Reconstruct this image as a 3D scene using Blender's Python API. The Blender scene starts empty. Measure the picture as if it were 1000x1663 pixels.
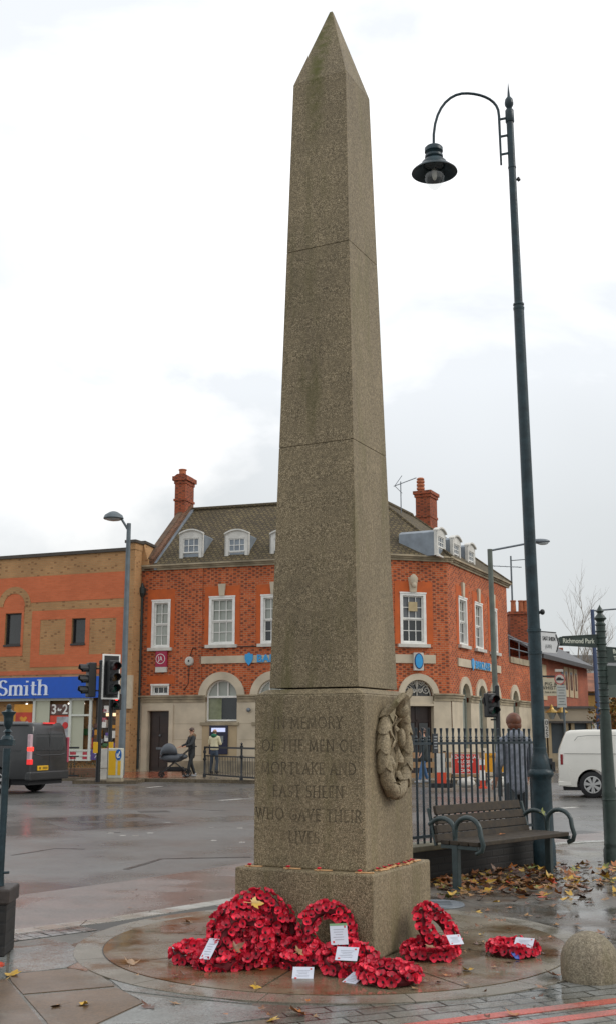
import bpy, bmesh, math, random
from mathutils import Vector, Matrix, Euler
from mathutils.geometry import tessellate_polygon
PI = math.pi
R = math.radians
random.seed(7)
sc = bpy.context.scene
COL = sc.collection
# ------------------------------------------------------------------ camera
CAM_H = 1.5; PITCH = R(11.2); F_PX = 1817.0
cam_d = bpy.data.cameras.new('camera'); cam = bpy.data.objects.new('camera', cam_d); COL.objects.link(cam)
cam.location = (0, 0, CAM_H); cam.rotation_euler = (PI/2 + PITCH, 0, 0)
cam_d.sensor_fit = 'VERTICAL'; cam_d.sensor_height = 36.0; cam_d.lens = F_PX/1663*36
cam_d.clip_end = 2000; cam_d.clip_start = 0.05
sc.camera = cam
sc.view_settings.view_transform = 'Standard'; sc.view_settings.look = 'None'
sc.view_settings.exposure = 0.08; sc.view_settings.gamma = 1.0
# ------------------------------------------------------------------ world: bright broken overcast
SUN_EL = R(38); SUN_AZ = R(100)      # azimuth clockwise from +Y
w = bpy.data.worlds.new('World'); sc.world = w; w.use_nodes = True
nt = w.node_tree; nt.nodes.clear()
def N(tree, t, **kw):
    n = tree.nodes.new(t)
    for k, v in kw.items():
        if hasattr(n, k): setattr(n, k, v)
    return n
out = N(nt, 'ShaderNodeOutputWorld'); bg = N(nt, 'ShaderNodeBackground'); bg.inputs['Strength'].default_value = 0.1
sky = N(nt, 'ShaderNodeTexSky', sky_type='NISHITA'); sky.sun_disc = False
sky.sun_elevation = SUN_EL; sky.sun_rotation = SUN_AZ; sky.air_density = 1.0; sky.dust_density = 2.0
tc = N(nt, 'ShaderNodeTexCoord'); mp = N(nt, 'ShaderNodeMapping'); mp.inputs['Scale'].default_value = (1, 1, 2.2)
mp.inputs['Location'].default_value = (0.35, 0.1, 0.22)
n1 = N(nt, 'ShaderNodeTexNoise'); n1.inputs['Scale'].default_value = 2.3; n1.inputs['Detail'].default_value = 7; n1.inputs['Roughness'].default_value = .52
n1.inputs['Distortion'].default_value = .35
cr = N(nt, 'ShaderNodeValToRGB')
cr.color_ramp.elements[0].position = .47; cr.color_ramp.elements[0].color = (9.3, 9.65, 10.0, 1)
cr.color_ramp.elements[1].position = .58; cr.color_ramp.elements[1].color = (12.8, 12.8, 12.9, 1)
sep = N(nt, 'ShaderNodeSeparateXYZ')
hr = N(nt, 'ShaderNodeValToRGB')      # the cloud base thickens and greys towards the horizon
e = hr.color_ramp.elements; e[0].position = 0.0; e[0].color = (.66, .66, .64, 1); e[1].position = .5; e[1].color = (1.0, 1.0, 1.0, 1)
q = e.new(.20); q.color = (.80, .80, .785, 1)
q = e.new(.34); q.color = (.97, .97, .97, 1)
mul = N(nt, 'ShaderNodeMix', data_type='RGBA', blend_type='MULTIPLY'); mul.inputs['Factor'].default_value = 1
mx = N(nt, 'ShaderNodeMix', data_type='RGBA'); mx.inputs['Factor'].default_value = .93
L = nt.links.new
L(tc.outputs['Generated'], mp.inputs['Vector']); L(mp.outputs[0], n1.inputs['Vector']); L(n1.outputs['Fac'], cr.inputs['Fac'])
L(tc.outputs['Generated'], sep.inputs[0])
n2 = N(nt, 'ShaderNodeTexNoise'); n2.inputs['Scale'].default_value = 1.4; n2.inputs['Detail'].default_value = 4
L(tc.outputs['Generated'], n2.inputs['Vector'])
ma = N(nt, 'ShaderNodeMath', operation='MULTIPLY_ADD'); ma.inputs[1].default_value = .42; ma.inputs[2].default_value = -.21
L(n2.outputs['Fac'], ma.inputs[0]); ad = N(nt, 'ShaderNodeMath', operation='ADD'); L(sep.outputs['Z'], ad.inputs[0]); L(ma.outputs[0], ad.inputs[1])
sx = N(nt, 'ShaderNodeMath', operation='MULTIPLY_ADD'); sx.inputs[1].default_value = -.12; L(sep.outputs['X'], sx.inputs[0]); L(ad.outputs[0], sx.inputs[2])
L(sx.outputs[0], hr.inputs['Fac'])
L(cr.outputs[0], mul.inputs['A']); L(hr.outputs[0], mul.inputs['B'])
L(sky.outputs[0], mx.inputs['A']); L(mul.outputs['Result'], mx.inputs['B']); L(mx.outputs['Result'], bg.inputs['Color']); L(bg.outputs[0], out.inputs[0])
sun_d = bpy.data.lights.new('sun', 'SUN'); sun_d.energy = 1.1; sun_d.angle = R(25); sun_d.color = (1, .95, .88)
sun = bpy.data.objects.new('sun', sun_d); COL.objects.link(sun)
sd = Vector((math.sin(SUN_AZ)*math.cos(SUN_EL), math.cos(SUN_AZ)*math.cos(SUN_EL), math.sin(SUN_EL)))
sun.rotation_euler = sd.to_track_quat('Z', 'Y').to_euler(); sun.location = (10, 0, 30)
# ------------------------------------------------------------------ survey helpers (where things stand, from sight lines)
_c, _s = math.cos(PITCH), math.sin(PITCH)
def ray(px, py):
    r = (px-500)/F_PX; u = (831.5-py)/F_PX
    return r, _c-u*_s, _s+u*_c
def atz(px, py, z=0.0):
    r, y, k = ray(px, py); t = (z-CAM_H)/k
    return r*t, y*t
def aty(px, py, Y):
    r, y, k = ray(px, py); t = Y/y
    return r*t, CAM_H+k*t                      # X, Z
class Frame:                                   # a facade line: u along it (rightwards), v into the building, z up
    def __init__(s, O, E):
        s.O = Vector(O); d = Vector(E)-s.O; s.len = d.length; s.d = d.normalized(); s.a = math.atan2(s.d.y, s.d.x)
        s.n = Vector((-s.d.y, s.d.x))
    def px(s, px, py, v=0):
        r, y, k = ray(px, py); O = s.O+s.n*v
        t = (O.x*s.d.y-O.y*s.d.x)/(r*s.d.y-y*s.d.x)
        return (Vector((r*t, y*t))-O).dot(s.d), CAM_H+k*t
    def w(s, u, v=0):
        p = s.O+s.d*u+s.n*v; return p.x, p.y
# ------------------------------------------------------------------ materials
MAT = {}
def nd(m, t, **kw): return N(m.node_tree, t, **kw)
def newmat(name):
    m = bpy.data.materials.new(name); m.use_nodes = True
    return m, m.node_tree.nodes['Principled BSDF'], m.node_tree.links.new
def mat(name, col, rough=.6, metal=0, var=.12, vs=6, bump=0, bs=60, spec=.5, emit=None, trans=0, coat=0, detail=5):
    if name in MAT: return MAT[name]
    m, b, ln = newmat(name)
    tc = nd(m, 'ShaderNodeTexCoord')
    b.inputs['Roughness'].default_value = rough; b.inputs['Metallic'].default_value = metal
    b.inputs['Specular IOR Level'].default_value = spec; b.inputs['Coat Weight'].default_value = coat
    b.inputs['Transmission Weight'].default_value = trans
    if var:
        n = nd(m, 'ShaderNodeTexNoise'); n.inputs['Scale'].default_value = vs; n.inputs['Detail'].default_value = detail
        ln(tc.outputs['Object'], n.inputs['Vector'])
        mr = nd(m, 'ShaderNodeMapRange'); mr.inputs[1].default_value = .3; mr.inputs[2].default_value = .7
        mr.inputs[3].default_value = 1-var; mr.inputs[4].default_value = 1+var
        ln(n.outputs['Fac'], mr.inputs[0])
        mm = nd(m, 'ShaderNodeMix', data_type='RGBA', blend_type='MULTIPLY'); mm.inputs['Factor'].default_value = 1
        mm.inputs['A'].default_value = (*col, 1); ln(mr.outputs[0], mm.inputs['B']); ln(mm.outputs['Result'], b.inputs['Base Color'])
        rr = nd(m, 'ShaderNodeMapRange'); rr.inputs[3].default_value = max(.02, rough-.1); rr.inputs[4].default_value = min(1, rough+.1)
        ln(n.outputs['Fac'], rr.inputs[0]); ln(rr.outputs[0], b.inputs['Roughness'])
    else: b.inputs['Base Color'].default_value = (*col, 1)
    if bump:
        n = nd(m, 'ShaderNodeTexNoise'); n.inputs['Scale'].default_value = bs; n.inputs['Detail'].default_value = 4
        ln(tc.outputs['Object'], n.inputs['Vector'])
        bu = nd(m, 'ShaderNodeBump'); bu.inputs['Strength'].default_value = bump; bu.inputs['Distance'].default_value = .01
        ln(n.outputs['Fac'], bu.inputs['Height']); ln(bu.outputs[0], b.inputs['Normal'])
    if emit:
        b.inputs['Emission Color'].default_value = (*col, 1); b.inputs['Emission Strength'].default_value = emit
    MAT[name] = m; return m
def brickmat(name, c1, c2, mortar, bw=.225, rh=.075, ms=.01, dark=None, dirt=.25, offset=.5, rough=.85, bump=.5, dscale=1.0, dth=.35, dmix=.8):
    if name in MAT: return MAT[name]
    m, b, ln = newmat(name)
    tc = nd(m, 'ShaderNodeTexCoord')
    br = nd(m, 'ShaderNodeTexBrick'); br.offset = offset
    br.inputs['Scale'].default_value = 1; br.inputs['Brick Width'].default_value = bw; br.inputs['Row Height'].default_value = rh
    br.inputs['Mortar Size'].default_value = ms; br.inputs['Mortar Smooth'].default_value = .2
    br.inputs['Color1'].default_value = (*c1, 1); br.inputs['Color2'].default_value = (*c2, 1); br.inputs['Mortar'].default_value = (*mortar, 1)
    ln(tc.outputs['UV'], br.inputs['Vector'])
    col = br.outputs['Color']
    if dark:                                        # burnt headers, regular along each course
        def mth(op, a, b_=None):
            q = nd(m, 'ShaderNodeMath', operation=op)
            for k_, v_ in ((0, a), (1, b_)):
                if v_ is None: continue
                if isinstance(v_, (int, float)): q.inputs[k_].default_value = v_
                else: ln(v_, q.inputs[k_])
            return q.outputs[0]
        sp = nd(m, 'ShaderNodeSeparateXYZ'); ln(tc.outputs['UV'], sp.inputs[0])
        row = mth('FLOOR', mth('DIVIDE', sp.outputs['Y'], rh)); xx = mth('ADD', mth('DIVIDE', sp.outputs['X'], bw*1.5), mth('MULTIPLY', mth('MODULO', row, 2), .5))
        hd = mth('GREATER_THAN', mth('FRACT', xx), .63)
        cb = nd(m, 'ShaderNodeCombineXYZ'); ln(mth('FLOOR', xx), cb.inputs[0]); ln(row, cb.inputs[1])
        wn = nd(m, 'ShaderNodeTexWhiteNoise', noise_dimensions='2D'); ln(cb.outputs[0], wn.inputs['Vector'])
        gt = mth('MULTIPLY', mth('MULTIPLY', hd, mth('GREATER_THAN', wn.outputs['Value'], dth)), dmix)
        mk = nd(m, 'ShaderNodeMix', data_type='RGBA'); ln(gt, mk.inputs['Factor']); ln(col, mk.inputs['A']); mk.inputs['B'].default_value = (*dark, 1)
        col = mk.outputs['Result']
    n = nd(m, 'ShaderNodeTexNoise'); n.inputs['Scale'].default_value = .8*dscale; n.inputs['Detail'].default_value = 7; n.inputs['Roughness'].default_value = .65
    ln(tc.outputs['UV'], n.inputs['Vector'])
    mr = nd(m, 'ShaderNodeMapRange'); mr.inputs[1].default_value = .3; mr.inputs[2].default_value = .7; mr.inputs[3].default_value = 1-dirt; mr.inputs[4].default_value = 1+dirt*.7
    ln(n.outputs['Fac'], mr.inputs[0])
    mm = nd(m, 'ShaderNodeMix', data_type='RGBA', blend_type='MULTIPLY'); mm.inputs['Factor'].default_value = 1
    ln(col, mm.inputs['A']); ln(mr.outputs[0], mm.inputs['B']); ln(mm.outputs['Result'], b.inputs['Base Color'])
    b.inputs['Roughness'].default_value = rough
    bu = nd(m, 'ShaderNodeBump'); bu.inputs['Strength'].default_value = bump; bu.inputs['Distance'].default_value = .01; bu.invert = True
    ln(br.outputs['Fac'], bu.inputs['Height']); ln(bu.outputs[0], b.inputs['Normal'])
    MAT[name] = m; return m
def granite(name, base, light, darkc, moss=None, scale=170, streak=True, wet=None, algae=False):
    if name in MAT: return MAT[name]
    m, b, ln = newmat(name)
    tc = nd(m, 'ShaderNodeTexCoord')
    n = nd(m, 'ShaderNodeTexNoise'); n.inputs['Scale'].default_value = scale; n.inputs['Detail'].default_value = 2; n.inputs['Roughness'].default_value = .7
    ln(tc.outputs['Object'], n.inputs['Vector'])
    cr = nd(m, 'ShaderNodeValToRGB'); e = cr.color_ramp.elements
    e[0].position = .33; e[0].color = (*darkc, 1); e[1].position = .68; e[1].color = (*light, 1); q = e.new(.5); q.color = (*base, 1)
    ln(n.outputs['Fac'], cr.inputs['Fac'])
    n2 = nd(m, 'ShaderNodeTexNoise'); n2.inputs['Scale'].default_value = 45; n2.inputs['Detail'].default_value = 4
    ln(tc.outputs['Object'], n2.inputs['Vector'])
    n3 = nd(m, 'ShaderNodeTexNoise'); n3.inputs['Scale'].default_value = 1.7; n3.inputs['Detail'].default_value = 8; n3.inputs['Roughness'].default_value = .6
    mp = nd(m, 'ShaderNodeMapping'); mp.inputs['Scale'].default_value = (1, 1, .35 if streak else 1)
    ln(tc.outputs['Object'], mp.inputs['Vector']); ln(mp.outputs[0], n3.inputs['Vector'])
    a = nd(m, 'ShaderNodeMapRange'); a.inputs[1].default_value = .3; a.inputs[2].default_value = .7; a.inputs[3].default_value = .72; a.inputs[4].default_value = 1.25; ln(n2.outputs['Fac'], a.inputs[0])
    c = nd(m, 'ShaderNodeMapRange'); c.inputs[1].default_value = .32; c.inputs[2].default_value = .68; c.inputs[3].default_value = .74; c.inputs[4].default_value = 1.18; ln(n3.outputs['Fac'], c.inputs[0])
    mu = nd(m, 'ShaderNodeMath', operation='MULTIPLY'); ln(a.outputs[0], mu.inputs[0]); ln(c.outputs[0], mu.inputs[1])
    mm = nd(m, 'ShaderNodeMix', data_type='RGBA', blend_type='MULTIPLY'); mm.inputs['Factor'].default_value = 1
    ln(cr.outputs[0], mm.inputs['A']); ln(mu.outputs[0], mm.inputs['B'])
    col = mm.outputs['Result']
    if moss:
        n4 = nd(m, 'ShaderNodeTexNoise'); n4.inputs['Scale'].default_value = 2.6; n4.inputs['Detail'].default_value = 7; n4.inputs['Roughness'].default_value = .68
        mp2 = nd(m, 'ShaderNodeMapping'); mp2.inputs['Scale'].default_value = (1.4, 1.4, .22); mp2.inputs['Location'].default_value = (4.1, 2.7, .6)
        ln(tc.outputs['Object'], mp2.inputs['Vector']); ln(mp2.outputs[0], n4.inputs['Vector'])
        g = nd(m, 'ShaderNodeMapRange'); g.inputs[1].default_value = .52; g.inputs[2].default_value = .68; g.inputs[4].default_value = .6; ln(n4.outputs['Fac'], g.inputs[0])
        mk = nd(m, 'ShaderNodeMix', data_type='RGBA'); ln(g.outputs[0], mk.inputs['Factor']); ln(col, mk.inputs['A']); mk.inputs['B'].default_value = (*moss, 1)
        col = mk.outputs['Result']
    if algae:                                       # green run-down below the point, on the front
        sp = nd(m, 'ShaderNodeSeparateXYZ'); ln(tc.outputs['Object'], sp.inputs[0])
        a1 = nd(m, 'ShaderNodeMath', operation='ADD'); a1.inputs[1].default_value = .035; ln(sp.outputs['X'], a1.inputs[0])
        a2 = nd(m, 'ShaderNodeMath', operation='ABSOLUTE'); ln(a1.outputs[0], a2.inputs[0])
        a3 = nd(m, 'ShaderNodeMapRange'); a3.inputs[1].default_value = .11; a3.inputs[2].default_value = .01; ln(a2.outputs[0], a3.inputs[0])
        a4 = nd(m, 'ShaderNodeMapRange'); a4.inputs[1].default_value = 6.05; a4.inputs[2].default_value = 6.9; ln(sp.outputs['Z'], a4.inputs[0])
        a5 = nd(m, 'ShaderNodeMath', operation='MULTIPLY'); ln(a3.outputs[0], a5.inputs[0]); ln(a4.outputs[0], a5.inputs[1])
        n6 = nd(m, 'ShaderNodeTexNoise'); n6.inputs['Scale'].default_value = 14; n6.inputs['Detail'].default_value = 6; ln(tc.outputs['Object'], n6.inputs['Vector'])
        a6 = nd(m, 'ShaderNodeMapRange'); a6.inputs[1].default_value = .3; a6.inputs[2].default_value = .6; a6.inputs[4].default_value = 1; ln(n6.outputs['Fac'], a6.inputs[0])
        a7 = nd(m, 'ShaderNodeMath', operation='MULTIPLY'); ln(a5.outputs[0], a7.inputs[0]); ln(a6.outputs[0], a7.inputs[1])
        mk = nd(m, 'ShaderNodeMix', data_type='RGBA'); ln(a7.outputs[0], mk.inputs['Factor']); ln(col, mk.inputs['A']); mk.inputs['B'].default_value = (.085, .085, .012, 1); col = mk.outputs['Result']
    ln(col, b.inputs['Base Color'])
    b.inputs['Roughness'].default_value = .7; b.inputs['Specular IOR Level'].default_value = .35
    bu = nd(m, 'ShaderNodeBump'); bu.inputs['Strength'].default_value = .55; bu.inputs['Distance'].default_value = .004
    ln(n.outputs['Fac'], bu.inputs['Height']); ln(bu.outputs[0], b.inputs['Normal'])
    MAT[name] = m; return m
def wetmat(name, c1, c2, c3=None, joint=None, jw=.6, jh=.45, jrot=0, joff=(0, 0), ms=.008, wet=(.04, .42), ws=1.3, speck=90, bump=.25, c3t=(.5, .66), offset=.5, spec=.5):
    """wet stone / asphalt: patches of standing water, stains with shapes of their own, joints"""
    if name in MAT: return MAT[name]
    m, b, ln = newmat(name)
    tc = nd(m, 'ShaderNodeTexCoord')
    def noise(s, d=5, r=.6, loc=(0, 0, 0), sc_=(1, 1, 1)):
        n = nd(m, 'ShaderNodeTexNoise'); n.inputs['Scale'].default_value = s; n.inputs['Detail'].default_value = d; n.inputs['Roughness'].default_value = r
        p = nd(m, 'ShaderNodeMapping'); p.inputs['Location'].default_value = loc; p.inputs['Scale'].default_value = sc_
        ln(tc.outputs['Object'], p.inputs['Vector']); ln(p.outputs[0], n.inputs['Vector']); return n
    def rng(o, a, b_, c, d):
        r = nd(m, 'ShaderNodeMapRange'); r.inputs[1].default_value = a; r.inputs[2].default_value = b_; r.inputs[3].default_value = c; r.inputs[4].default_value = d; ln(o, r.inputs[0]); return r.outputs[0]
    na = noise(2.1, 8); nb = noise(speck, 2, .7); nc = noise(ws, 6, .55, (3, 7, 0))
    mk = nd(m, 'ShaderNodeMix', data_type='RGBA'); ln(rng(na.outputs['Fac'], .35, .65, 0, 1), mk.inputs['Factor']); mk.inputs['A'].default_value = (*c1, 1); mk.inputs['B'].default_value = (*c2, 1)
    col = mk.outputs['Result']
    if c3:
        n3 = noise(1.1, 8, .66, (11, 3, 0)); mk = nd(m, 'ShaderNodeMix', data_type='RGBA'); ln(rng(n3.outputs['Fac'], c3t[0], c3t[1], 0, .85), mk.inputs['Factor']); ln(col, mk.inputs['A']); mk.inputs['B'].default_value = (*c3, 1); col = mk.outputs['Result']
    mm = nd(m, 'ShaderNodeMix', data_type='RGBA', blend_type='MULTIPLY'); mm.inputs['Factor'].default_value = 1; ln(col, mm.inputs['A']); ln(rng(nb.outputs['Fac'], .3, .7, .6, 1.4), mm.inputs['B']); col = mm.outputs['Result']
    hsrc = nb.outputs['Fac']
    if joint:
        br = nd(m, 'ShaderNodeTexBrick'); br.offset = offset; br.inputs['Scale'].default_value = 1; br.inputs['Brick Width'].default_value = jw; br.inputs['Row Height'].default_value = jh
        br.inputs['Mortar Size'].default_value = ms; br.inputs['Mortar Smooth'].default_value = .3
        br.inputs['Color1'].default_value = (.8, .8, .8, 1); br.inputs['Color2'].default_value = (1.15, 1.12, 1.1, 1); br.inputs['Mortar'].default_value = (1, 1, 1, 1)
        p = nd(m, 'ShaderNodeMapping'); p.inputs['Rotation'].default_value = (0, 0, jrot); p.inputs['Location'].default_value = (*joff, 0)
        ln(tc.outputs['Object'], p.inputs['Vector']); ln(p.outputs[0], br.inputs['Vector'])
        mm = nd(m, 'ShaderNodeMix', data_type='RGBA', blend_type='MULTIPLY'); mm.inputs['Factor'].default_value = 1; ln(col, mm.inputs['A']); ln(br.outputs['Color'], mm.inputs['B'])
        mk = nd(m, 'ShaderNodeMix', data_type='RGBA'); ln(br.outputs['Fac'], mk.inputs['Factor']); ln(mm.outputs['Result'], mk.inputs['A']); mk.inputs['B'].default_value = (*joint, 1); col = mk.outputs['Result']
    ln(col, b.inputs['Base Color'])
    rg = rng(nc.outputs['Fac'], .4, .62, wet[0], wet[1]); ln(rg, b.inputs['Roughness'])
    b.inputs['Specular IOR Level'].default_value = spec
    bs_ = rng(nc.outputs['Fac'], .42, .6, .05, bump)
    bu = nd(m, 'ShaderNodeBump'); bu.inputs['Distance'].default_value = .004; ln(bs_, bu.inputs['Strength']); ln(hsrc, bu.inputs['Height'])
    last = bu
    nw = noise(5, 3, .5, (0, 0, 0)); b2 = nd(m, 'ShaderNodeBump'); b2.inputs['Strength'].default_value = .12; b2.inputs['Distance'].default_value = .02; ln(nw.outputs['Fac'], b2.inputs['Height']); ln(bu.outputs[0], b2.inputs['Normal']); last = b2
    if joint:
        b3 = nd(m, 'ShaderNodeBump'); b3.invert = True; b3.inputs['Strength'].default_value = .6; b3.inputs['Distance'].default_value = .006; ln(br.outputs['Fac'], b3.inputs['Height']); ln(b2.outputs[0], b3.inputs['Normal']); last = b3
    ln(last.outputs[0], b.inputs['Normal'])
    MAT[name] = m; return m
def tilemat(name, c1, c2, c3):
    m = brickmat(name, c1, c2, tuple(x*.35 for x in c1), bw=.2, rh=.17, ms=.030, dark=c3, dirt=.35, rough=.9, bump=1.0)
    return m
# ------------------------------------------------------------------ mesh builder
class MB:
    def __init__(s): s.v = []; s.f = []; s.m = []; s.M = None; s.k = 0
    def _add(s, vs, fs, k=None):
        o = len(s.v)
        if s.M: vs = [s.M @ Vector(p) for p in vs]
        s.v += [tuple(p) for p in vs]; s.f += [tuple(i+o for i in f) for f in fs]; s.m += [s.k if k is None else k]*len(fs); return s
    def box(s, x0, x1, y0, y1, z0, z1, k=None):
        vs = [(x, y, z) for z in (z0, z1) for y in (y0, y1) for x in (x0, x1)]
        return s._add(vs, [(0, 2, 3, 1), (4, 5, 7, 6), (0, 1, 5, 4), (2, 6, 7, 3), (0, 4, 6, 2), (1, 3, 7, 5)], k)
    def obox(s, c, size, rot=(0, 0, 0), k=None):
        M = Matrix.Translation(c) @ Euler(rot).to_matrix().to_4x4(); h = [a/2 for a in size]
        vs = [M @ Vector((x*h[0], y*h[1], z*h[2])) for z in (-1, 1) for y in (-1, 1) for x in (-1, 1)]
        return s._add(vs, [(0, 2, 3, 1), (4, 5, 7, 6), (0, 1, 5, 4), (2, 6, 7, 3), (0, 4, 6, 2), (1, 3, 7, 5)], k)
    def beam(s, a, b, wd, ht=None, k=None):
        a = Vector(a); b = Vector(b); d = b-a; ht = ht or wd
        q = d.to_track_quat('X', 'Z'); M = Matrix.Translation((a+b)/2) @ q.to_matrix().to_4x4(); l = d.length/2
        vs = [M @ Vector((x*l, y*wd/2, z*ht/2)) for z in (-1, 1) for y in (-1, 1) for x in (-1, 1)]
        return s._add(vs, [(0, 2, 3, 1), (4, 5, 7, 6), (0, 1, 5, 4), (2, 6, 7, 3), (0, 4, 6, 2), (1, 3, 7, 5)], k)
    def tube(s, pts, r, seg=8, closed=False, cap=True, flat=1, k=None):
        pts = [Vector(p) for p in pts]; n = len(pts); rs = r if isinstance(r, (list, tuple)) else [r]*n
        rings = []; up = Vector((0, 0, 1)); prev = None
        for i, p in enumerate(pts):
            if closed: t = (pts[(i+1) % n]-pts[i-1]).normalized()
            else: t = (pts[min(i+1, n-1)]-pts[max(i-1, 0)]).normalized()
            if prev is None:
                a = up if abs(t.dot(up)) < .95 else Vector((1, 0, 0)); x = t.cross(a).normalized()
            else: x = (prev-t*prev.dot(t)).normalized()
            prev = x; y = t.cross(x)
            rings.append([p+(x*math.cos(2*PI*j/seg)+y*math.sin(2*PI*j/seg)*flat)*rs[i] for j in range(seg)])
        vs = [p for g in rings for p in g]; fs = []
        for i in range(n if closed else n-1):
            a = i*seg; b = ((i+1) % n)*seg
            for j in range(seg): fs.append((a+j, a+(j+1) % seg, b+(j+1) % seg, b+j))
        if cap and not closed: fs += [tuple(range(seg-1, -1, -1)), tuple(range((n-1)*seg, n*seg))]
        return s._add(vs, fs, k)
    def lathe(s, prof, seg=24, c=(0, 0, 0), M=None, k=None):
        vs = []; fs = []; n = len(prof)
        for r, z in prof:
            for j in range(seg):
                p = Vector((r*math.cos(2*PI*j/seg), r*math.sin(2*PI*j/seg), z))
                vs.append((M @ p if M else p)+Vector(c))
        for i in range(n-1):
            for j in range(seg): fs.append((i*seg+j, i*seg+(j+1) % seg, (i+1)*seg+(j+1) % seg, (i+1)*seg+j))
        fs.append(tuple(range(seg-1, -1, -1))); fs.append(tuple(range((n-1)*seg, n*seg)))
        return s._add(vs, fs, k)
    def ell(s, c, rad, seg=12, rings=8, rot=(0, 0, 0), k=None, wob=0):
        M = Matrix.Translation(c) @ Euler(rot).to_matrix().to_4x4(); vs = []; fs = []
        for i in range(1, rings):
            t = PI*i/rings
            for j in range(seg):
                a = 2*PI*j/seg; q = 1+wob*(random.random()-.5)
                vs.append(M @ Vector((rad[0]*math.sin(t)*math.cos(a)*q, rad[1]*math.sin(t)*math.sin(a)*q, rad[2]*math.cos(t)*q)))
        vs += [M @ Vector((0, 0, rad[2])), M @ Vector((0, 0, -rad[2]))]; T = len(vs)-2
        for i in range(rings-2):
            for j in range(seg): fs.append((i*seg+j, (i+1)*seg+j, (i+1)*seg+(j+1) % seg, i*seg+(j+1) % seg))
        for j in range(seg): fs.append((T, j, (j+1) % seg)); fs.append((T+1, (rings-2)*seg+(j+1) % seg, (rings-2)*seg+j))
        return s._add(vs, fs, k)
    def prism(s, poly, y0, y1, k=None):          # polygon in x-z pushed along y
        n = len(poly); vs = [(x, y0, z) for x, z in poly]+[(x, y1, z) for x, z in poly]
        tris = tessellate_polygon([[Vector((x, z, 0)) for x, z in poly]])
        fs = [tuple(t) for t in tris]+[tuple(i+n for i in reversed(t)) for t in tris]+[(i, (i+1) % n, (i+1) % n+n, i+n) for i in range(n)]
        return s._add(vs, fs, k)
    def flatprism(s, poly, z0, z1, k=None):      # polygon in x-y pushed up
        n = len(poly); vs = [(x, y, z1) for x, y in poly]+[(x, y, z0) for x, y in poly]
        tris = tessellate_polygon([[Vector((x, y, 0)) for x, y in poly]])
        fs = [tuple(t) for t in tris]+[tuple(i+n for i in reversed(t)) for t in tris]+[(i, (i+1) % n, (i+1) % n+n, i+n) for i in range(n)]
        return s._add(vs, fs, k)
    def wall(s, outer, holes, y=0, depth=.12, k=None):
        loops = [outer]+holes; flat = [p for l in loops for p in l]
        tris = tessellate_polygon([[Vector((x, z, 0)) for x, z in l] for l in loops])
        vs = [(x, y, z) for x, z in flat]; fs = [tuple(t) for t in tris]; o = len(outer)
        for h in holes:
            n = len(h); b = len(vs); vs += [(x, y+depth, z) for x, z in h]
            fs += [(o+i, o+(i+1) % n, b+(i+1) % n, b+i) for i in range(n)]; o += n
        return s._add(vs, fs, k)
    def build(s, name, mats, parent=None, frame=None, loc=None, rot=None, smooth=False, bevel=0, kind=None, fixn=True):
        me = bpy.data.meshes.new(name); me.from_pydata(s.v, [], s.f)
        mats = mats if isinstance(mats, (list, tuple)) else [mats]
        for m in mats: me.materials.append(m)
        for i, p in enumerate(me.polygons): p.material_index = s.m[i]
        bm = bmesh.new(); bm.from_mesh(me)
        if fixn: bmesh.ops.recalc_face_normals(bm, faces=bm.faces)
        uvl = bm.loops.layers.uv.new('uv')
        for f in bm.faces:
            n = f.normal
            if abs(n.z) > .999 or n.length < .5: t = Vector((1, 0, 0)); b = Vector((0, 1, 0))
            else:
                t = Vector((-n.y, n.x, 0)).normalized(); b = n.cross(t)
                if b.z < 0: b = -b
                if abs(t.x) >= abs(t.y): t = t if t.x > 0 else -t
                else: t = t if t.y > 0 else -t
            for l in f.loops: l[uvl].uv = (l.vert.co.dot(t), l.vert.co.dot(b))
            f.smooth = smooth
        bm.to_mesh(me); bm.free()
        o = bpy.data.objects.new(name, me); COL.objects.link(o)
        if frame: o.location = (frame.O.x, frame.O.y, 0); o.rotation_euler = (0, 0, frame.a)
        if loc: o.location = loc
        if rot: o.rotation_euler = rot
        if parent:
            o.parent = parent
            if frame: o.location = Vector((frame.O.x, frame.O.y, 0))-parent.location
        if bevel:
            b = o.modifiers.new('bevel', 'BEVEL'); b.width = bevel; b.segments = 2; b.limit_method = 'ANGLE'; b.angle_limit = R(40)
        if smooth and not bevel:
            try: me.set_sharp_from_angle(angle=R(42))
            except Exception: pass
        if kind: o['kind'] = kind
        return o
def tag(o, label, cat, group=None):
    o['label'] = label; o['category'] = cat
    if group: o['group'] = group
    return o
def thing(name, label, cat, loc=(0, 0, 0), rz=0, group=None):
    o = bpy.data.objects.new(name, None); COL.objects.link(o); o.location = loc; o.rotation_euler = (0, 0, rz); o.empty_display_size = .2
    return tag(o, label, cat, group)
def copy_tree(o, parent=None):
    kids = list(o.children); c = o.copy(); COL.objects.link(c); c.parent = parent
    for k in kids: copy_tree(k, c)
    return c
def bake(o, name=None):                            # applies modifiers by evaluating
    dg = bpy.context.evaluated_depsgraph_get(); me = bpy.data.meshes.new_from_object(o.evaluated_get(dg))
    o.modifiers.clear(); o.data = me; return o
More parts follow.
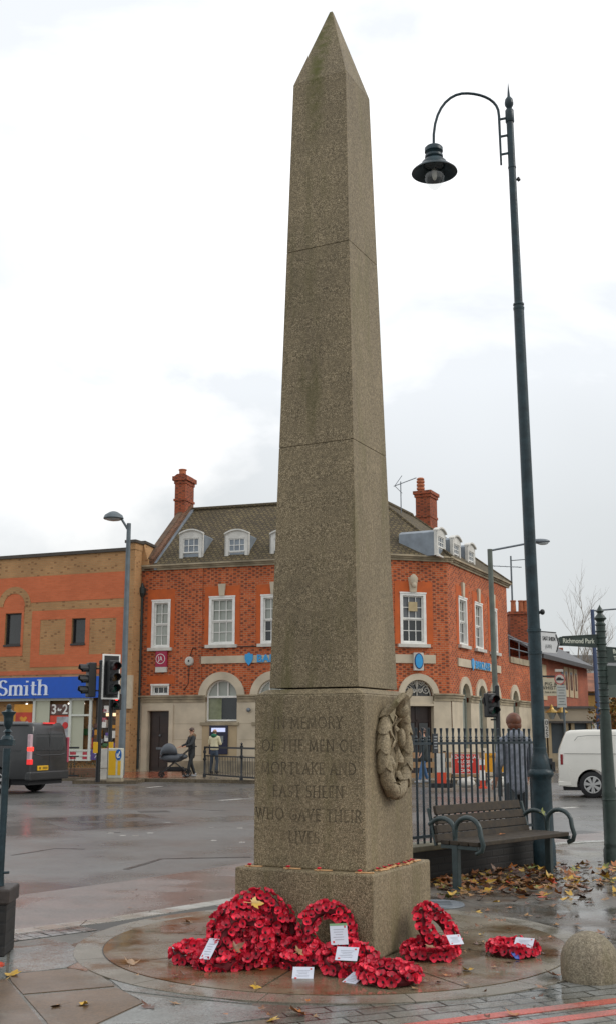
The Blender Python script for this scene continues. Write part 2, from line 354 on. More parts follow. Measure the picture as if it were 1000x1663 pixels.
def text(body, size, mat_, name, parent=None, M=None, depth=.003, align='CENTER', spacing=1.0, frame=None, sx=1.0, bold=0):
    cu = bpy.data.curves.new('tx', 'FONT'); cu.body = body; cu.size = size; cu.extrude = depth/2; cu.align_x = align; cu.align_y = 'CENTER'; cu.space_character = spacing
    cu.offset = bold; cu.resolution_u = 3
    t = bpy.data.objects.new('tx', cu); COL.objects.link(t); dg = bpy.context.evaluated_depsgraph_get()
    dg.update(); me = bpy.data.meshes.new_from_object(t.evaluated_get(dg)); bpy.data.objects.remove(t)
    me.transform(Matrix.Diagonal((sx, 1, 1, 1)))
    me.transform((M or Matrix.Identity(4)) @ Euler((PI/2, 0, 0)).to_matrix().to_4x4())
    me.materials.clear(); me.materials.append(mat_)
    o = bpy.data.objects.new(name, me); COL.objects.link(o)
    if frame: o.location = (frame.O.x, frame.O.y, 0); o.rotation_euler = (0, 0, frame.a)
    if parent:
        o.parent = parent
        if frame: o.location = Vector((frame.O.x, frame.O.y, 0))-parent.location
    return o
T = Matrix.Translation
def RZ(a): return Matrix.Rotation(a, 4, 'Z')
def circ(cx, cz, r, a0, a1, n): return [(cx+r*math.cos(a0+(a1-a0)*i/n), cz+r*math.sin(a0+(a1-a0)*i/n)) for i in range(n+1)]
# ---- roman lettering with serifs, drawn with a broad pen
def arc(cx, cy, rx, ry, a0, a1, n=10): return [(cx+rx*math.cos(R(a0+(a1-a0)*i/n)), cy+ry*math.sin(R(a0+(a1-a0)*i/n))) for i in range(n+1)]
GL = {  # width, strokes, serif ends (x,y)
 'I': (.3, [[(.15, 0), (.15, 1)]], [(.15, 0), (.15, 1)]),
 'N': (.8, [[(.12, 0), (.12, 1)], [(.12, 1), (.7, 0)], [(.7, 0), (.7, 1)]], [(.12, 0), (.12, 1), (.7, 1)]),
 'M': (.95, [[(.12, 0), (.17, 1)], [(.17, 1), (.48, .1)], [(.48, .1), (.78, 1)], [(.78, 1), (.84, 0)]], [(.12, 0), (.84, 0)]),
 'E': (.55, [[(.12, 0), (.12, 1)], [(.12, 1), (.5, 1)], [(.12, .52), (.44, .52)], [(.12, 0), (.52, 0)]], []),
 'F': (.52, [[(.12, 0), (.12, 1)], [(.12, 1), (.5, 1)], [(.12, .52), (.42, .52)]], [(.12, 0)]),
 'L': (.52, [[(.12, 0), (.12, 1)], [(.12, 0), (.5, 0)]], [(.12, 1)]),
 'T': (.66, [[(.33, 0), (.33, 1)], [(.04, 1), (.62, 1)]], [(.33, 0)]),
 'H': (.78, [[(.12, 0), (.12, 1)], [(.66, 0), (.66, 1)], [(.12, .52), (.66, .52)]], [(.12, 0), (.12, 1), (.66, 0), (.66, 1)]),
 'O': (.88, [arc(.44, .5, .37, .5, 0, 360, 22)], []),
 'R': (.66, [[(.12, 0), (.12, 1)], [(.12, 1), (.3, 1)]+arc(.32, .75, .2, .25, 90, -90)+[(.12, .5)], [(.32, .5), (.62, 0)]], [(.12, 0)]),
 'P': (.6, [[(.12, 0), (.12, 1)], [(.12, 1), (.3, 1)]+arc(.32, .74, .22, .26, 90, -90)+[(.12, .48)]], [(.12, 0)]),
 'D': (.8, [[(.12, 0), (.12, 1)], [(.12, 1), (.3, 1)]+arc(.3, .5, .42, .5, 90, -90)+[(.12, 0)]], []),
 'Y': (.7, [[(.35, 0), (.35, .48)], [(.35, .48), (.08, 1)], [(.35, .48), (.62, 1)]], [(.35, 0), (.08, 1), (.62, 1)]),
 'A': (.74, [[(.06, 0), (.37, 1)], [(.37, 1), (.68, 0)], [(.18, .38), (.56, .38)]], [(.06, 0), (.68, 0)]),
 'K': (.68, [[(.12, 0), (.12, 1)], [(.12, .42), (.58, 1)], [(.26, .56), (.62, 0)]], [(.12, 0), (.12, 1), (.58, 1)]),
 'S': (.54, [arc(.27, .75, .19, .25, 30, 270)+arc(.27, .25, .21, .25, 90, -150)], []),
 'W': (1.0, [[(.06, 1), (.28, 0)], [(.28, 0), (.5, .95)], [(.5, .95), (.72, 0)], [(.72, 0), (.94, 1)]], [(.06, 1), (.94, 1)]),
 'G': (.82, [arc(.44, .5, .37, .5, 50, 325, 20)+[(.72, .42)]], [(.72, .42)]),
 'V': (.7, [[(.06, 1), (.35, 0)], [(.35, 0), (.64, 1)]], [(.06, 1), (.64, 1)]),
 'm': (.86, [[(.12, 0), (.12, .66)], [(.12, .48)]+arc(.28, .48, .15, .18, 160, 0)+[(.43, 0)], [(.43, .48)]+arc(.59, .48, .15, .18, 160, 0)+[(.74, 0)]], [(.12, 0), (.43, 0), (.74, 0)]),
 'i': (.3, [[(.15, 0), (.15, .64)], [(.13, .88), (.17, .88), (.17, .94), (.13, .94)]], [(.15, 0), (.1, .63)]),
 't': (.38, [[(.17, .88), (.17, .16)]+arc(.27, .14, .1, .13, 180, 320), [(.04, .64), (.34, .64)]], []),
 'h': (.62, [[(.12, 0), (.12, 1)], [(.12, .46)]+arc(.31, .46, .18, .2, 165, 0)+[(.49, 0)]], [(.12, 0), (.1, 1), (.49, 0)]),
}
def lettering(body, h, mb, x=0, z=0, y0=0, y1=-.003, thick=.13, thin=.05, space=.1, align='CENTER'):
    wid = sum((GL[c][0]+space if c in GL else .42) for c in body)*h
    cx = x-wid/2 if align == 'CENTER' else x
    for c in body:
        if c not in GL: cx += .42*h; continue
        wd, strokes, ser = GL[c]; jt = 0
        for st in strokes:
            for (a, b_) in zip(st, st[1:]):
                A = Vector((cx+a[0]*h, z+a[1]*h)); B = Vector((cx+b_[0]*h, z+b_[1]*h)); d = B-A
                if d.length < 1e-6: continue
                wv = (thin+(thick-thin)*abs(d.normalized().y))*h if c not in 'NMVWA' or d.x > 0 else thin*1.3*h
                p = Vector((-d.y, d.x)).normalized()*wv/2; e_ = d.normalized()*wv*.12
                A2 = A-e_; B2 = B+e_
                jt += 1; mb.prism([(A2+p)[:], (B2+p)[:], (B2-p)[:], (A2-p)[:]], y0, y1+(y1-y0)*.03*(jt % 9))
        for (sx_, sz_) in ser:
            mb.prism([(cx+(sx_-.12)*h, z+sz_*h-thin*h/2), (cx+(sx_+.12)*h, z+sz_*h-thin*h/2), (cx+(sx_+.12)*h, z+sz_*h+thin*h/2), (cx+(sx_-.12)*h, z+sz_*h+thin*h/2)], y0, y1+(y1-y0)*.3)
        cx += (wd+space)*h
    return wid
# ================================================================== materials used all over
M_iron = mat('painted_iron', (.016, .034, .042), .38, 0, .4, 9, .3, 40, spec=.35)
M_ironblk = mat('black_iron', (.014, .016, .018), .4, 0, .3, 9, .3, 60)
M_grn = mat('green_iron', (.022, .038, .030), .4, 0, .35, 7, .3, 30)
M_galv = mat('galvanised_steel', (.16, .18, .2), .5, .5, .2, 5, .1, 30)
M_polegrey = mat('grey_pole_paint', (.10, .125, .14), .5, 0, .2, 4)
M_white = mat('white_paint', (.74, .73, .69), .5, 0, .1, 5)
M_whitedull = mat('weathered_white_paint', (.52, .5, .45), .6, 0, .16, 4)
M_stone = mat('cream_stone', (.50, .43, .32), .8, 0, .16, 1.6, .3, 25, detail=8)
M_stoned = mat('dirty_cornice_stone', (.30, .25, .17), .85, 0, .35, 2.2, .4, 20, detail=8)
M_brick = brickmat('red_brick', (.52, .105, .025), (.42, .072, .02), (.42, .20, .10), dark=(.09, .028, .018), dirt=.22, ms=.013, bw=.22, rh=.085, dmix=.72)
M_rub = mat('rubbed_red_brick', (.48, .10, .022), .85, 0, .14, 3)
M_ochre = brickmat('ochre_brick', (.46, .245, .105), (.40, .205, .085), (.37, .25, .12), dark=(.17, .075, .03), dirt=.2, dth=.80, dmix=.6)
M_orange = brickmat('smooth_orange_brick', (.60, .155, .062), (.54, .135, .05), (.50, .17, .075), ms=.006, dirt=.12)
M_tiles = tilemat('mossy_roof_tiles', (.15, .115, .055), (.105, .078, .04), (.055, .04, .024))
M_lead = mat('lead_sheet', (.21, .24, .27), .5, .2, .2, 3, .1)
M_blind = mat('window_with_blind', (.33, .35, .31), .12, 0, .1, 2, spec=.6)
M_dark = mat('dark_glass', (.018, .022, .024), .06, 0, .3, 2, spec=.7)
M_darkroom = mat('dark_window_glass', (.045, .05, .05), .08, 0, .5, 1.2, spec=.6)
M_chim = brickmat('chimney_brick', (.38, .085, .03), (.30, .06, .022), (.20, .09, .05), dark=(.12, .04, .02), dirt=.35)
M_pot = mat('terracotta', (.40, .13, .055), .8, 0, .2, 8)
M_rubber = mat('tyre_rubber', (.012, .012, .013), .75, 0, .2, 20)
M_blk = mat('black_plastic', (.012, .013, .014), .45, 0, .2, 10)
M_red = mat('red_plastic', (.55, .02, .02), .3, 0, .08, 5)
M_skin = mat('skin', (.50, .27, .18), .6, 0, .06, 9)
# ================================================================== ground
gm = MB(); gm.box(-400, 400, -20, 700, -.6, -.1)
M_road = wetmat('wet_asphalt', (.118, .116, .110), (.092, .09, .086), None, wet=(.20, .42), ws=.3, speck=70, bump=.5, spec=.5)
road = gm.build('road', M_road, kind='structure')
# the memorial's paved island (kerb follows the road side)
MX, MY = .20, 8.57; ROT = R(26.85)
ix = [(-3.4, 3.0), (-3.4, 8.3), (-2.5, 8.95), (-1.65, 9.72), (-.9, 10.62), (-.1, 11.6), (.8, 12.9), (2.1, 14.9), (3.4, 16.2), (5.2, 17.1), (9, 17.6), (9, 3.0)]
M_slab = wetmat('wet_paving_slabs', (.10, .09, .072), (.155, .15, .135), (.075, .045, .025), joint=(.045, .042, .034), jw=.92, jh=.62, jrot=R(-21), joff=(.35, .12), ms=.010, wet=(.06, .40), ws=1.5, speck=60, bump=.45, c3t=(.47, .6))
isl = MB(); isl.flatprism(ix, -.55, 0)
paving = isl.build('paving', M_slab, kind='structure')
M_kerb = wetmat('kerb_granite', (.40, .40, .37), (.30, .30, .275), None, joint=(.05, .05, .045), jw=.9, jh=5, ms=.006, wet=(.12, .45), ws=2, speck=120)
def inset(poly, d):
    out = []
    for i, p in enumerate(poly):
        a = Vector(poly[max(i-1, 0)]); b = Vector(poly[min(i+1, len(poly)-1)]); t = (b-a).normalized(); out.append((p[0]+t.y*d, p[1]-t.x*d))
    return out
edge = ix[1:11]
kb = MB(); e0 = inset(edge, -.003); e1 = inset(edge, .19)
for i in range(len(edge)-1):
    m_ = 5
    for j in range(m_):
        f0, f1 = j/m_+.004, (j+1)/m_-.004
        P = [Vector(a).lerp(Vector(b), f)[:] for (a, b, f) in ((e0[i], e0[i+1], f0), (e0[i], e0[i+1], f1), (e1[i], e1[i+1], f1), (e1[i], e1[i+1], f0))]
        kb.flatprism(P, -.12, .008)
kb.build('kerb', M_kerb, kind='structure')
M_sett = wetmat('wet_setts', (.30, .30, .29), (.21, .21, .20), (.10, .09, .07), joint=(.03, .032, .028), jw=.21, jh=.105, jrot=R(-39), ms=.009, wet=(.06, .35), ws=2, speck=120)
dark_j = mat('wet_joint', (.03, .028, .022), .5, var=.2)
st = MB(); s0 = inset(edge[:5], .195); s1 = inset(edge[:5], .45); st.flatprism(s0+s1[::-1], -.02, .003); st.build('sett_bed', dark_j, kind='structure')
st = MB(); s0 = [Vector(p) for p in inset(edge[:5], .20)]; s1 = [Vector(p) for p in inset(edge[:5], .445)]
for i in range(4):
    k_ = max(1, round((s0[i+1]-s0[i]).length/.135))
    for j in range(k_):
        f0, f1 = j/k_+.035/1, (j+1)/k_-.0
        f0 = j/k_+.05/k_; f1 = (j+1)/k_-.05/k_; sh_ = .06*random.uniform(.9, 1.1)
        P = [s0[i].lerp(s0[i+1], f0), s0[i].lerp(s0[i+1], f1), s1[i].lerp(s1[i+1], f1), s1[i].lerp(s1[i+1], f0)]
        if (P[2]-Vector((MX, MY))).length > 1.9: st.flatprism([p[:] for p in P], -.02, .006+random.uniform(0, .002))
M_sett = wetmat('wet_setts', (.34, .34, .33), (.24, .24, .23), None, wet=(.10, .4), ws=4, speck=120)
st.build('sett_band', M_sett, kind='structure')
# big flags at the front left, each a slab of its own stone
sb_ = MB(); sb_.flatprism([(-3.4, 3.0), (-3.4, 8.2), (-2.62, 8.62), (-1.75, 9.35), (-.6, 9.5), (.05, 8.2), (.05, 5.0)], -.02, .002); sb_.build('flag_bed', wetmat('flag_joint', (.12, .11, .09), (.08, .075, .06), None, wet=(.15, .45), ws=3, speck=80), kind='structure')
M_flagg = wetmat('grey_flag', (.20, .21, .20), (.155, .16, .15), None, wet=(.10, .40), ws=1.2, speck=80)
M_flagb = wetmat('brown_flag', (.125, .075, .038), (.085, .055, .03), (.14, .125, .10), wet=(.28, .5), ws=1.2, speck=70, c3t=(.52, .62))
gs = MB(); bs_ = MB()
for tgt, pl in ((gs, [(18, 1541), (108, 1530), (135, 1546), (140, 1556), (108, 1571), (60, 1577), (14, 1580)]), (bs_, [(14, 1582), (110, 1573), (150, 1573), (186, 1601), (38, 1614), (20, 1594)]),
                (bs_, [(40, 1617), (190, 1604), (226, 1622), (232, 1628), (96, 1690), (76, 1658)]), (bs_, [(-60, 1600), (12, 1590), (92, 1690), (-60, 1700)]), (gs, [(-60, 1545), (12, 1542), (10, 1587), (-60, 1597)]),
                (gs, [(236, 1629), (206, 1612), (240, 1618), (300, 1622), (420, 1634), (440, 1652), (100, 1692)]), (gs, [(194, 1602), (160, 1575), (165, 1572), (230, 1600), (330, 1618), (410, 1630), (300, 1620), (200, 1608)]), (bs_, [(112, 1694), (442, 1655), (470, 1720), (110, 1720)])):
    tgt.flatprism([atz(x, y, .006) for x, y in pl], -.02, .006)
gs.build('grey_flags', M_flagg, kind='structure'); bs_.build('brown_flags', M_flagb, kind='structure')
md_ = MB(); md_.flatprism([atz(x, y, .009) for x, y in [(110, 1571), (128, 1562), (136, 1548), (145, 1538), (152, 1535), (149, 1548), (152, 1558), (150, 1571), (140, 1577), (125, 1573)]], -.02, .0085)
md_.build('leaf_mud', wetmat('leaf_mud', (.12, .05, .025), (.20, .12, .08), None, wet=(.15, .4), ws=4, speck=50, bump=.9), kind='structure')
M_sett2 = wetmat('wet_block_paving', (.22, .23, .22), (.15, .15, .14), (.085, .075, .05), joint=(.025, .028, .024), jw=.26, jh=.125, jrot=R(-23), joff=(.05, .03), ms=.009, wet=(.06, .35), ws=2.2, speck=120)
st = MB(); st.flatprism([(.05, 6.82), (-.35, 6.2), (-.35, 5.0), (4.6, 5.0), (4.6, 8.7), (2.6, 7.75), (1.3, 7.16)], -.02, .004)
st.build('block_paving', M_sett2, kind='structure')
# stone circle round the memorial
M_ring = wetmat('ring_stone', (.22, .20, .16), (.16, .145, .115), (.105, .08, .05), wet=(.12, .42), ws=2.4, speck=110)
M_disc = wetmat('disc_stone', (.20, .165, .11), (.135, .108, .068), (.12, .052, .020), wet=(.06, .36), ws=1.6, speck=90, c3t=(.46, .58))
rg = MB(); nseg = 13; RI, RO = 1.665, 1.86
for i in range(nseg):
    a0 = 2*PI*i/nseg+.1+.002; a1 = 2*PI*(i+1)/nseg+.1-.002; sub = 8
    P = [(MX+RO*math.cos(a0+(a1-a0)*k/sub), MY+RO*math.sin(a0+(a1-a0)*k/sub)) for k in range(sub+1)]+[(MX+RI*math.cos(a1-(a1-a0)*k/sub), MY+RI*math.sin(a1-(a1-a0)*k/sub)) for k in range(sub+1)]
    rg.flatprism(P, -.02, .010)
rg.build('stone_ring', M_ring, kind='structure')
dm = MB()
dark_j = mat('wet_joint', (.03, .028, .022), .5, var=.2)
dm.flatprism(circ(MX, MY, RI+.004, 0, 2*PI, 72)[:-1], -.02, .007)
dm.build('joint_bed', dark_j, kind='structure')
dm = MB()
for i in range(8):
    a0 = 2*PI*i/8+R(27)+.003; a1 = 2*PI*(i+1)/8+R(27)-.003; r2 = RI-.008
    dm.flatprism([(MX+.05*math.cos((a0+a1)/2), MY+.05*math.sin((a0+a1)/2))]+circ(MX, MY, r2, a0, a1, 10), -.02, .013)
dm.build('stone_circle_paving', M_disc, kind='structure')
for pl in ([(262, 1503), (300, 1500), (330, 1503), (328, 1513), (290, 1515), (262, 1514)], [(292, 1573), (330, 1567), (326, 1577), (300, 1583)]):
    pt = MB(); pt.flatprism([atz(x, y, .015) for x, y in pl], 0, .0145); pt.build('brown_stone_patch', wetmat('patch_brown', (.17, .075, .035), (.13, .06, .03), None, wet=(.12, .4), ws=3, speck=60), kind='structure')
# ironwork and repairs let into the road
ic = MB()
for (x, y, a_, w_, d_) in ((250, 1318, .3, .62, .45), (150, 1335, .3, .45, .45), (940, 1352, .6, .6, .45)):
    X, Y = atz(x, y, -.1); M_ = T((X, Y, -.1)) @ RZ(a_); vs = [M_ @ Vector((sx*w_, sy*d_, 0)) for sx, sy in ((-.5, -.5), (.5, -.5), (.5, .5), (-.5, .5))]; ic.flatprism([(v.x, v.y) for v in vs], -.12, -.0955)
ic.build('road_ironwork', mat('road_iron', (.05, .048, .045), .4, .3, .4, 20, .4, 40), kind='structure')
rp = MB(); rp.flatprism([atz(x, y, -.1) for x, y in ((60, 1330), (230, 1322), (300, 1338), (120, 1349))], -.12, -.0965); rp.flatprism([atz(x, y, -.1) for x, y in ((310, 1291), (400, 1289), (405, 1296), (330, 1299))], -.12, -.0965)
rp.build('road_repair', wetmat('darker_asphalt', (.075, .073, .070), (.06, .058, .056), None, wet=(.18, .4), ws=.6, speck=60), kind='structure')
# painted double red lines
M_redline = wetmat('red_line_paint', (.48, .10, .075), (.40, .09, .07), (.20, .10, .08), wet=(.15, .5), ws=3, speck=90, c3t=(.56, .7))
rl = MB()
for o_ in (0, -.235):
    a = Vector((-.6, 5.72+o_)); b = Vector((4.4, 8.02+o_)); n = Vector((-(b-a).y, (b-a).x)).normalized()*.045
    rl.flatprism([(a+n)[:], (b+n)[:], (b-n)[:], (a-n)[:]], 0, .008)
rl.build('red_lines', M_redline, kind='structure')
M_redfaint = wetmat('worn_red_line', (.36, .13, .11), (.28, .11, .09), (.15, .11, .10), wet=(.2, .5), ws=3, speck=60, c3t=(.5, .64))
rl = MB(); r0 = inset(edge, -.16); r1 = inset(edge, -.27); rl.flatprism(r0+r1[::-1], -.12, -.096)
r0 = inset(edge, -.36); r1 = inset(edge, -.46); rl.flatprism(r0+r1[::-1], -.12, -.096)
rl.build('worn_red_lines', M_redfaint, kind='structure')
# anti-skid patch and white dashes on the road
M_skid = wetmat('buff_road_surface', (.19, .145, .13), (.135, .115, .105), None, wet=(.2, .45), ws=.8, speck=60, bump=.6)
sk = MB(); q0 = inset(edge, -.5); q1 = inset(edge, -2.3); sk.flatprism(q0+q1[::-1], -.12, -.096); sk.build('road_surface_patch', M_skid, kind='structure')
M_line = wetmat('worn_white_line', (.55, .54, .5), (.42, .41, .38), (.16, .15, .14), wet=(.2, .5), ws=2, speck=80, c3t=(.5, .62))
dl = MB()
for (x0, y0_, x1, y1_, wd) in [(357, 1300, 411, 1296, .12)]+[(a, b, a+9, b, .09) for a, b in ((196, 1357), (240, 1353), (268, 1336), (216, 1357), (340, 1344), (343, 1365), (385, 1345), (389, 1368), (176, 1353))]:
    A = Vector(atz(x0, y0_, -.1)); B = Vector(atz(x1, y1_, -.1)); n = Vector((-(B-A).y, (B-A).x)).normalized()*wd/2
    dl.flatprism([(A+n)[:], (B+n)[:], (B-n)[:], (A-n)[:]], -.12, -.096)
for (x0, y0_, x1, y1_) in [(240, 1279, 262, 1277), (880, 1322, 915, 1318), (905, 1313, 935, 1311)]:
    A = Vector(atz(x0, y0_, -.1)); B = Vector(atz(x1, y1_, -.1)); n = Vector((-(B-A).y, (B-A).x)).normalized()*.07
    dl.flatprism([(A+n)[:], (B+n)[:], (B-n)[:], (A-n)[:]], -.12, -.096)
dl.build('road_markings', M_line, kind='structure')
# tar seam / crack repairs on the road
M_tar = mat('tar_seam', (.02, .02, .02), .3, var=.2)
ts = MB()
def seam(pts, wd=.05):
    W = [Vector(atz(x, y, -.1)) for x, y in pts]; l = []; r_ = []
    for i, p in enumerate(W):
        t = (W[min(i+1, len(W)-1)]-W[max(i-1, 0)]).normalized(); n = Vector((-t.y, t.x))*wd*(.4+random.random()*.6); l.append((p+n)[:]); r_.append((p-n)[:])
    ts.flatprism(l+r_[::-1], -.12, -.097)
seam([(20, 1389), (60, 1383), (90, 1378), (138, 1379)], .035); seam([(205, 1412), (240, 1402), (262, 1395), (300, 1394), (408, 1392)], .05); seam([(175, 1352), (196, 1352)], .04); seam([(300, 1314), (366, 1317)], .03)
ts.build('tar_seams', M_tar, kind='structure')
# ================================================================== facade lines (see Frame)
FB = Frame((-7.18, 47.02), (3.0, 43.72)); FC = Frame((3.0, 43.72), (5.57, 44.47)); FD = Frame((5.57, 44.47), (9.32, 52.41))
FS = Frame((-19.6, 51.3), (-7.62, 46.5))
# far pavement, with its kerb facing us
fk = [(-40, 46.0), (-14, 41.6), (-8.5, 39.6), (-5.8, 38.9), (-1.7, 37.4), (3.0, 36.6), (6.2, 38.2), (8.4, 43), (12, 51.5), (18, 66), (60, 160), (-60, 160)]
fp = MB(); fp.flatprism(fk, -.55, 0)
M_farpave = wetmat('far_pavement', (.26, .22, .165), (.19, .16, .12), (.14, .11, .07), joint=(.08, .07, .05), jw=.6, jh=.6, jrot=R(18), ms=.015, wet=(.1, .4), ws=.6, speck=20)
fp.build('pavement', M_farpave, kind='structure')
fe = fk[1:10]; kk = MB(); a_ = inset(fe, .02); b_ = inset(fe, -.14)
kk.flatprism(a_+b_[::-1], -.3, .012); kk.build('far_kerb', wetmat('far_kerb_stone', (.16, .125, .08), (.1, .08, .055), None, wet=(.2, .5), speck=20), kind='structure')
tp = MB(); P = [atz(x, y, 0) for x, y in ((196, 1263.4), (196, 1254), (300, 1252), (318, 1260), (300, 1263.6))]; tp.flatprism(P, -.02, .006)
tp.build('red_tactile_paving', wetmat('red_tactile', (.30, .085, .04), (.22, .065, .035), None, joint=(.1, .04, .03), jw=.4, jh=.4, jrot=R(18), ms=.02, wet=(.08, .35), speck=20), kind='structure')
# ================================================================== WAR MEMORIAL
HP, HD, ZP, ZD, ZS, ZTOP, ZAP = .537, .44, .567, 1.80, 1.832, 6.79, 7.56
BS, TS = .36, .239
G1 = granite('memorial_granite', (.192, .149, .084), (.46, .375, .245), (.055, .041, .023), moss=(.095, .085, .028), algae=True)
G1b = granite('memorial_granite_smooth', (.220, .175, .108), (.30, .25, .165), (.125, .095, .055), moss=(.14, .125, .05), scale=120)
memo = thing('war_memorial', 'tall tapering granite obelisk memorial with pointed top on a square inscribed pedestal', 'war memorial', (MX, MY, .013), -ROT)
# local: -y is the inscribed face, +x the face with the carved wreath
def frust(mb, h0, z0, h1, z1):
    vs = [(x*h, y*h, z) for h, z in ((h0, z0), (h1, z1)) for x, y in ((-1, -1), (1, -1), (1, 1), (-1, 1))]
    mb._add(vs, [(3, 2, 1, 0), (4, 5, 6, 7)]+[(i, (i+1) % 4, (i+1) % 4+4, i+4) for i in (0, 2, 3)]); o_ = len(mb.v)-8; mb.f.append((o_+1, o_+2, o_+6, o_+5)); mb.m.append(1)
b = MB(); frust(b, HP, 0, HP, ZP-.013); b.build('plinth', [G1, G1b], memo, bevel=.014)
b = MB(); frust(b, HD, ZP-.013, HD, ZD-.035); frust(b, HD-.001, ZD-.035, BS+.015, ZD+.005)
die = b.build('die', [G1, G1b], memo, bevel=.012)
b = MB()
def hs(z): return BS+(TS-BS)*(z-ZS)/(ZTOP-ZS)
js = [ZS-.015, 3.662, 5.287, ZTOP]
for i in range(3):
    z0, z1 = js[i], js[i+1]
    g = .0016
    frust(b, hs(z0), z0+(g if i else 0), hs(z1), z1-(g if i < 2 else 0))
    if i: frust(b, hs(z0)-.012, z0-.01, hs(z0)-.012, z0+.01)
frust(b, TS, ZTOP-.0001, .012, ZAP-.013)
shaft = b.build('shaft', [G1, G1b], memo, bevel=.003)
# inscription, cut letters filled with years of dirt
M_ins = mat('lettering_dirt', (.098, .077, .046), .9, var=.6, vs=9)
b = MB(); rows = ['IN MEMORY', 'OF THE MEN OF', 'MORTLAKE AND', 'EAST SHEEN', 'WHO GAVE THEIR', 'LIVES']
rz_ = [1.565, 1.405, 1.245, 1.085, .925, .77]
for tx, z in zip(rows, rz_):
    mb_ = b; lettering(tx, .078, mb_, x=0.0 if tx != 'LIVES' else -.03, z=z-.04, y0=-HD+.004, y1=-HD-.0006, thick=.11, thin=.092, space=.13)
b.build('inscription', M_ins, die)
# carved wreath on the right-hand face (local +x)
b = MB(); M_carve = granite('carved_stone', (.25, .20, .125), (.36, .30, .20), (.13, .10, .06), moss=(.13, .12, .05), scale=120, streak=False)
cz, ry, rzz = 1.375, .215, .305
def wp(a): return Vector((HD+.045, ry*math.sin(a), cz+rzz*math.cos(a)))     # a=0 top
def leafy(side):
    n = 7; a0 = .26; a1 = PI-.02; SG = 20
    for i in range(n):
        s_ = a0+(a1-a0)*i/n; e_ = a0+(a1-a0)*(i+1.12)/n; vs = []; J = 7
        for j in range(J+1):
            f = min(1, j/(J-1)); a = (s_+(e_-s_)*f)*side; c = wp(a); tg = (wp(a+.02*side)-wp(a-.02*side)).normalized()
            nx = Vector((1, 0, 0)); nb = tg.cross(nx).normalized(); r_ = (.032+.022*f**.7) if j < J else .026
            for q in range(SG):
                th = 2*PI*q/SG; w_ = abs(math.cos(1.5*th+i*1.1)); tip = .045*w_*f**3 if j < J else .045*w_-.012
                rr = r_*(1+.10*w_*f); vs.append(c+(nx*math.cos(th)+nb*math.sin(th))*rr+tg*tip)
        fs = [(j*SG+q, j*SG+(q+1) % SG, (j+1)*SG+(q+1) % SG, (j+1)*SG+q) for j in range(J) for q in range(SG)]
        fs += [tuple(range(SG-1, -1, -1)), tuple(range(J*SG, (J+1)*SG))]; b._add(vs, fs)
leafy(1); leafy(-1)
b.ell((HD+.045, 0, cz-rzz), (.05, .06, .05), wob=.12); pass
# the ribbon bow at the top and its hanging tails
b.tube([(HD+.05, -.17, cz+.24), (HD+.12, -.15, cz+.33), (HD+.13, -.07, cz+.375), (HD+.11, -.02, cz+.33), (HD+.08, 0, cz+.25)], [.03, .038, .042, .036, .02], seg=8, flat=.6)
b.tube([(HD+.06, .02, cz+.27), (HD+.12, .05, cz+.37), (HD+.11, .12, cz+.40), (HD+.06, .15, cz+.36)], [.03, .045, .05, .03], seg=8, flat=.6)
b.ell((HD+.1, .02, cz+.28), (.05, .045, .06))
for y_, ln_, ph in ((-.05, .50, 0), (.05, .48, 1)):
    pts = []; rs = []
    for j in range(16):
        f = j/15; pts.append((HD+.05+.02*math.sin(j*1.25+ph), y_+.014*math.sin(j*1.5+ph)+(.03*f if y_ > 0 else -.03*f), cz+.26-ln_*f)); rs.append(.026-.009*f+.006*math.sin(j*1.9))
    b.tube(pts, rs, seg=6, flat=.45)
b.ell((HD+.075, .055, cz+.08), (.03, .035, .07)); b.ell((HD+.0, 0, cz-.03), (.02, .19, .27))
carve = b.build('carved_wreath', M_carve, memo, smooth=True)
# ================================================================== little remembrance crosses on the ledge
M_wood = mat('pale_wood', (.62, .36, .17), .6, var=.15, vs=30)
M_poppy = mat('poppy_red', (.76, .024, .055), .5, var=.38, vs=18, spec=.5)
_m = M_poppy; _nt = _m.node_tree; _b = _nt.nodes['Principled BSDF']; _src = _b.inputs['Base Color'].links[0].from_socket
_oi = _nt.nodes.new('ShaderNodeObjectInfo'); _cr = _nt.nodes.new('ShaderNodeValToRGB'); _cr.color_ramp.elements[0].color = (.58, .65, .7, 1); _cr.color_ramp.elements[1].color = (1.15, 1.2, 1.3, 1)
_mx = _nt.nodes.new('ShaderNodeMix'); _mx.data_type = 'RGBA'; _mx.blend_type = 'MULTIPLY'; _mx.inputs['Factor'].default_value = 1
_nt.links.new(_oi.outputs['Random'], _cr.inputs['Fac']); _nt.links.new(_src, _mx.inputs['A']); _nt.links.new(_cr.outputs[0], _mx.inputs['B']); _nt.links.new(_mx.outputs['Result'], _b.inputs['Base Color'])
M_popblack = mat('poppy_black', (.006, .007, .006), .5, var=0)
def poppy_mesh(name='poppy', r=.034):
    b = MB()
    for k in range(4):
        a0 = PI/2*k+.2; vs = []; wd = .98
        lay = .004*(k % 2)
        for i, (rr, zz) in enumerate(((.1, 0), (.55, .004), (.95, .016), (1.08, .020+.005*(k % 2)))):
            for j in range(5):
                a = a0+(j-2)*wd/2*(.75 if i == 3 else 1); q = rr*(1 if j in (1, 2, 3) else .9)
                vs.append((r*q*math.cos(a), r*q*math.sin(a), zz*r/.034+lay+.002*math.sin(j*3+i)))
        fs = [(i*5+j, i*5+j+1, (i+1)*5+j+1, (i+1)*5+j) for i in range(3) for j in range(4)]
        b._add(vs, fs, 0)
    b.lathe([(0.001, .0), (r*.24, .0), (r*.27, .007), (r*.15, .012), (0.001, .010)], 8, (0, 0, .004), k=1)
    return b
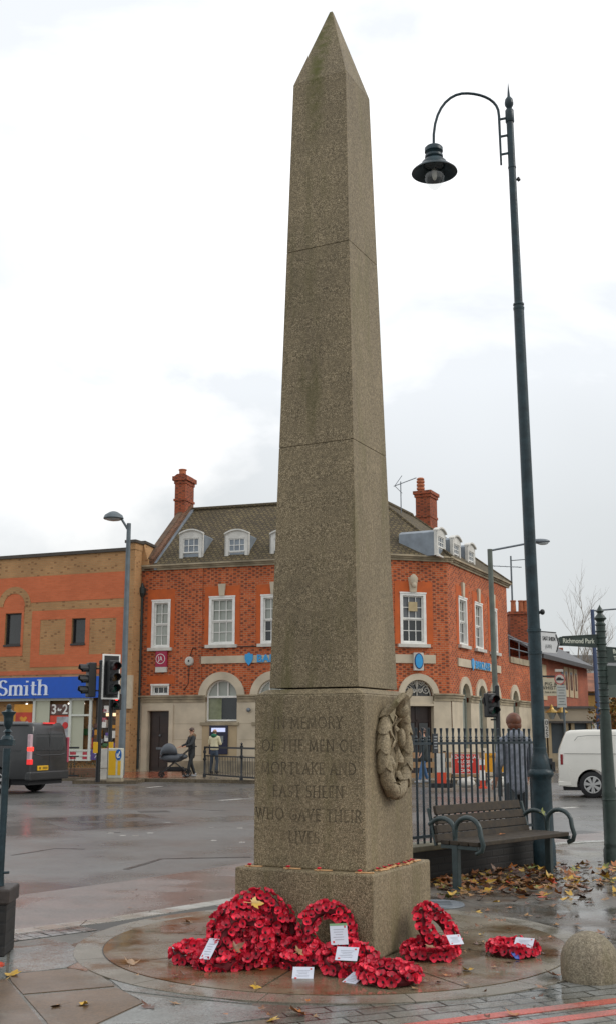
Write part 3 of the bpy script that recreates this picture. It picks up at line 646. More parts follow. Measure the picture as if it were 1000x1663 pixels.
pm = poppy_mesh(); pproto = pm.build('poppy', [M_poppy, M_popblack], fixn=False, smooth=True); POPPY = pproto.data; bpy.data.objects.remove(pproto)
cxs = [(-HP*.80, -HD-.048, 8, 'remembrance cross nearest the left end of the front ledge'), (-.12, -HD-.047, 4, 'left one of the two close poppy crosses mid way along the front ledge'), (.12, -HD-.048, 6, 'right one of the two close poppy crosses mid way along the front ledge'), (HD-.01, -HD-.05, 12, 'wooden poppy cross lying on the front corner of the ledge')]
def small_cross(x, y, rz, lab, red=True):
    g = 'remembrance crosses on the memorial ledge'
    t = thing('remembrance_cross', lab, 'cross', (Matrix.Translation((MX, MY, .013)) @ RZ(-ROT) @ Vector((x, y, ZP-.013+.002))), -ROT+rz, g)
    b = MB(); b.box(-.045, .085, -.008, .008, 0, .008); b.box(-.02, -.004, -.032, .032, .0005, .0085); b.build('cross', M_wood, t, bevel=.001)
    o = bpy.data.objects.new('poppy', POPPY); COL.objects.link(o); o.parent = t; o.location = (-.012, 0, .009); o.scale = (.52, .52, .4)
for x, y, a, lab in cxs: small_cross(x, y, R(a), lab)
ords = ['nearest the front corner', 'second', 'third', 'fourth', 'fifth', 'sixth', 'farthest along, by the back corner']
for i in range(7):
    small_cross(HD+.045+random.uniform(-.012, .02), -.30+i*.105, R(90+random.uniform(-50, 50)), 'wooden poppy cross on the right hand ledge, %s%s' % (ords[i], '' if i in (0, 6) else ' from the front corner'))
# ================================================================== poppy wreaths
M_leafdk = mat('wreath_backing', (.11, .006, .010), .7, var=.3, vs=20)
M_card = mat('card_white', (.55, .58, .66), .35, var=.06)
M_print = mat('card_print', (.30, .31, .36), .5, var=0)
M_cgreen = mat('card_green', (.16, .30, .14), .5, var=0)
M_blue = mat('blue_ribbon', (.06, .13, .5), .4, var=.1)
def wreath(px, py, zc, az, tilt, lab, Rm=.15, rt=.035, card=None, n=(13, 16, 9), Y=None, sq=1.0):
    X, Yw = atz(px, py, zc)
    t = thing('poppy_wreath', lab, 'wreath', (X, Yw, zc), 0, 'poppy wreaths laid at the memorial'); t.rotation_euler = (R(tilt), 0, R(az)); n = tuple(int(v*1.45) for v in n)
    b = MB(); b.tube([(Rm*math.cos(a), Rm*math.sin(a), 0) for a in [2*PI*i/32 for i in range(32)]], rt, 8, closed=True); b.build('ring', M_leafdk, t)
    for ph, cnt in ((82, n[0]), (22, n[1]), (140, n[2])):
        for i in range(cnt):
            a = 2*PI*(i+random.uniform(-.3, .3))/cnt+ph; p = R(ph+random.uniform(-14, 14))
            rad = Vector((math.cos(a), math.sin(a), 0)); nrm = (rad*math.cos(p)+Vector((0, 0, 1))*math.sin(p))
            o = bpy.data.objects.new('poppy', POPPY); COL.objects.link(o); o.parent = t
            o.location = rad*Rm+nrm*(rt+random.uniform(.001, .012))
            nn = (nrm+Vector((random.uniform(-.28, .28), random.uniform(-.28, .28), random.uniform(-.28, .28)))).normalized()
            o.rotation_euler = (nn.to_track_quat('Z', 'Y') @ Euler((0, 0, random.uniform(0, 6))).to_quaternion()).to_euler(); s_ = random.uniform(.78, 1.0); o.scale = (s_, s_*random.uniform(.85, 1), s_)
    if card:
        cpx, cpy, cpz, wd, ht, rot, green = card; kx, ky = atz(cpx, cpy, cpz)
        WM = T((kx, ky, cpz)) @ Euler(tuple(R(v) for v in rot)).to_matrix().to_4x4(); LM_ = (T(t.location) @ t.rotation_euler.to_matrix().to_4x4()).inverted() @ WM
        b = MB(); b.obox((0, 0, 0), (wd, ht, .002)); c = b.build('card', M_card, t); c.location = LM_.to_translation(); c.rotation_euler = LM_.to_euler()
        b = MB()
        for k in range(5): b.obox((-.004*(k % 2), ht*.22-k*ht*.12, .0016), (wd*(.62-.1*(k % 3)), ht*.022, .001))
        b.build('print', M_print, c)
        b = MB(); b.obox((-wd*.33, -ht*.36, .0018), (wd*.1, ht*.09, .001)); b.obox((wd*.36, ht*.34, .0018), (wd*.08, ht*.1, .001)); b.build('emblem', M_red, c)
        if green: b = MB(); b.obox((0, ht*.45, .0017), (wd, ht*.1, .0012)); b.build('header', M_cgreen, c)
    return t
wreath(378, 1508, .17, -30, 58, 'poppy wreath at the back left of the left pile, mostly behind the others', Rm=.12, rt=.045)
wreath(432, 1546, .08, 5, 30, 'poppy wreath filling the lower front right of the left pile', Rm=.12, rt=.04)
W1 = wreath(418, 1492, .26, 4, 68, 'tallest poppy wreath of the left pile with a yellow leaf on top', Rm=.135, rt=.045)
wreath(448, 1512, .17, 20, 75, 'poppy wreath at the right side of the left pile, leaning half behind the tallest one', Rm=.12, rt=.04)
wreath(395, 1530, .16, -12, 50, 'poppy wreath in the middle of the left pile with a brown leaf caught in it', Rm=.14, rt=.04)
wreath(360, 1556, .065, -25, 22, 'poppy wreath low at the front of the left pile, half under a white label', Rm=.13, rt=.036, card=(341, 1541, .13, .075, .17, (38, 0, -24), False))
wreath(314, 1550, .055, -18, 12, 'leftmost poppy wreath lying nearly flat with a white tag sticking out on its left', Rm=.105, rt=.032, card=(287, 1541, .025, .11, .05, (14, 0, 32), False), n=(10, 12, 5))
wreath(531, 1514, .20, 14, 72, 'poppy wreath standing upright against the plinth front with a green edged card', Rm=.142, rt=.036, card=(550, 1517, .232, .115, .13, (72, 0, 12), True))
wreath(566, 1562, .075, 10, 24, 'poppy wreath leaning below the upright one with a white card on its upper right', Rm=.135, rt=.036, card=(563, 1549, .150, .14, .10, (42, 0, -14), False))
wreath(487, 1552, .075, -20, 26, 'small poppy wreath between the left pile and the leaning one', Rm=.10, rt=.034, card=(492, 1581, .035, .13, .11, (32, 0, -4), False), n=(10, 12, 5))
wreath(632, 1584, .050, 8, 4, 'poppy wreath lying flat below the plinth corner, card on its left', Rm=.145, rt=.028, card=(574, 1589, .03, .10, .14, (18, 0, -38), False))
wreath(707, 1510, .155, 50, 52, 'poppy wreath leaning against the right face of the plinth with a white card', Rm=.135, rt=.038, card=(738, 1526, .16, .10, .08, (40, 0, 20), False))
wreath(697, 1545, .050, -8, 5, 'poppy wreath lying flat under the leaning one on the right side', Rm=.145, rt=.028)
wreath(832, 1542, .045, -10, 2, 'poppy wreath lying alone on the right with a blue ribbon and card', Rm=.13, rt=.026, card=(850, 1531, .10, .13, .10, (30, 0, -24), False), n=(11, 15, 6))
lastw = [o for o in COL.objects if o.name.startswith('poppy_wreath')][-1]
b = MB(); b.tube([(-.01, -.13, .03), (.02, -.165, .0), (.03, -.19, -.02)], [.02, .028, .015], 6, flat=.3); b.build('ribbon', M_blue, lastw)
# ================================================================== hemispherical granite bollard
bx_, by_ = atz(958, 1592)
b = MB(); b.lathe([(.001, .285)]+[(.178*math.sin(a)*(1 if a < 1.2 else 1), .105+.18*math.cos(a)) for a in [.12+i*.16 for i in range(10)]]+[(.178, .04), (.170, .0)], 40, (0, 0, 0))
for i, p in enumerate(b.v): b.v[i] = (p[0]*(1+random.uniform(-.006, .006)), p[1]*(1+random.uniform(-.006, .006)), p[2]*(1+random.uniform(-.004, .004)))
G2 = granite('bollard_granite', (.23, .19, .13), (.34, .30, .22), (.13, .11, .08), moss=(.11, .10, .04), scale=130, streak=False)
tag(b.build('stone_bollard', G2, loc=(bx_, by_, .004), smooth=True), 'squat rounded granite bollard standing on the block paving', 'bollard')
# drain cover
b = MB(); b.lathe([(.001, .016), (.19, .016), (.195, .012), (.2, .016), (.235, .016), (.24, .002)], 40)
for k in range(5): b.box(-.12, .12, -.11+k*.05, -.085+k*.05, .014, .021)
dx_, dy_ = atz(710, 1470)
tag(b.build('drain_cover', M_galv, loc=(dx_, dy_, .001)), 'round ribbed metal drain cover beside the back of the plinth', 'drain cover')
# ================================================================== THE BANK on the corner
bank = thing('bank_building', 'red brick corner bank with cream stone ground floor, tiled roof and white dormers', 'building', (FB.O.x, FB.O.y, 0))
ZC = 8.40; ZB = 2.95
M_glassrefl = M_darkroom
def u_(fr, px, py=1100, v=0): return fr.px(px, py, v)[0]
def sash(fr, u0, u1, z0, z1, y=.10, cols=3, rows=4, paneM=M_blind, parent=bank, fw=.11, mid=True, lower=None, frameM=M_white, name='window', sill=True, surround=True):
    """a white sash window standing a little proud of the brickwork"""
    b = MB()
    if surround:
        b.box(u0, u0+fw, -.03, y+.03, z0, z1); b.box(u1-fw, u1, -.03, y+.03, z0, z1); b.box(u0+fw, u1-fw, -.03, y+.03, z1-fw, z1); b.box(u0+fw, u1-fw, -.03, y+.03, z0, z0+fw*.7)
        b.box(u0-.02, u1+.02, -.05, -.031, z1-.03, z1+.03)
    f = b.build(name, frameM, parent, fr)
    iu0, iu1, iz0, iz1 = u0+fw, u1-fw, z0+fw*.7, z1-fw; zm = (iz0+iz1)/2
    b = MB(); mw = .028
    for (a, c, yy) in ((zm, iz1, y-.035), (iz0, zm, y)):
        if not mid and a == zm: continue
        aa, cc = (a, c) if mid else (iz0, iz1)
        b.box(iu0, iu0+.05, yy, yy+.04, aa, cc); b.box(iu1-.05, iu1, yy, yy+.04, aa, cc); b.box(iu0+.05, iu1-.05, yy, yy+.04, cc-.05, cc); b.box(iu0+.05, iu1-.05, yy, yy+.04, aa, aa+.055)
        r_ = max(1, rows//2) if mid else rows
        for i in range(1, cols): x = iu0+(iu1-iu0)*i/cols; b.box(x-mw/2, x+mw/2, yy+.004, yy+.034, aa+.055, cc-.05)
        for j in range(1, r_): z = aa+(cc-aa)*j/r_; b.box(iu0+.05, iu1-.05, yy+.006, yy+.032, z-mw/2, z+mw/2)
    sub(b, 'sash', M_white, f)
    b = MB()
    if lower: b.box(iu0, iu1, y+.045, y+.06, zm, iz1)
    else: b.box(iu0, iu1, y+.045, y+.06, iz0, iz1)
    sub(b, 'pane', paneM, f)
    if lower: b = MB(); b.box(iu0, iu1, y+.045, y+.06, iz0, zm); sub(b, 'pane', lower, f)
    if sill: b = MB(); b.box(u0-.12, u1+.12, -.14, .02, z0-.13, z0-.004); sub(b, 'sill', M_whitedull, f)
    return f
def sub(mb, name, m, parent, **kw):
    o = mb.build(name, m, **kw); o.parent = parent; return o
def arcpts(cu, cz, r, n=16): return circ(cu, cz, r, PI, 0, n)          # left springing over the top to the right
def facade(fr, u0, u1, wins, arches, lows, zt=ZC-.12):
    """wins (u0,u1,z0,z1) rectangular, arches (cu, r, zspring), lows (u0,u1,z0) openings below ZB"""
    holes = [[(a, c), (b_, c), (b_, d), (a, d)] for a, b_, c, d in wins]
    outer = [(u0, ZB)]
    for cu, r in sorted(arches): outer += arcpts(cu, ZB, r)
    outer += [(u1, ZB), (u1, zt), (u0, zt)]
    b = MB(); b.wall(outer, holes, 0, .2); b.build('brick_wall', M_brick, bank, fr)
    outer = [(u0, 0)]
    for a, b_, z in sorted(lows):
        if z <= 0: outer += [(a, 0), (a, ZB-.22 if a > -90 else 0), (b_, ZB-.22), (b_, 0)]
    outer += [(u1, 0), (u1, ZB-.22), (u0, ZB-.22)]
    hl = [[(a, z), (b_, z), (b_, ZB-.26), (a, ZB-.26)] for a, b_, z in lows if z > 0]
    return outer, hl
def px_rect(fr, x0, x1, y0, y1):
    xm = (x0+x1)/2
    return (u_(fr, x0, (y0+y1)/2), u_(fr, x1, (y0+y1)/2), fr.px(xm, y1)[1], fr.px(xm, y0)[1])
# --- front towards the junction
wB = [px_rect(FB, 247, 277, 975, 1052), px_rect(FB, 340, 382, 969, 1047), px_rect(FB, 424, 466, 966, 1045)]
dstep = wB[2][0]-wB[1][0]
wB.append(tuple([wB[2][0]+dstep, wB[2][1]+dstep, wB[2][2], wB[2][3]]))
aB = []
for x0, x1 in ((335, 386),):
    a, c = u_(FB, x0, 1133), u_(FB, x1, 1133); aB.append(((a+c)/2, (c-a)/2))
stp = (u_(FB, 445, 1133)-u_(FB, 360.5, 1133)); aB.append((aB[0][0]+stp, aB[0][1])); aB.append((aB[0][0]+2*stp, aB[0][1]))
dr = px_rect(FB, 241, 275, 1155, 1250); sw = px_rect(FB, 246, 275, 1112, 1129)
outer = [(0, ZB)]
for cu, r in aB: outer += arcpts(cu, ZB, r)
outer += [(FB.len, ZB), (FB.len, ZC-.12), (0, ZC-.12)]
b = MB(); b.wall(outer, [[(a, c), (b_, c), (b_, d), (a, d)] for a, b_, c, d in wB]+[[(sw[0], sw[2]), (sw[1], sw[2]), (sw[1], sw[3]), (sw[0], sw[3])]], 0, .2)
b.build('brick_wall', M_brick, bank, FB)
# shallow projecting break and rubbed brick dressings
ub = u_(FB, 325, 1000)
b = MB(); b.box(ub-.12, ub+.12, -.05, .0, ZB+.1, ZC-.14); b.build('pilaster_strip', M_brick, bank, FB)
for (a, c, z0, z1) in wB:
    b = MB(); tp_ = z1+.45
    b.box(a-.2, a-.001, -.014, .0, z0, tp_); b.box(c+.001, c+.2, -.014, .0, z0, tp_); b.box(a-.001, c+.001, -.0145, .0, z1+.001, tp_-.001)
    b.build('rubbed_brick_surround', M_rub, bank, FB)
b = MB(); b.box(sw[0]-.2, sw[1]+.25, -.014, 0, sw[3]+.03, sw[3]+.36); b.build('rubbed_brick_surround', M_rub, bank, FB)
sash(FB, *wB[0], cols=2, rows=4); sash(FB, *wB[1]); sash(FB, *wB[2], lower=M_dark); sash(FB, *wB[3])
for (a, c, z0, z1) in wB[1:]:
    m_ = (a+c)/2; b = MB(); b.prism([(m_-.11, z1+.03), (m_+.11, z1+.03), (m_+.16, z1+.52), (m_-.16, z1+.52)], -.09, .0); b.build('keystone', M_stone, bank, FB)
f = sash(FB, *sw, cols=3, rows=1, mid=False, paneM=M_dark, fw=.06, sill=False)
# stone ground floor
cash = px_rect(FB, 342, 372, 1178, 1225)
outer = [(0, 0), (dr[0], 0), (dr[0], dr[3]), (dr[1], dr[3]), (dr[1], 0), (FB.len, 0), (FB.len, ZB-.2), (0, ZB-.2)]
zl = FB.px(360, 1171)[1]
hl = [[(cu-r, zl), (cu+r, zl), (cu+r, ZB-.201), (cu-r, ZB-.201)] for cu, r in aB]
# piers between the window openings
b = MB(); outer = [(0, 0), (dr[0], 0), (dr[0], dr[3]), (dr[1], dr[3]), (dr[1], 0), (FB.len, 0), (FB.len, ZB-.2)]
for cu, r in sorted(aB, reverse=True): outer += [(cu+r, ZB-.2), (cu+r, zl), (cu-r, zl), (cu-r, ZB-.2)]
outer += [(0, ZB-.2)]
b.wall(outer, [], -.06, .1)
for cu, r in aB: b.box(cu+r-.001, cu+r+.02, -.058, .2, zl, ZB-.2); b.box(cu-r-.02, cu-r+.001, -.058, .2, zl, ZB-.2); b.box(cu-r, cu+r, -.06, .2, zl-.05, zl)
b.box(dr[0]-.03, dr[0], -.058, .3, 0, dr[3]); b.box(dr[1], dr[1]+.03, -.058, .3, 0, dr[3]); b.box(dr[0]-.02, dr[1]+.02, -.058, .3, dr[3], dr[3]+.03)
b.build('stone_wall', M_stone, bank, FB)
# block joints, plinth course
b = MB(); jm = mat('stone_joint', (.26, .215, .15), .9, var=.1)
for z in (.62, 1.25, 1.88): 
    for (x0, x1) in [(.02, dr[0]-.1), (dr[1]+.15, aB[0][0]-aB[0][1]-.1), (aB[0][0]+aB[0][1]+.1, aB[1][0]-aB[1][1]-.1)]: b.box(x0, x1, -.0625, -.0595, z, z+.012)
b.build('joints', jm, bank, FB)
b = MB(); b.box(dr[1]+.1, FB.len, -.11, -.061, 0, .42); b.build('stone_plinth', M_stoned, bank, FB)
# door surround, door
b = MB(); b.box(dr[0]-.26, dr[0]-.02, -.12, -.0605, 0, dr[3]+.26); b.box(dr[1]+.02, dr[1]+.2, -.12, -.0605, 0, dr[3]+.26); b.box(dr[0]-.02, dr[1]+.02, -.12, -.0605, dr[3]+.02, dr[3]+.26); b.build('door_surround', M_stone, bank, FB)
M_door = mat('dark_brown_door', (.028, .014, .010), .4, var=.3, vs=4)
b = MB(); b.box(dr[0], dr[1], .16, .21, 0, dr[3])
for z0_, z1_ in ((.15, .72), (.85, 1.35), (1.5, 2.2)): b.box(dr[0]+.1, (dr[0]+dr[1])/2-.05, .135, .16, z0_, z1_); b.box((dr[0]+dr[1])/2+.05, dr[1]-.1, .135, .16, z0_, z1_)
d = b.build('door', M_door, bank, FB)
m_ = (dr[0]+dr[1])/2; b = MB(); b.box(m_-.16, m_+.16, .12, .15, .86, .95); sub(b, 'letter_plate', M_galv, d)
b = MB(); b.ell((m_, .12, 1.42), (.045, .045, .045)); sub(b, 'door_knob', M_galv, d)
# string cornice above the stone (interrupted by the windows), main cornice
def band(fr, segs, z0, z1, prof, name, m):
    b = MB()
    for a, c in segs:
        for (pz0, pz1, pr) in prof: b.box(a, c, -pr, .03, z0+(z1-z0)*pz0, z0+(z1-z0)*pz1)
    return b.build(name, m, bank, fr)
sg = []; x = 0
for cu, r in aB: sg.append((x, cu-r-.02)); x = cu+r+.02
sg.append((x, FB.len)); prof = [(0, .45, .09), (.45, .8, .13), (.8, 1, .18)]
band(FB, sg, ZB-.2, ZB+.08, prof, 'string_course', M_stoned)
def archring(fr, cu, r, ro, z=ZB, proud=.07, m=M_stone, name='arch_surround'):
    b = MB(); b.prism(circ(cu, z, ro, PI, 0, 24)+circ(cu, z, r, 0, PI, 24), -proud, .12); return b.build(name, m, bank, fr)
ro = (u_(FB, 395, 1133)-u_(FB, 320, 1133))/2
for cu, r in aB:
    archring(FB, cu, r, ro)
    b = MB(); cu0, cu1 = cu-r, cu+r                   # frame of the tall round headed window
    b.prism(circ(cu, ZB, r, PI, 0, 20)+circ(cu, ZB, r-.06, 0, PI, 20), .12, .18)
    b.box(cu0, cu0+.06, .12, .18, zl, ZB-.03); b.box(cu1-.06, cu1, .12, .18, zl, ZB-.03); b.box(cu0, cu1, .11, .185, ZB-.03, ZB+.05); b.box(cu0+.06, cu1-.06, .12, .18, zl, zl+.06)
    for k in (-.33, .33): b.box(cu+k*r*.98-.025, cu+k*r*.98+.025, .125, .175, ZB+.05, ZB+r*.88)
    f = b.build('arched_window', M_white, bank, FB)
    b = MB(); b.prism(arcpts(cu, ZB, r, 20), .185, .195); sub(b, 'pane', M_blind, f)
    b = MB(); b.box(cu0, cu-.1*r, .186, .196, zl, ZB-.01); sub(b, 'pane', mat('pale_green_blind', (.20, .22, .13), .12, var=.2, spec=.6), f)
    b = MB(); b.box(cu-.1*r, cu1, .186, .196, zl, ZB-.01); sub(b, 'pane', M_dark, f)
    b = MB(); b.box(cu0-.2, cu1+.1, -.13, .1, zl-.17, zl-.052); sub(b, 'sill', M_stoned, f)
b = MB(); b.box(aB[0][0]-aB[0][1]-.12, aB[0][0]+aB[0][1]+.02, -.075, -.0605, .45, zl-.18)
b.build('recessed_panel', mat('buff_panel', (.40, .31, .19), .8, var=.12, vs=2), bank, FB)
# cash machine
cm = MB(); cm.box(cash[0], cash[1], -.14, -.076, cash[2], cash[3]); t = cm.build('cash_machine', mat('navy_panel', (.012, .014, .04), .3, var=.1), bank, FB, bevel=.02)
b = MB(); b.box(cash[0]+.1, cash[1]-.1, -.15, -.139, cash[3]-.26, cash[3]-.1); sub(b, 'lit_header', mat('lit_screen', (.55, .6, .85), .3, var=0, emit=.6), t)
b = MB(); b.box(cash[0]+.15, cash[1]-.18, -.152, -.139, cash[2]+.45, cash[2]+.72); sub(b, 'screen', mat('machine_screen', (.2, .22, .22), .2, var=.2), t)
# main cornice: returns round all three fronts
prof = [(0, .4, .07), (.4, .7, .13), (.7, 1, .22)]
band(FB, [(-.05, FB.len+.12)], ZC-.16, ZC+.06, prof, 'cornice', M_stoned)
# name board band and lettering
M_bluelogo = mat('blue_lettering', (.03, .30, .62), .4, var=.06)
bz0, bz1 = FB.px(330, 1078)[1], FB.px(330, 1066)[1]; bu = u_(FB, 325, 1072)
b = MB(); b.box(bu, FB.len-.2, -.05, 0, bz0, bz1); nb = b.build('name_band', M_stone, bank, FB)
def barclays(fr, ustart, z, size, parent, y=-.055):
    o = text('BARCLAYS', size, M_bluelogo, 'lettering', parent, T((ustart, y, z)), .03, 'LEFT', 1.05, bold=.012); return o
uB = u_(FB, 418, 1072); barclays(FB, uB, (bz0+bz1)/2, .42, nb, -.065)
eu = u_(FB, 405.5, 1072)
eagle = [(-.17, .19), (-.07, .2), (-.03, .25), (.04, .25), (.07, .19), (.17, .2), (.17, .0), (.12, -.12), (.05, -.2), (0, -.26), (-.05, -.2), (-.12, -.12), (-.17, 0)]
b = MB(); b.prism([(eu+x*1.0, (bz0+bz1)/2+z*1.0) for x, z in eagle], -.09, -.055); sub(b, 'eagle_badge', M_bluelogo, nb)
# estate agent's board, alarm box, light
jz = px_rect(FB, 255, 273, 1058, 1092)
b = MB(); b.box(jz[0], jz[1], -.12, -.02, jz[2]+.22, jz[3]); jb = b.build('letting_board', mat('crimson_board', (.34, .006, .05), .4, var=.06), bank, FB)
b = MB(); b.box(jz[0], jz[1], -.121, -.02, jz[2]+.0, jz[2]+.215); sub(b, 'board_strip', M_whitedull, jb)
b = MB(); c_ = ((jz[0]+jz[1])/2-.03, (jz[2]+jz[3])/2+.12); b.prism(circ(c_[0], c_[1], .21, 0, 2*PI, 24)[:-1]+[], -.124, -.119); sub(b, 'disc', M_white, jb)
b = MB(); b.prism(circ(c_[0], c_[1], .185, 0, 2*PI, 24)[:-1], -.128, -.1235); sub(b, 'disc', MAT['crimson_board'], jb)
text('JA', .27, M_white, 'lettering', jb, T((c_[0], -.131, c_[1])), .004, sx=.8)
al = FB.px(308, 1074); b = MB(); b.lathe([(.001, .1), (.15, .09), (.19, .04), (.2, 0)], 20, M=Matrix.Rotation(PI/2, 3, 'X'), c=(al[0], 0, al[1])); ab = b.build('alarm_box', M_whitedull, bank, FB)
b = MB(); b.box(al[0]-.02, al[0]+.04, -.106, -.098, al[1]-.03, al[1]+.05); sub(b, 'alarm_badge', M_blk, ab)
lb = FB.px(406, 1153); b = MB(); b.ell((lb[0], -.15, lb[1]), (.09, .09, .09)); b.tube([(lb[0], -.15, lb[1]+.03), (lb[0], -.05, lb[1]+.05)], .025, 6); b.build('camera_dome', M_galv, bank, FB)
# cables
b = MB(); z_ = FB.px(330, 1052)[1]; b.tube([(al[0]+.03, -.02, al[1]+.2), (al[0]+.15, -.02, z_), (FB.len-.3, -.02, z_+.02)], .02, 5); b.tube([(al[0], -.02, al[1]-.2), (al[0]-.02, -.02, al[1]-.9), (al[0]-.2, -.02, ZB+.3)], .014, 5); b.build('cable', M_blk, bank, FB)
# downpipe with its hopper head and a bracket lantern on the left
M_pipe = mat('black_downpipe', (.02, .028, .026), .5, var=.2)
p_ = [FB.px(238, 970), FB.px(233, 1245)]; pu = .28
b = MB(); b.tube([(pu, -.12, .1), (pu, -.12, p_[0][1])], .055, 8); b.lathe([(.06, 0), (.16, .16), (.18, .38), (.1, .44), (.04, .6)], 10, (pu, -.14, p_[0][1]-.02))
for z in (1.2, 2.9, 4.4, 5.9): b.lathe([(.075, 0), (.075, .07)], 8, (pu, -.12, z))
b.build('downpipe', M_pipe, bank, FB)
# --- splayed corner with the entrance
wC = px_rect(FC, 649, 691, 963, 1046)
cu = (u_(FC, 643, 1133)+u_(FC, 709, 1133))/2; roC = (u_(FC, 709, 1133)-u_(FC, 643, 1133))/2; rC = roC-.24
cu = FC.len/2
outer = [(0, ZB)]+arcpts(cu, ZB, rC)+[(FC.len, ZB), (FC.len, ZC-.12), (0, ZC-.12)]
b = MB(); b.wall(outer, [[(wC[0], wC[2]), (wC[1], wC[2]), (wC[1], wC[3]), (wC[0], wC[3])]], 0, .2); b.build('brick_wall', M_brick, bank, FC)
b = MB(); a, c, z0, z1 = wC; b.box(a-.22, a-.001, -.014, 0, z0, z1+.45); b.box(c+.001, c+.28, -.014, 0, z0, z1+.45); b.box(a, c, -.0145, 0, z1, z1+.449); b.build('rubbed_brick_surround', M_rub, bank, FC)
f = sash(FC, *wC, lower=M_dark, paneM=mat('grey_blind', (.13, .14, .15), .15, var=.1, spec=.6)); 
b = MB(); b.box((a+c)/2-.17, (a+c)/2+.2, .035, .05, z1-.72, z1-.35); sub(b, 'notice', mat('notice_card', (.42, .33, .18), .6, var=.1), f)
b = MB(); m_ = (a+c)/2; b.prism([(m_-.13, z1+.03), (m_+.13, z1+.03), (m_+.19, z1+.62), (m_-.19, z1+.62)], -.1, 0); b.ell((m_, -.13, z1+.5), (.17, .13, .24)); b.ell((m_, -.2, z1+.3), (.1, .07, .12)); b.build('keystone', M_stone, bank, FC)
archring(FC, cu, rC, roC)
zd_ = FC.px(676, 1143)[1]
b = MB(); b.wall([(0, 0), (cu-rC, 0), (cu-rC, ZB-.2), (cu+rC, ZB-.2), (cu+rC, 0), (FC.len, 0), (FC.len, ZB-.2+.0005), (0, ZB-.1995)], [], -.06, .1); b.box(cu-rC-.02, cu-rC, -.059, .35, 0, ZB-.2); b.box(cu+rC, cu+rC+.02, -.059, .35, 0, ZB-.2); b.build('stone_wall', M_stone, bank, FC)
b = MB(); b.box(cu-rC, cu+rC, .0, .3, ZB-.32, ZB-.02); b.box(cu-rC, cu+rC, -.06, .3, ZB-.4, ZB-.32); b.build('door_lintel', M_stone, bank, FC)
b = MB(); b.prism(arcpts(cu, ZB-.01, rC, 20), .22, .25); fl = b.build('fanlight', M_dark, bank, FC)
b = MB()                                             # scrolled ironwork
for s_ in (-1, 1):
    for (x, z, r0, tw) in ((.42, .22, .19, 1), (.2, .52, .14, -1), (.13, .2, .1, -1)):
        pts = [(cu+s_*(x*rC/.66+r0*(1-i/26)*math.cos(i*.45*tw+1)), .17, ZB+z+r0*(1-i/26)*math.sin(i*.45*tw+1)) for i in range(24)]; b.tube(pts, .022, 5)
b.tube([(cu, .17, ZB), (cu, .17, ZB+rC)], .025, 5); b.tube([(cu+(rC-.05)*math.cos(a), .17, ZB+(rC-.05)*math.sin(a)) for a in [PI*i/16 for i in range(17)]], .025, 5); b.ell((cu, .17, ZB+.5), (.07, .04, .2))
sub(b, 'ironwork', M_whitedull, fl)
b = MB(); b.box(cu-rC, cu+rC, .3, .36, 0, ZB-.4); b.box(cu-rC, cu-rC+.1, .25, .3, 0, ZB-.4); b.box(cu-.04, cu+.04, .26, .3, 0, ZB-.4); b.box(cu+rC-.1, cu+rC, .25, .3, 0, ZB-.4); b.box(cu-rC+.1, cu+rC-.1, .26, .3, 1.95, 2.02)
d = b.build('entrance_door', M_door, bank, FC)
b = MB(); b.box(cu-rC+.15, cu-.1, .255, .262, .3, 1.9); b.box(cu+.1, cu+rC-.15, .255, .262, .3, 1.9); sub(b, 'pane', M_dark, d)
band(FC, [(0, cu-rC-.02), (cu+rC+.02, FC.len+.1)], ZB-.2, ZB+.08, [(0, .45, .09), (.45, .8, .13), (.8, 1, .18)], 'string_course', M_stoned)
band(FC, [(-.10, FC.len+.22)], ZC-.16+.002, ZC+.062, prof, 'cornice', M_stoned)
b = MB(); b.box(.05, u_(FC, 706, 1072), -.05, 0, *[FC.px(670, y)[1] for y in (1077, 1063)]); nb = b.build('name_band', M_stone, bank, FC)
su, sz_ = FC.px(677, 1074); b = MB(); b.box(su-.2, su+.2, -.16, -.051, sz_-.36, sz_+.33); sb = sub(b, 'sign_box', M_whitedull, nb)
b = MB(); b.prism([(su+.15*math.cos(a), sz_+.27*math.sin(a)) for a in [2*PI*i/24 for i in range(24)]], -.19, -.161); sub(b, 'oval_badge', M_bluelogo, sb)
b = MB(); b.prism([(su+.185*math.cos(a), sz_+.31*math.sin(a)) for a in [2*PI*i/24 for i in range(24)]], -.175, -.1615); sub(b, 'oval_rim', mat('navy_rim', (.01, .03, .12), .4, var=0), sb)
# --- front along the side street
wD = [px_rect(FD, 744, 757.5, 975, 1056), px_rect(FD, 770, 783, 984, 1062), px_rect(FD, 795.5, 806, 993, 1066)]
def zavg(ws): return (sum(w_[2] for w_ in ws)/len(ws), sum(w_[3] for w_ in ws)/len(ws))
za, zb = zavg(wD); za, zb = wB[1][2], wB[1][3]; ww = wB[1][1]-wB[1][0]
uD = [(w_[0]+w_[1])/2 for w_ in wD]; wD = [(u-ww/2, u+ww/2, za, zb) for u in uD]
EXT = 5.0
aD = [(u_(FD, x, 1135), .55) for x in (754.5, 780.5, 803)]; aX = (u_(FD, 835, 1140), .52)
outer = [(0, ZB)]
for q_ in aD: outer += arcpts(q_[0], ZB, q_[1])
outer += [(FD.len, ZB), (FD.len, ZC-.12), (0, ZC-.12)]
b = MB(); b.wall(outer, [[(a, c), (b_, c), (b_, d_), (a, d_)] for a, b_, c, d_ in wD], 0, .2); b.build('brick_wall', M_brick, bank, FD)
zext = 4.75
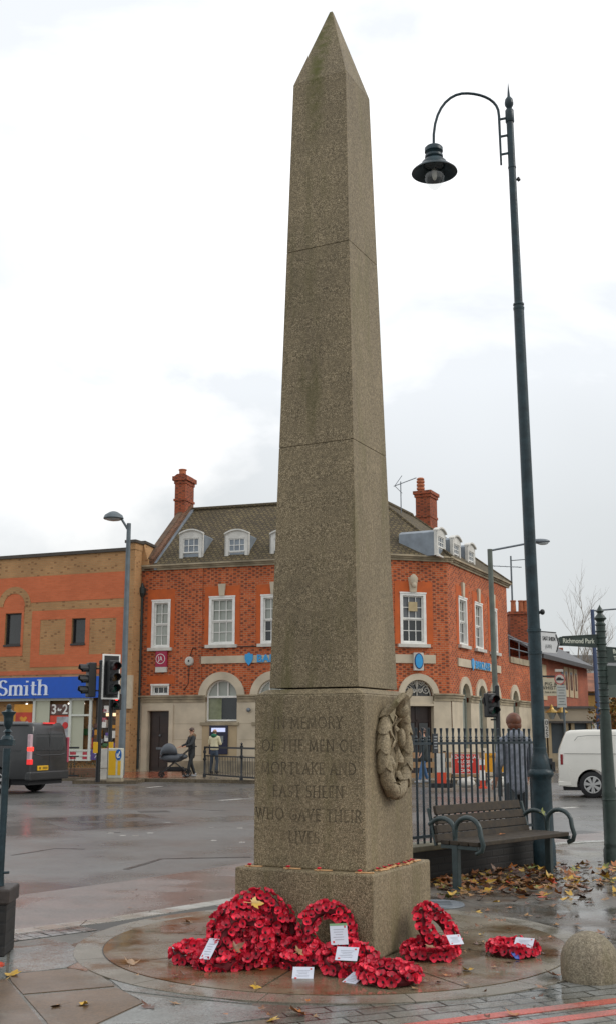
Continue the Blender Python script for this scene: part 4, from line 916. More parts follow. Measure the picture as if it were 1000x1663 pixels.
b = MB(); b.wall([(FD.len, ZB)]+arcpts(aX[0], ZB, aX[1])+[(FD.len+EXT, ZB), (FD.len+EXT, zext), (FD.len, zext)], [], .002, .2); b.box(FD.len, FD.len+EXT, .01, .3, zext-.01, zext); b.build('brick_wall', M_brick, bank, FD)
b = MB(); b.box(FD.len+.2, FD.len+EXT-.5, -.06, .3, zext, zext+.28); b.build('parapet', M_stoned, bank, FD)
b = MB()
for x in (.5, 2.3, 4.1): b.tube([(FD.len+x, .1, zext+.2), (FD.len+x, .1, zext+1.2)], .03, 5)
for z in (.7, 1.15): b.tube([(FD.len+.5, .1, zext+z), (FD.len+4.1, .1, zext+z)], .03, 5)
b.build('roof_rail', M_galv, bank, FD)
for (a, c, z0, z1) in wD:
    b = MB(); b.box(a-.28, a-.001, -.014, 0, z0, z1+.45); b.box(c+.001, c+.28, -.014, 0, z0, z1+.45); b.box(a, c, -.0145, 0, z1, z1+.449); b.build('rubbed_brick_surround', M_rub, bank, FD)
    sash(FD, a, c, z0, z1, lower=M_darkroom if z0 > 0 else None)
    m_ = (a+c)/2; b = MB(); b.prism([(m_-.11, z1+.03), (m_+.11, z1+.03), (m_+.16, z1+.62), (m_-.16, z1+.62)], -.09, 0); b.build('keystone', M_stone, bank, FD)
hol = []
outer = [(0, 0), (FD.len+EXT, 0), (FD.len+EXT, ZB-.2)]
for q_ in sorted(aD+[aX], reverse=True): outer += [(q_[0]+q_[1], ZB-.2), (q_[0]+q_[1], .9), (q_[0]-q_[1], .9), (q_[0]-q_[1], ZB-.2)]
outer += [(0, ZB-.2)]
b = MB(); b.wall(outer, [], -.06, .1)
for q_ in aD+[aX]: b.box(q_[0]-q_[1]-.02, q_[0]-q_[1], -.058, .2, .9, ZB-.2); b.box(q_[0]+q_[1], q_[0]+q_[1]+.02, -.058, .2, .9, ZB-.2); b.box(q_[0]-q_[1], q_[0]+q_[1], -.058, .2, .85, .9)
b.build('stone_wall', M_stone, bank, FD)
sg = []; x = -.02
for q_ in sorted(aD+[aX]): sg.append((x, q_[0]-q_[1]-.02)); x = q_[0]+q_[1]+.02
sg.append((x, FD.len+EXT)); band(FD, sg, ZB-.2+.002, ZB+.082, [(0, .45, .09), (.45, .8, .13), (.8, 1, .18)], 'string_course', M_stoned)
for cu_, r in aD+[aX]:
    archring(FD, cu_, r, r+.28)
    b = MB(); b.box(cu_-r, cu_-r+.08, .12, .18, .9, ZB+.1); b.box(cu_+r-.08, cu_+r, .12, .18, .9, ZB+.1); b.box(cu_-r, cu_+r, .115, .185, ZB-.05, ZB+.03); b.box(cu_-.04, cu_+.04, .12, .18, .9, ZB+r*.9)
    b.prism(circ(cu_, ZB, r, PI, 0, 20)+circ(cu_, ZB, r-.07, 0, PI, 20), .121, .18)
    f = b.build('arched_window', mat('grey_green_frame', (.25, .28, .24), .5, var=.1), bank, FD)
    b = MB(); b.prism([(cu_-r, .9)]+arcpts(cu_, ZB, r, 16)+[(cu_+r, .9)], .186, .2); sub(b, 'pane', M_blind, f)
band(FD, [(-.12, FD.len+.3)], ZC-.16+.004, ZC+.064, prof, 'cornice', M_stoned)
b = MB(); b.box(-.1, FD.len, -.05, 0.3, ZC+.05, ZC+.1); b.build('gutter', M_lead, bank, FD)
zz = [FD.px(745, 1082)[1], FD.px(745, 1069)[1]]; b = MB(); b.box(u_(FD, 742, 1075), u_(FD, 811, 1085), -.05, 0, *zz); nb = b.build('name_band', M_stone, bank, FD)
barclays(FD, u_(FD, 769, 1080), sum(zz)/2, .44, nb, -.065)
b = MB(); eu = u_(FD, 767.5, 1080)-.25; b.prism([(eu+x, sum(zz)/2+z) for x, z in eagle], -.09, -.055); sub(b, 'eagle_badge', M_bluelogo, nb)
# gable return at the far end, left party wall
b = MB(); b.box(FD.len-.02, FD.len+.0, 0.0, 7, 0, ZC-.2); b.build('end_wall', M_brick, bank, FD)
b = MB(); b.box(.0, .02, .0, 8, 0, ZC); b.build('party_wall', M_brick, bank, FB)
# --- roof: two ranges meeting over the splay
SB = 3.7
zr = FB.px(445, 820, SB)[1]
def W3(fr, u, v, z): x, y = fr.w(u, v); return Vector((x, y, z))-Vector((FB.O.x, FB.O.y, 0))
ze = ZC+.06
uL = .78
# meeting point of the ridges
pb, pdv = W3(FB, 0, SB, zr), FB.d; pdd, qd = W3(FD, 0, SB, zr), FD.d
den = pdv.x*qd.y-pdv.y*qd.x; tt = ((pdd.x-pb.x)*qd.y-(pdd.y-pb.y)*qd.x)/den
P_ = Vector((pb.x+pdv.x*tt, pb.y+pdv.y*tt, zr))
e = .22
A0 = W3(FB, uL, -e, ze); A1 = W3(FB, FB.len+.03, -e, ze); C1 = W3(FC, FC.len+.08, -e, ze); D1 = W3(FD, FD.len+.2, -e, ze)
R0 = W3(FB, uL, SB, zr); R1 = P_; R2 = W3(FD, FD.len-2.6, SB, zr)
B0 = W3(FB, uL, 2*SB+e, ze); B1 = W3(FD, FD.len+.2, 2*SB+e, ze)
back = W3(FB, FB.len-3, 2*SB+e, ze)
b = MB(); b._add([A0, A1, C1, D1, R0, R1, R2, B0, B1, back], [(0, 1, 5, 4), (1, 2, 5), (2, 3, 6, 5), (3, 8, 6), (6, 8, 9, 5), (4, 5, 9, 7), (0, 4, 7)])
roof = b.build('roof', M_tiles, bank)
b = MB(); b.tube([R0+Vector((0, 0, .02)), R1+Vector((0, 0, .02)), R2+Vector((0, 0, .02))], .11, 6); b.tube([A1, R1], .07, 6); b.tube([C1, R1], .07, 6); b.tube([D1, R2], .07, 6); b.build('ridge_tiles', MAT['mossy_roof_tiles'], roof)
# raised gable parapet with its lead flashing
b = MB()
def slab(u0, u1, h0, zoff0, zoff1, mb):
    vs = [W3(FB, u, v, z) for u in (u0, u1) for (v, z) in ((-.1, ze-.2), (-.1, ze+zoff0), (SB, zr+zoff1), (2*SB, ze+zoff0), (2*SB, ze-.2))]
    mb._add(vs, [(0, 1, 2, 3, 4), (9, 8, 7, 6, 5), (0, 5, 6, 1), (1, 6, 7, 2), (2, 7, 8, 3), (3, 8, 9, 4), (4, 9, 5, 0)])
slab(uL-.42, uL, 0, .28, .28, b); b.build('gable_parapet', brickmat('parapet_brick', (.20, .085, .04), (.15, .065, .03), (.12, .08, .05), dark=(.07, .035, .02), dirt=.4), bank)
b = MB(); slab(uL-.45, uL-.2, 0, .31, .31, b); b.build('parapet_coping', mat('brown_brick_coping', (.10, .06, .035), .8, var=.4, vs=4), bank)
b = MB(); slab(uL-.02, uL+.12, 0, .10, .10, b); b.build('lead_flashing', M_lead, bank)
b = MB(); vs = [W3(FB, u, v, z) for (u, v, z) in ((-.3, .1, ze+.02), (uL-.42, .1, ze+.1), (uL-.42, 3.4, ze+2.2), (-.3, 3.4, ze+1.2), (-.3, .1, ze-.3), (-.3, 3.4, ze-.3))]; b._add(vs, [(0, 1, 2, 3), (0, 3, 5, 4)]); b.build('lead_valley', M_lead, bank, fixn=False)
# chimneys
def chimney(x0, x1, ytop, yb, fr, v, pots, lab, rz=0, dep=1.1):
    ua, zt = fr.px(x0, ytop, v); ub_, _ = fr.px(x1, ytop, v); zb_ = fr.px((x0+x1)/2, yb, v)[1]-1.6
    b = MB(); b.box(ua+.06, ub_-.06, v, v+dep, zb_, zt-.35); b.box(ua+.02, ub_-.02, v-.05, v+dep+.05, zt-1.15, zt-1.05)
    c = b.build('chimney', M_chim, roof, fr); c.location = Vector((fr.O.x, fr.O.y, 0))-Vector((FB.O.x, FB.O.y, 0))
    b = MB(); b.box(ua+.03, ub_-.03, v-.04, v+dep+.04, zt-.35, zt-.2); b.box(ua-.04, ub_+.04, v-.1, v+dep+.1, zt-.2, zt); b.prism([(ua-.02, zt), (ub_+.02, zt), (ub_-.15, zt+.12), (ua+.15, zt+.12)], v, v+dep); o = sub(b, 'chimney_cap', M_stoned, c) if False else b.build('chimney_cap', M_chim, bank, fr)
    for (px, hh, rr) in pots:
        u = fr.px(px, ytop, v+dep/2)[0]; b = MB(); b.lathe([(rr, 0), (rr, hh*.85), (rr*1.18, hh*.87), (rr*1.18, hh), (rr*.8, hh)], 12, (u, v+dep/2, zt+.08)); b.build('chimney_pot', M_pot, bank, fr)
chimney(283, 304, 774, 850, FB, 3.1, [(297, .34, .16)], '', dep=.95)
# the right chimney sits across the far ridge
b = MB()
ua, zt = FD.px(671, 799, SB); cxy = aty(691, 830, 53.2); zt = aty(690, 800, 53.2)[1]
CH = Matrix.Translation((cxy[0], 53.2, 0)) @ RZ(FD.a-PI/2)
hw = 40/2/F_PX*53.2*.62
b.M = CH; b.box(-hw, hw, -.45, .6, 9.0, zt-.3); b.box(-hw-.03, hw+.03, -.48, .63, zt-1.3, zt-1.18); c = b.build('chimney', M_chim, roof); c.location = -Vector((FB.O.x, FB.O.y, 0))
b = MB(); b.M = CH; b.box(-hw-.05, hw+.05, -.5, .65, zt-.3, zt-.16); b.box(-hw-.10, hw+.10, -.56, .71, zt-.16, zt); b.build('chimney_cap', M_chim, bank).location = -Vector((FB.O.x, FB.O.y, 0))
b = MB(); b.M = CH
for j in range(4): b.lathe([(.2, j*.17), (.2, j*.17+.1), (.15, j*.17+.1), (.15, j*.17+.17)], 12, (-.25, 0, zt))
b.lathe([(.2, .68), (.14, .75)], 12, (-.25, 0, zt)); b.build('chimney_pot', M_pot, bank).location = -Vector((FB.O.x, FB.O.y, 0))
# dormers
M_dw = mat('dormer_white', (.60, .585, .54), .6, var=.14, vs=3)
def dormer(fr, uc, wd, z0, z1, v=.12, dk=M_darkroom):
    sl = (zr-ze)/(SB+.22); dpt = (z1-ze)/sl-v+.25
    u0, u1 = uc-wd/2, uc+wd/2; rise = .16
    top = [(u0+wd*i/10, z1-.02+rise*(1-((i/5)-1)**2)) for i in range(11)]
    b = MB(); b.prism([(u0, z0)]+top+[(u1, z0)], v+.06, v+dpt+.3); d_ = b.build('dormer', M_lead, bank, fr)
    # curved white face with window opening
    iw = .13; outer = [(u0-.04, z0)]+[(x+(x-uc)*.08, z+.05) for x, z in top]+[(u1+.04, z0)]
    b = MB(); hole = [(u0+iw, z0+.05), (u1-iw, z0+.05), (u1-iw, z1-.16), (u0+iw, z1-.16)]
    b.wall(outer, [hole], v, .08); b.prism([(x+(x-uc)*.1, z+.03) for x, z in top]+[(x+(x-uc)*.1, z+.09) for x, z in top[::-1]], v-.08, v+.15)
    b.box(u0-.045, u0-.0005, v, v+.12, z0, z1); b.box(u1+.0005, u1+.045, v, v+.12, z0, z1); b.box(u0-.08, u1+.08, v-.08, v+.02, z0-.06, z0)
    sub(b, 'dormer_front', M_dw, d_)
    u0 += iw; u1 -= iw; z0 += .05; z1 -= .16; zm = z0+(z1-z0)*.42
    b = MB()
    for (a, c, yy) in ((zm, z1, v+.03), (z0, zm, v+.06)):
        b.box(u0, u0+.04, yy, yy+.03, a, c); b.box(u1-.04, u1, yy, yy+.03, a, c); b.box(u0+.04, u1-.04, yy, yy+.03, c-.04, c); b.box(u0+.04, u1-.04, yy, yy+.03, a, a+.05)
        for i in (1, 2): x = u0+(u1-u0)*i/3; b.box(x-.014, x+.014, yy+.003, yy+.027, a+.05, c-.04)
        if a == zm: z = (a+c)/2; b.box(u0+.04, u1-.04, yy+.005, yy+.025, z-.014, z+.014)
    sub(b, 'sash', M_white, d_)
    b = MB(); b.box(u0, u1, v+.075, v+.079, z0, z1); sub(b, 'pane', dk, d_)
zd0 = ze-.02
for px in (310.5, 384.5, 458.5, 533):
    uc = u_(FB, px, 890, .12); zt_ = FB.px(px, 868, .12)[1]; dormer(FB, uc, .98 if px < 400 else .98, zd0, zt_)
for px in (716, 741, 764.5):
    uc = FD.px(px, 890, .12)[0]; dormer(FD, uc, 1.0, zd0, zt_)
# aerials
def aerial(x, yb, yt, Y, ang, lab, n=8, big=False):
    X, z0 = aty(x, yb, Y); _, z1 = aty(x, yt, Y); t = thing('tv_aerial', lab, 'aerial', (X, Y, z0))
    b = MB(); b.tube([(0, 0, -.6), (0, 0, z1-z0)], .025, 6); b.build('mast', M_galv, t)
    b = MB(); L_ = 1.15 if not big else 2.8; d = Vector((math.cos(ang), .3, math.sin(ang))); s0 = -.35 if not big else -.9; p0 = Vector((0, 0, z1-z0-.1)); b.tube([p0+d*s0, p0+d*(s0+L_)], .02, 5)
    for i in range(n): c = p0+d*(s0+L_*(i+.5)/n); l_ = .16 if not big else .22; b.tube([c-Vector((0, l_, l_*.3)), c+Vector((0, l_, l_*.3))], .012, 4)
    if big:
        for k in range(4): b.tube([p0+d*s0+Vector((0, -.3, -.5+k*.33)), p0+d*s0+Vector((0, .3, -.5+k*.33))], .014, 4)
        b.tube([p0+d*s0+Vector((0, 0, -.55)), p0+d*s0+Vector((0, 0, .6))], .015, 4)
    else:
        for a in (.9, -.9): b.tube([p0+d*-.3, p0+d*-.1+Vector((.15, 0, a*.45))], .014, 4)
    b.build('antenna', M_galv, t)
aerial(650.5, 826, 782, 49.0, .42, 'television aerial on a thin mast on the roof slope behind the obelisk')
aerial(785, 935, 915, 52.5, 0, 'wide aerial with reflector grid on the roof end behind the grey lamp post', 9, True)
# ================================================================== SHOP with the blue fascia
shop = thing('shop_building', 'two storey shop in ochre and orange brick with a blue lettered fascia', 'shop', (FS.O.x, FS.O.y, 0))
us = lambda x, y=1000: FS.px(x, y)[0]
zs = lambda x, y: FS.px(x, y)[1]
UE = us(205, 950); ZT = zs(205, 895)
b = MB()
w1 = (us(10), us(36), zs(23, 1047), zs(23, 996)); w2 = (us(118), us(140), zs(129, 1045), zs(129, 1004))
zf0, zf1 = zs(90, 1134), zs(90, 1100)
b.wall([(0, zf1), (UE, zf1), (UE, ZT), (0, ZT)], [[(a, c), (b_, c), (b_, d), (a, d)] for a, b_, c, d in (w1, w2)], 0, .25)
b.build('wall', M_ochre, shop, FS)
b = MB(); b.box(0, UE+.05, -.1, .4, ZT, ZT+.14); b.build('coping', mat('brown_coping', (.06, .05, .04), .7, var=.2), shop, FS)
zA, zB_ = zs(130, 975), zs(130, 932)
zM = zs(130, 989); zL = zs(130, 1082)
cu_ = us(24, 985); r_in = us(46, 985)-us(24, 985); r_in *= .80; r_out = r_in*1.52; zsp = zs(24, 985)+.0
b = MB()
# smooth orange fields (1 cm proud)
b.box(0, UE-.01, -.012, 0, zB_+.0, zB_+.0005) if False else None
b.wall([(0, zA), (cu_-r_out, zA), ]+[p for p in circ(cu_, zsp, r_out, PI, 0, 20) if p[1] > zA]+[(cu_+r_out, zA), (UE, zA), (UE, zB_), (0, zB_)], [], -.012, .01)
x0_ = us(53); x1_ = us(203)
p1 = (us(67), us(108), zs(88, 1063), zs(88, 1006)); p2 = (us(147), us(190), zs(168, 1062), zs(168, 1004))
b.wall([(x0_, zL), (x1_, zL), (x1_, zM), (x0_, zM)], [[(a, c), (b_, c), (b_, d), (a, d)] for a, b_, c, d in (p1, w2, p2)], -.012, .012)
b.wall([(0, zs(20, 1066)), (us(40), zs(20, 1066)), (us(40), zsp)]+circ(cu_, zsp, r_in, 0, PI, 18)+[(0, zsp)], [[(w1[0], w1[2]), (w1[1], w1[2]), (w1[1], w1[3]), (w1[0], w1[3])]], -.012, .012)
b.box(0, UE, -.02, .0, zf1+.12, zf1+.3)
b.build('orange_brick_panel', M_orange, shop, FS)
b = MB(); b.prism(circ(cu_, zsp, r_out, PI, 0, 24)+circ(cu_, zsp, r_in, 0, PI, 24), -.03, 0); b.build('arch_surround', M_ochre, shop, FS)
for k, (a, c, z0, z1) in enumerate((w1, w2)):
    b = MB(); b.box(a, a+.05, .1, .16, z0, z1); b.box(c-.05, c, .1, .16, z0, z1); b.box(a+.05, c-.05, .1, .16, z1-.05, z1); b.box(a+.05, c-.05, .1, .16, z0, z0+.05); b.box(a-.02, c+.02, -.06, .1, z0-.08, z0-.002)
    f = b.build('window', mat('dark_window_frame', (.035, .032, .03), .5, var=.1), shop, FS)
    b = MB(); b.box(a, c, .165, .18, z0, z1); sub(b, 'pane', M_dark, f)
# tall brick pier and party wall next to the bank
up0, up1 = us(205, 1000)+.0, us(221, 925); zp = zs(225, 877)
b = MB(); b.box(UE+.002, up1, -.08, .5, 0, zs(215, 893)); b.box(UE+.06, up1+.02, -.12, .5, zs(215, 893), zp-.12); b._add([(UE+.25, .5, 8.4), (up1+.35, .5, 8.4), (UE+.25, .5, zp), (up1+.02, .5, zp), (UE+.4, 5, 8.4), (up1+.9, 5, 8.4), (UE+.4, 5, zp-.6), (up1+.5, 5, zp-.6)], [(0, 1, 3, 2), (0, 2, 6, 4), (1, 5, 7, 3), (4, 6, 7, 5), (2, 3, 7, 6)])
b.box(UE+.3, up1+.3, .48, 4.9, 8.45, zp-.75)
b.build('party_pier', M_ochre, shop, FS)
b = MB(); b.box(UE+.0, up1+.08, -.2, .55, zp-.12, zp); b._add([(UE+.2, .55, zp-.05), (up1+.1, .55, zp-.05), (UE+.3, 5, zp-.62), (up1+.6, 5, zp-.62), (UE+.2, .55, zp+.06), (up1+.1, .55, zp+.06), (UE+.3, 5, zp-.5), (up1+.6, 5, zp-.5)], [(0, 2, 3, 1), (4, 5, 7, 6), (0, 1, 5, 4), (1, 3, 7, 5), (3, 2, 6, 7), (2, 0, 4, 6)]); b.build('pier_coping', mat('brown_coping', (.06, .05, .04)), shop, FS)
# fascia
M_blue = mat('fascia_blue', (.001, .085, .50), .35, var=.05)
b = MB(); b.box(0, us(192, 1117), -.22, 0, zf0, zf1); fa = b.build('fascia', M_blue, shop, FS)
b = MB(); ls = zs(50, 1131)+.05; H = zs(60, 1105)-ls
uS0 = us(4, 1117); uS1 = us(86, 1117)
letters = MB(); wtest = sum(GL[c][0]+.04 for c in 'Smith')*H; sx_ = (uS1-uS0)/wtest
lettering('Smith', H, letters, x=0, z=ls, y0=-.22, y1=-.26, thick=.13, thin=.045, space=.04, align='LEFT')
letters.v = [(uS0+x*sx_, y, z) for x, y, z in letters.v]
l2 = MB(); lettering('WH', H, l2, x=0, z=ls, y0=-.22, y1=-.26, thick=.13, thin=.045, space=.04, align='LEFT'); wh = (sum(GL[c][0]+.04 for c in 'WH'))*H*sx_
l2.v = [(uS0-wh+x*sx_, y, z) for x, y, z in l2.v]; letters._add(l2.v, l2.f)
sub(letters, 'lettering', mat('fascia_letters', (.72, .78, .88), .4, var=0), fa)
b = MB(); b.box(us(200, 1120), us(218.5, 1120), -.2, -.081, zs(209, 1151), zs(209, 1097)); pb_ = b.build('blank_sign_panel', mat('cream_panel', (.50, .42, .30), .6, var=.08), shop, FS)
# shopfront
b = MB(); zt0 = zs(100, 1217); zbm = zs(100, 1234)
gl = mat('shop_glass', (.25, .27, .2), .05, var=.25, vs=.6, spec=.6)
M_int = mat('shop_interior_board', (.46, .47, .36), .5, var=.1, vs=.5)
b.box(0, us(192, 1180), .55, .6, 0, zf0); bk = b.build('interior_back', mat('shop_interior', (.14, .10, .07), .7, var=.6, vs=1.5), shop, FS)
b = MB()
for x in (-60, 55, 114, 147): u = us(x, 1180); b.box(u-.06, u+.06, -.03, .05, zbm, zf0)
b.box(0, us(150, 1180), -.03, .05, zf0-.1, zf0-.001); b.box(us(114, 1180)+.06, us(147, 1180)-.06, -.028, .05, zs(130, 1163), zs(130, 1160)); b.box(0, us(150, 1180), -.029, .05, zt0-.06, zt0)
for z in (0, 1): b.box(0, us(150, 1180), -.025, .05, zbm+(zt0-zbm)*(.42 if z else 0)-.03, zbm+(zt0-zbm)*(.42 if z else 0)+.03)
sf = b.build('shopfront_frame', mat('shopfront_white', (.62, .64, .58), .4, var=.06), shop, FS)
b = MB(); b.box(0, us(150, 1180), .0, .01, zbm, zt0-.06); sub(b, 'lower_panel', mat('panel_white', (.60, .62, .56), .4, var=.1), sf)
b = MB(); b.box(us(58, 1160), us(80, 1160), .04, .06, zt0, zf0-.1); sub(b, 'pale_board', M_int, sf); b = MB(); b.box(us(116, 1160), us(136, 1160), .04, .06, zt0, zf0-.1); sub(b, 'pale_board', M_int, sf)
def poster(x0, x1, y0, y1, m, parent=sf, y=.03, nm='poster'):
    b = MB(); b.box(us(x0, 1170), us(x1, 1170), y, y+.01, zs(x0, y1), zs(x0, y0)); return sub(b, nm, m, parent)
M_pb = mat('poster_brown', (.10, .045, .035), .4, var=.3); M_pr = mat('poster_red', (.52, .05, .02), .4, var=.25, vs=2); M_po = mat('poster_orange', (.62, .27, .02), .4, var=.2, vs=2)
M_pg = mat('poster_grey', (.35, .36, .38), .4, var=.4, vs=3); M_pp = mat('poster_purple', (.08, .05, .22), .4, var=.3, vs=3); M_yel = mat('yellow_sheet', (.70, .40, .015), .4, var=.05)
p3 = poster(81, 112, 1144, 1161, M_pb)
for ch, x, s_ in (('3', 88, .55), ('2', 106, .55), ('for', 97, .16)): text(ch, s_, M_white, 'lettering', p3, T((us(x, 1152), .02, zs(x, 1152.5))), .004, bold=.012)
poster(81, 112, 1162, 1175, M_pr, y=.031); p5 = poster(92, 113, 1164, 1200, M_pg, y=.025); poster(22, 53, 1144, 1180, M_po, y=.035); p6 = poster(25, 53, 1157, 1180, M_pr, y=.025)
b = MB(); uu, z_ = us(38, 1170), zs(38, 1168); b.prism([(uu-.2, z_+.05), (uu-.1, z_+.12), (uu, z_+.05), (uu+.1, z_+.12), (uu+.2, z_+.05), (uu, z_-.2)], .012, .024); sub(b, 'heart_motif', M_po, sf)
b = MB(); b.prism(circ(us(106, 1180), zs(106, 1178), .14, 0, 2*PI, 14)[:-1], .012, .024); sub(b, 'price_spot', M_red, sf)
for x in (121, 141): 
    q_ = poster(x-5 if x == 121 else x-4, x+5 if x == 121 else x+3, 1221, 1233, mat('poster_crimson', (.42, .03, .05), .4, var=.2), y=-.012)
q_ = poster(150, 170, 1217, 1234, M_pp, y=-.012); text('%', .4, M_white, 'lettering', q_, T((us(158, 1226), -.02, zs(158, 1226))), .004)
b = MB(); uu = us(147, 1180)+.06; b.box(uu, us(192, 1180), .3, .32, zbm, zf0)
sub(b, 'doorway_display', mat('display_dark', (.07, .05, .035), .5, var=.8, vs=3), sf)
random.seed(4)
cols_ = [M_pr, M_po, M_pp, M_pg, M_pb, M_white, mat('display_green', (.05, .15, .05), .5, var=.1), mat('display_pink', (.5, .12, .16), .5, var=.1)]
for i in range(42):                                    # goods on the shelves inside the doorway and windows
    b = MB(); u = random.uniform(us(149, 1180), us(190, 1180)) if i < 30 else random.uniform(us(58, 1180), us(146, 1180)); z = zbm+random.uniform(.1, zf0-zbm-.5) if i < 30 else zt0+random.uniform(.0, .9); s_ = random.uniform(.1, .3)
    b.box(u, u+s_, .12 if i < 30 else .3, .28 if i < 30 else .4, z, z+s_*random.uniform(.6, 1.4)); sub(b, 'goods', cols_[i % 8], sf)
b = MB(); b.box(us(172, 1180), us(190, 1180), .0, .06, zs(180, 1163), zs(180, 1158)); sub(b, 'strip_light', mat('strip_light', (.9, .6, .35), .4, var=0, emit=1.2), sf)
b = MB(); b.box(us(190, 1180), UE, -.09, .2, 0, zf1); b.build('brick_jamb', M_ochre, shop, FS)
b = MB(); b.box(0, UE, .4, 9, 0, ZT-.3); b.build('body', M_ochre, shop, FS)
for xx in (-24, 35, 62, 104, 128):
    b = MB(); b.ell((us(xx, 1145), .4, zs(60, 1143)), (.05, .05, .04), 8, 6); sub(b, 'spotlight', mat('spot_lit', (1, .95, .85), .4, var=0, emit=3), sf)
# ================================================================== buildings farther along the side street
far = thing('gabled_house', 'red brick house with a tall chimney just beyond the bank', 'house', (FD.w(9.5, 3.5)[0], FD.w(9.5, 3.5)[1], 0), FD.a)
M_slate = mat('slate_roof', (.10, .10, .105), .6, var=.25, vs=3, bump=.3, bs=4)
b = MB(); b.box(0, 8, 0, 6, 0, 5.7); b.prism([(0, 5.7), (8, 5.7), (5.4, 6.6), (0, 7.2)], .0, 6); b.build('wall', M_brick, far)
b = MB(); b._add([(0, -.3, 7.2), (8.3, -.3, 5.7), (8.3, 6, 5.7), (0, 6, 7.2), (0, -.3, 7.3), (8.3, -.3, 5.8), (8.3, 6, 5.8), (0, 6, 7.3)], [(0, 1, 2, 3), (4, 7, 6, 5), (0, 4, 5, 1), (1, 5, 6, 2), (0, 3, 7, 4)]); r_ = b.build('roof', M_slate, far)
Yc = 58; cx0, cz1 = aty(827, 993, Yc); cx1, _ = aty(857, 993, Yc); hc = thing('brick_chimney_stack', 'broad red chimney stack with two tall pots between the bank and the main lamp post', 'chimney', (cx0, Yc, 0))
b = MB(); b.box(0, cx1-cx0, 0, .9, 0, cz1-.15); b.box(-.06, cx1-cx0+.06, -.06, .96, cz1-.15, cz1); b.build('stack', M_chim, hc)
for px in (835.5, 848, 856): 
    b = MB(); u = aty(px, 990, Yc)[0]-cx0; b.lathe([(.15, 0), (.13, .55), (.16, .56), (.16, .62), (.1, .62)], 10, (u, .45, cz1)); b.build('pot', M_pot, hc)
# the pub
pub = thing('pub_building', 'red and cream public house with slate roof and a long beige fascia above grey shopfronts', 'pub', (0, 0, 0))
FP = Frame(FD.w(14.2), FD.w(26.5)); pub.location = (FP.O.x, FP.O.y, 0)
M_pubred = brickmat('pub_red_brick', (.36, .085, .04), (.30, .07, .035), (.25, .12, .07), dirt=.3)
M_cream = mat('cream_render', (.44, .35, .22), .8, var=.15, vs=1)
b = MB(); b.box(-.5, FP.len, 0, 6, 0, 5.35); b.build('wall', M_pubred, pub, FP)
b = MB(); b._add([(-1, -.5, 5.3), (FP.len+.3, -.5, 5.3), (FP.len+.3, 3, 7.3), (-1, 3, 7.3), (-1, -.5, 5.42), (FP.len+.3, -.5, 5.42), (FP.len+.3, 3, 7.4), (-1, 3, 7.4), (-1, 6.5, 5.3), (FP.len+.3, 6.5, 5.3)], [(0, 1, 2, 3), (4, 7, 6, 5), (0, 4, 5, 1), (1, 5, 6, 2), (3, 7, 4, 0), (7, 8, 9, 6)]); rf = b.build('roof', M_slate, pub, FP)
b = MB(); b.box(-1, FP.len+.3, -.58, -.5, 5.2, 5.42); b.build('gutter', M_blk, pub, FP)
for i, (x0, x1) in enumerate(((915, 921), (923, 929), (931, 936))):
    a, c = FP.px(x0, 1110)[0], FP.px(x1, 1110)[0]; b = MB(); b.box(a, c, -.04, 0, 3.5, 5.15); f = b.build('window_bay', M_cream, pub, FP); b = MB(); b.box(a+.2, c-.2, -.05, -.041, 3.9, 4.9); sub(b, 'pane', M_dark, f)
for (x0, x1) in ((868, 873), (877, 886)):
    a, c = FP.px(x0, 1110)[0], FP.px(x1, 1110)[0]; b = MB(); b.box(a, c, -.04, 0, 3.2, 5.0); b.build('window_bay', M_cream, pub, FP)
# low fascia range in front
Yf = 55.8; xa, zfa = aty(866, 1151, Yf); xb, _ = aty(965, 1153, Yf); zfb = aty(866, 1171, Yf)[1]
b = MB(); b.box(0, xb-xa, 0, 3, zfb, zfa); lf = b.build('fascia', mat('beige_fascia', (.40, .34, .25), .7, var=.1, vs=1), pub); OFF = Vector((xa, Yf, 0))-pub.location; lf.location = OFF
b = MB(); b.box(-.1, xb-xa+.1, -.15, .3, zfa, zfa+.12); b.box(-.1, xb-xa+.1, -.12, .3, zfb-.1, zfb-.001); b.build('fascia_cornice', mat('dark_cornice', (.08, .075, .07), .7, var=.2), pub).location = OFF
b = MB(); b.box(0, xb-xa, .4, 3, 0, zfb-.1); b.build('shop_wall', mat('blue_grey_paint', (.075, .10, .12), .5, var=.25, vs=1), pub).location = OFF
b = MB()
for px in (868, 885, 893, 921, 931, 958): x = aty(px, 1200, Yf)[0]-xa; b.box(x-.08, x+.08, .1, .4, 0, zfb-.1)
b.build('shop_column', M_cream, pub).location = OFF
b = MB(); b.box(0, xb-xa, .2, .39, 0, .55); b.build('stall_riser', M_stoned, pub).location = OFF
# hanging sign, projecting from the pub front
xs0, zs0_ = aty(876, 1130, 55.2); xs1, zs1_ = aty(905, 1101, 55.2)
ps = thing('pub_sign', 'cream hanging pub sign lettered in dark capitals on an iron bracket', 'sign', (xs0, 55.2, 0))
b = MB(); b.box(.1, xs1-xs0+.1, 0, .06, zs0_, zs1_); o = b.build('board', mat('sign_cream', (.52, .49, .36), .5, var=.05), ps)
b = MB(); b.box(0, .12, -.02, .1, zs0_+.1, zs1_+.12); b.box(0, xs1-xs0+.2, .0, .05, zs1_+.03, zs1_+.12); b.build('bracket', M_ironblk, ps)
for tx, s_, z_ in (('PIG &', .23, .66), ('WHISTLE', .23, .44), ('PUB & GRILL', .1, .2)): text(tx, s_, M_blk, 'lettering', o, T(((xs1-xs0)/2+.1, -.012, zs0_+(zs1_-zs0_)*z_)), .01, spacing=1.1)
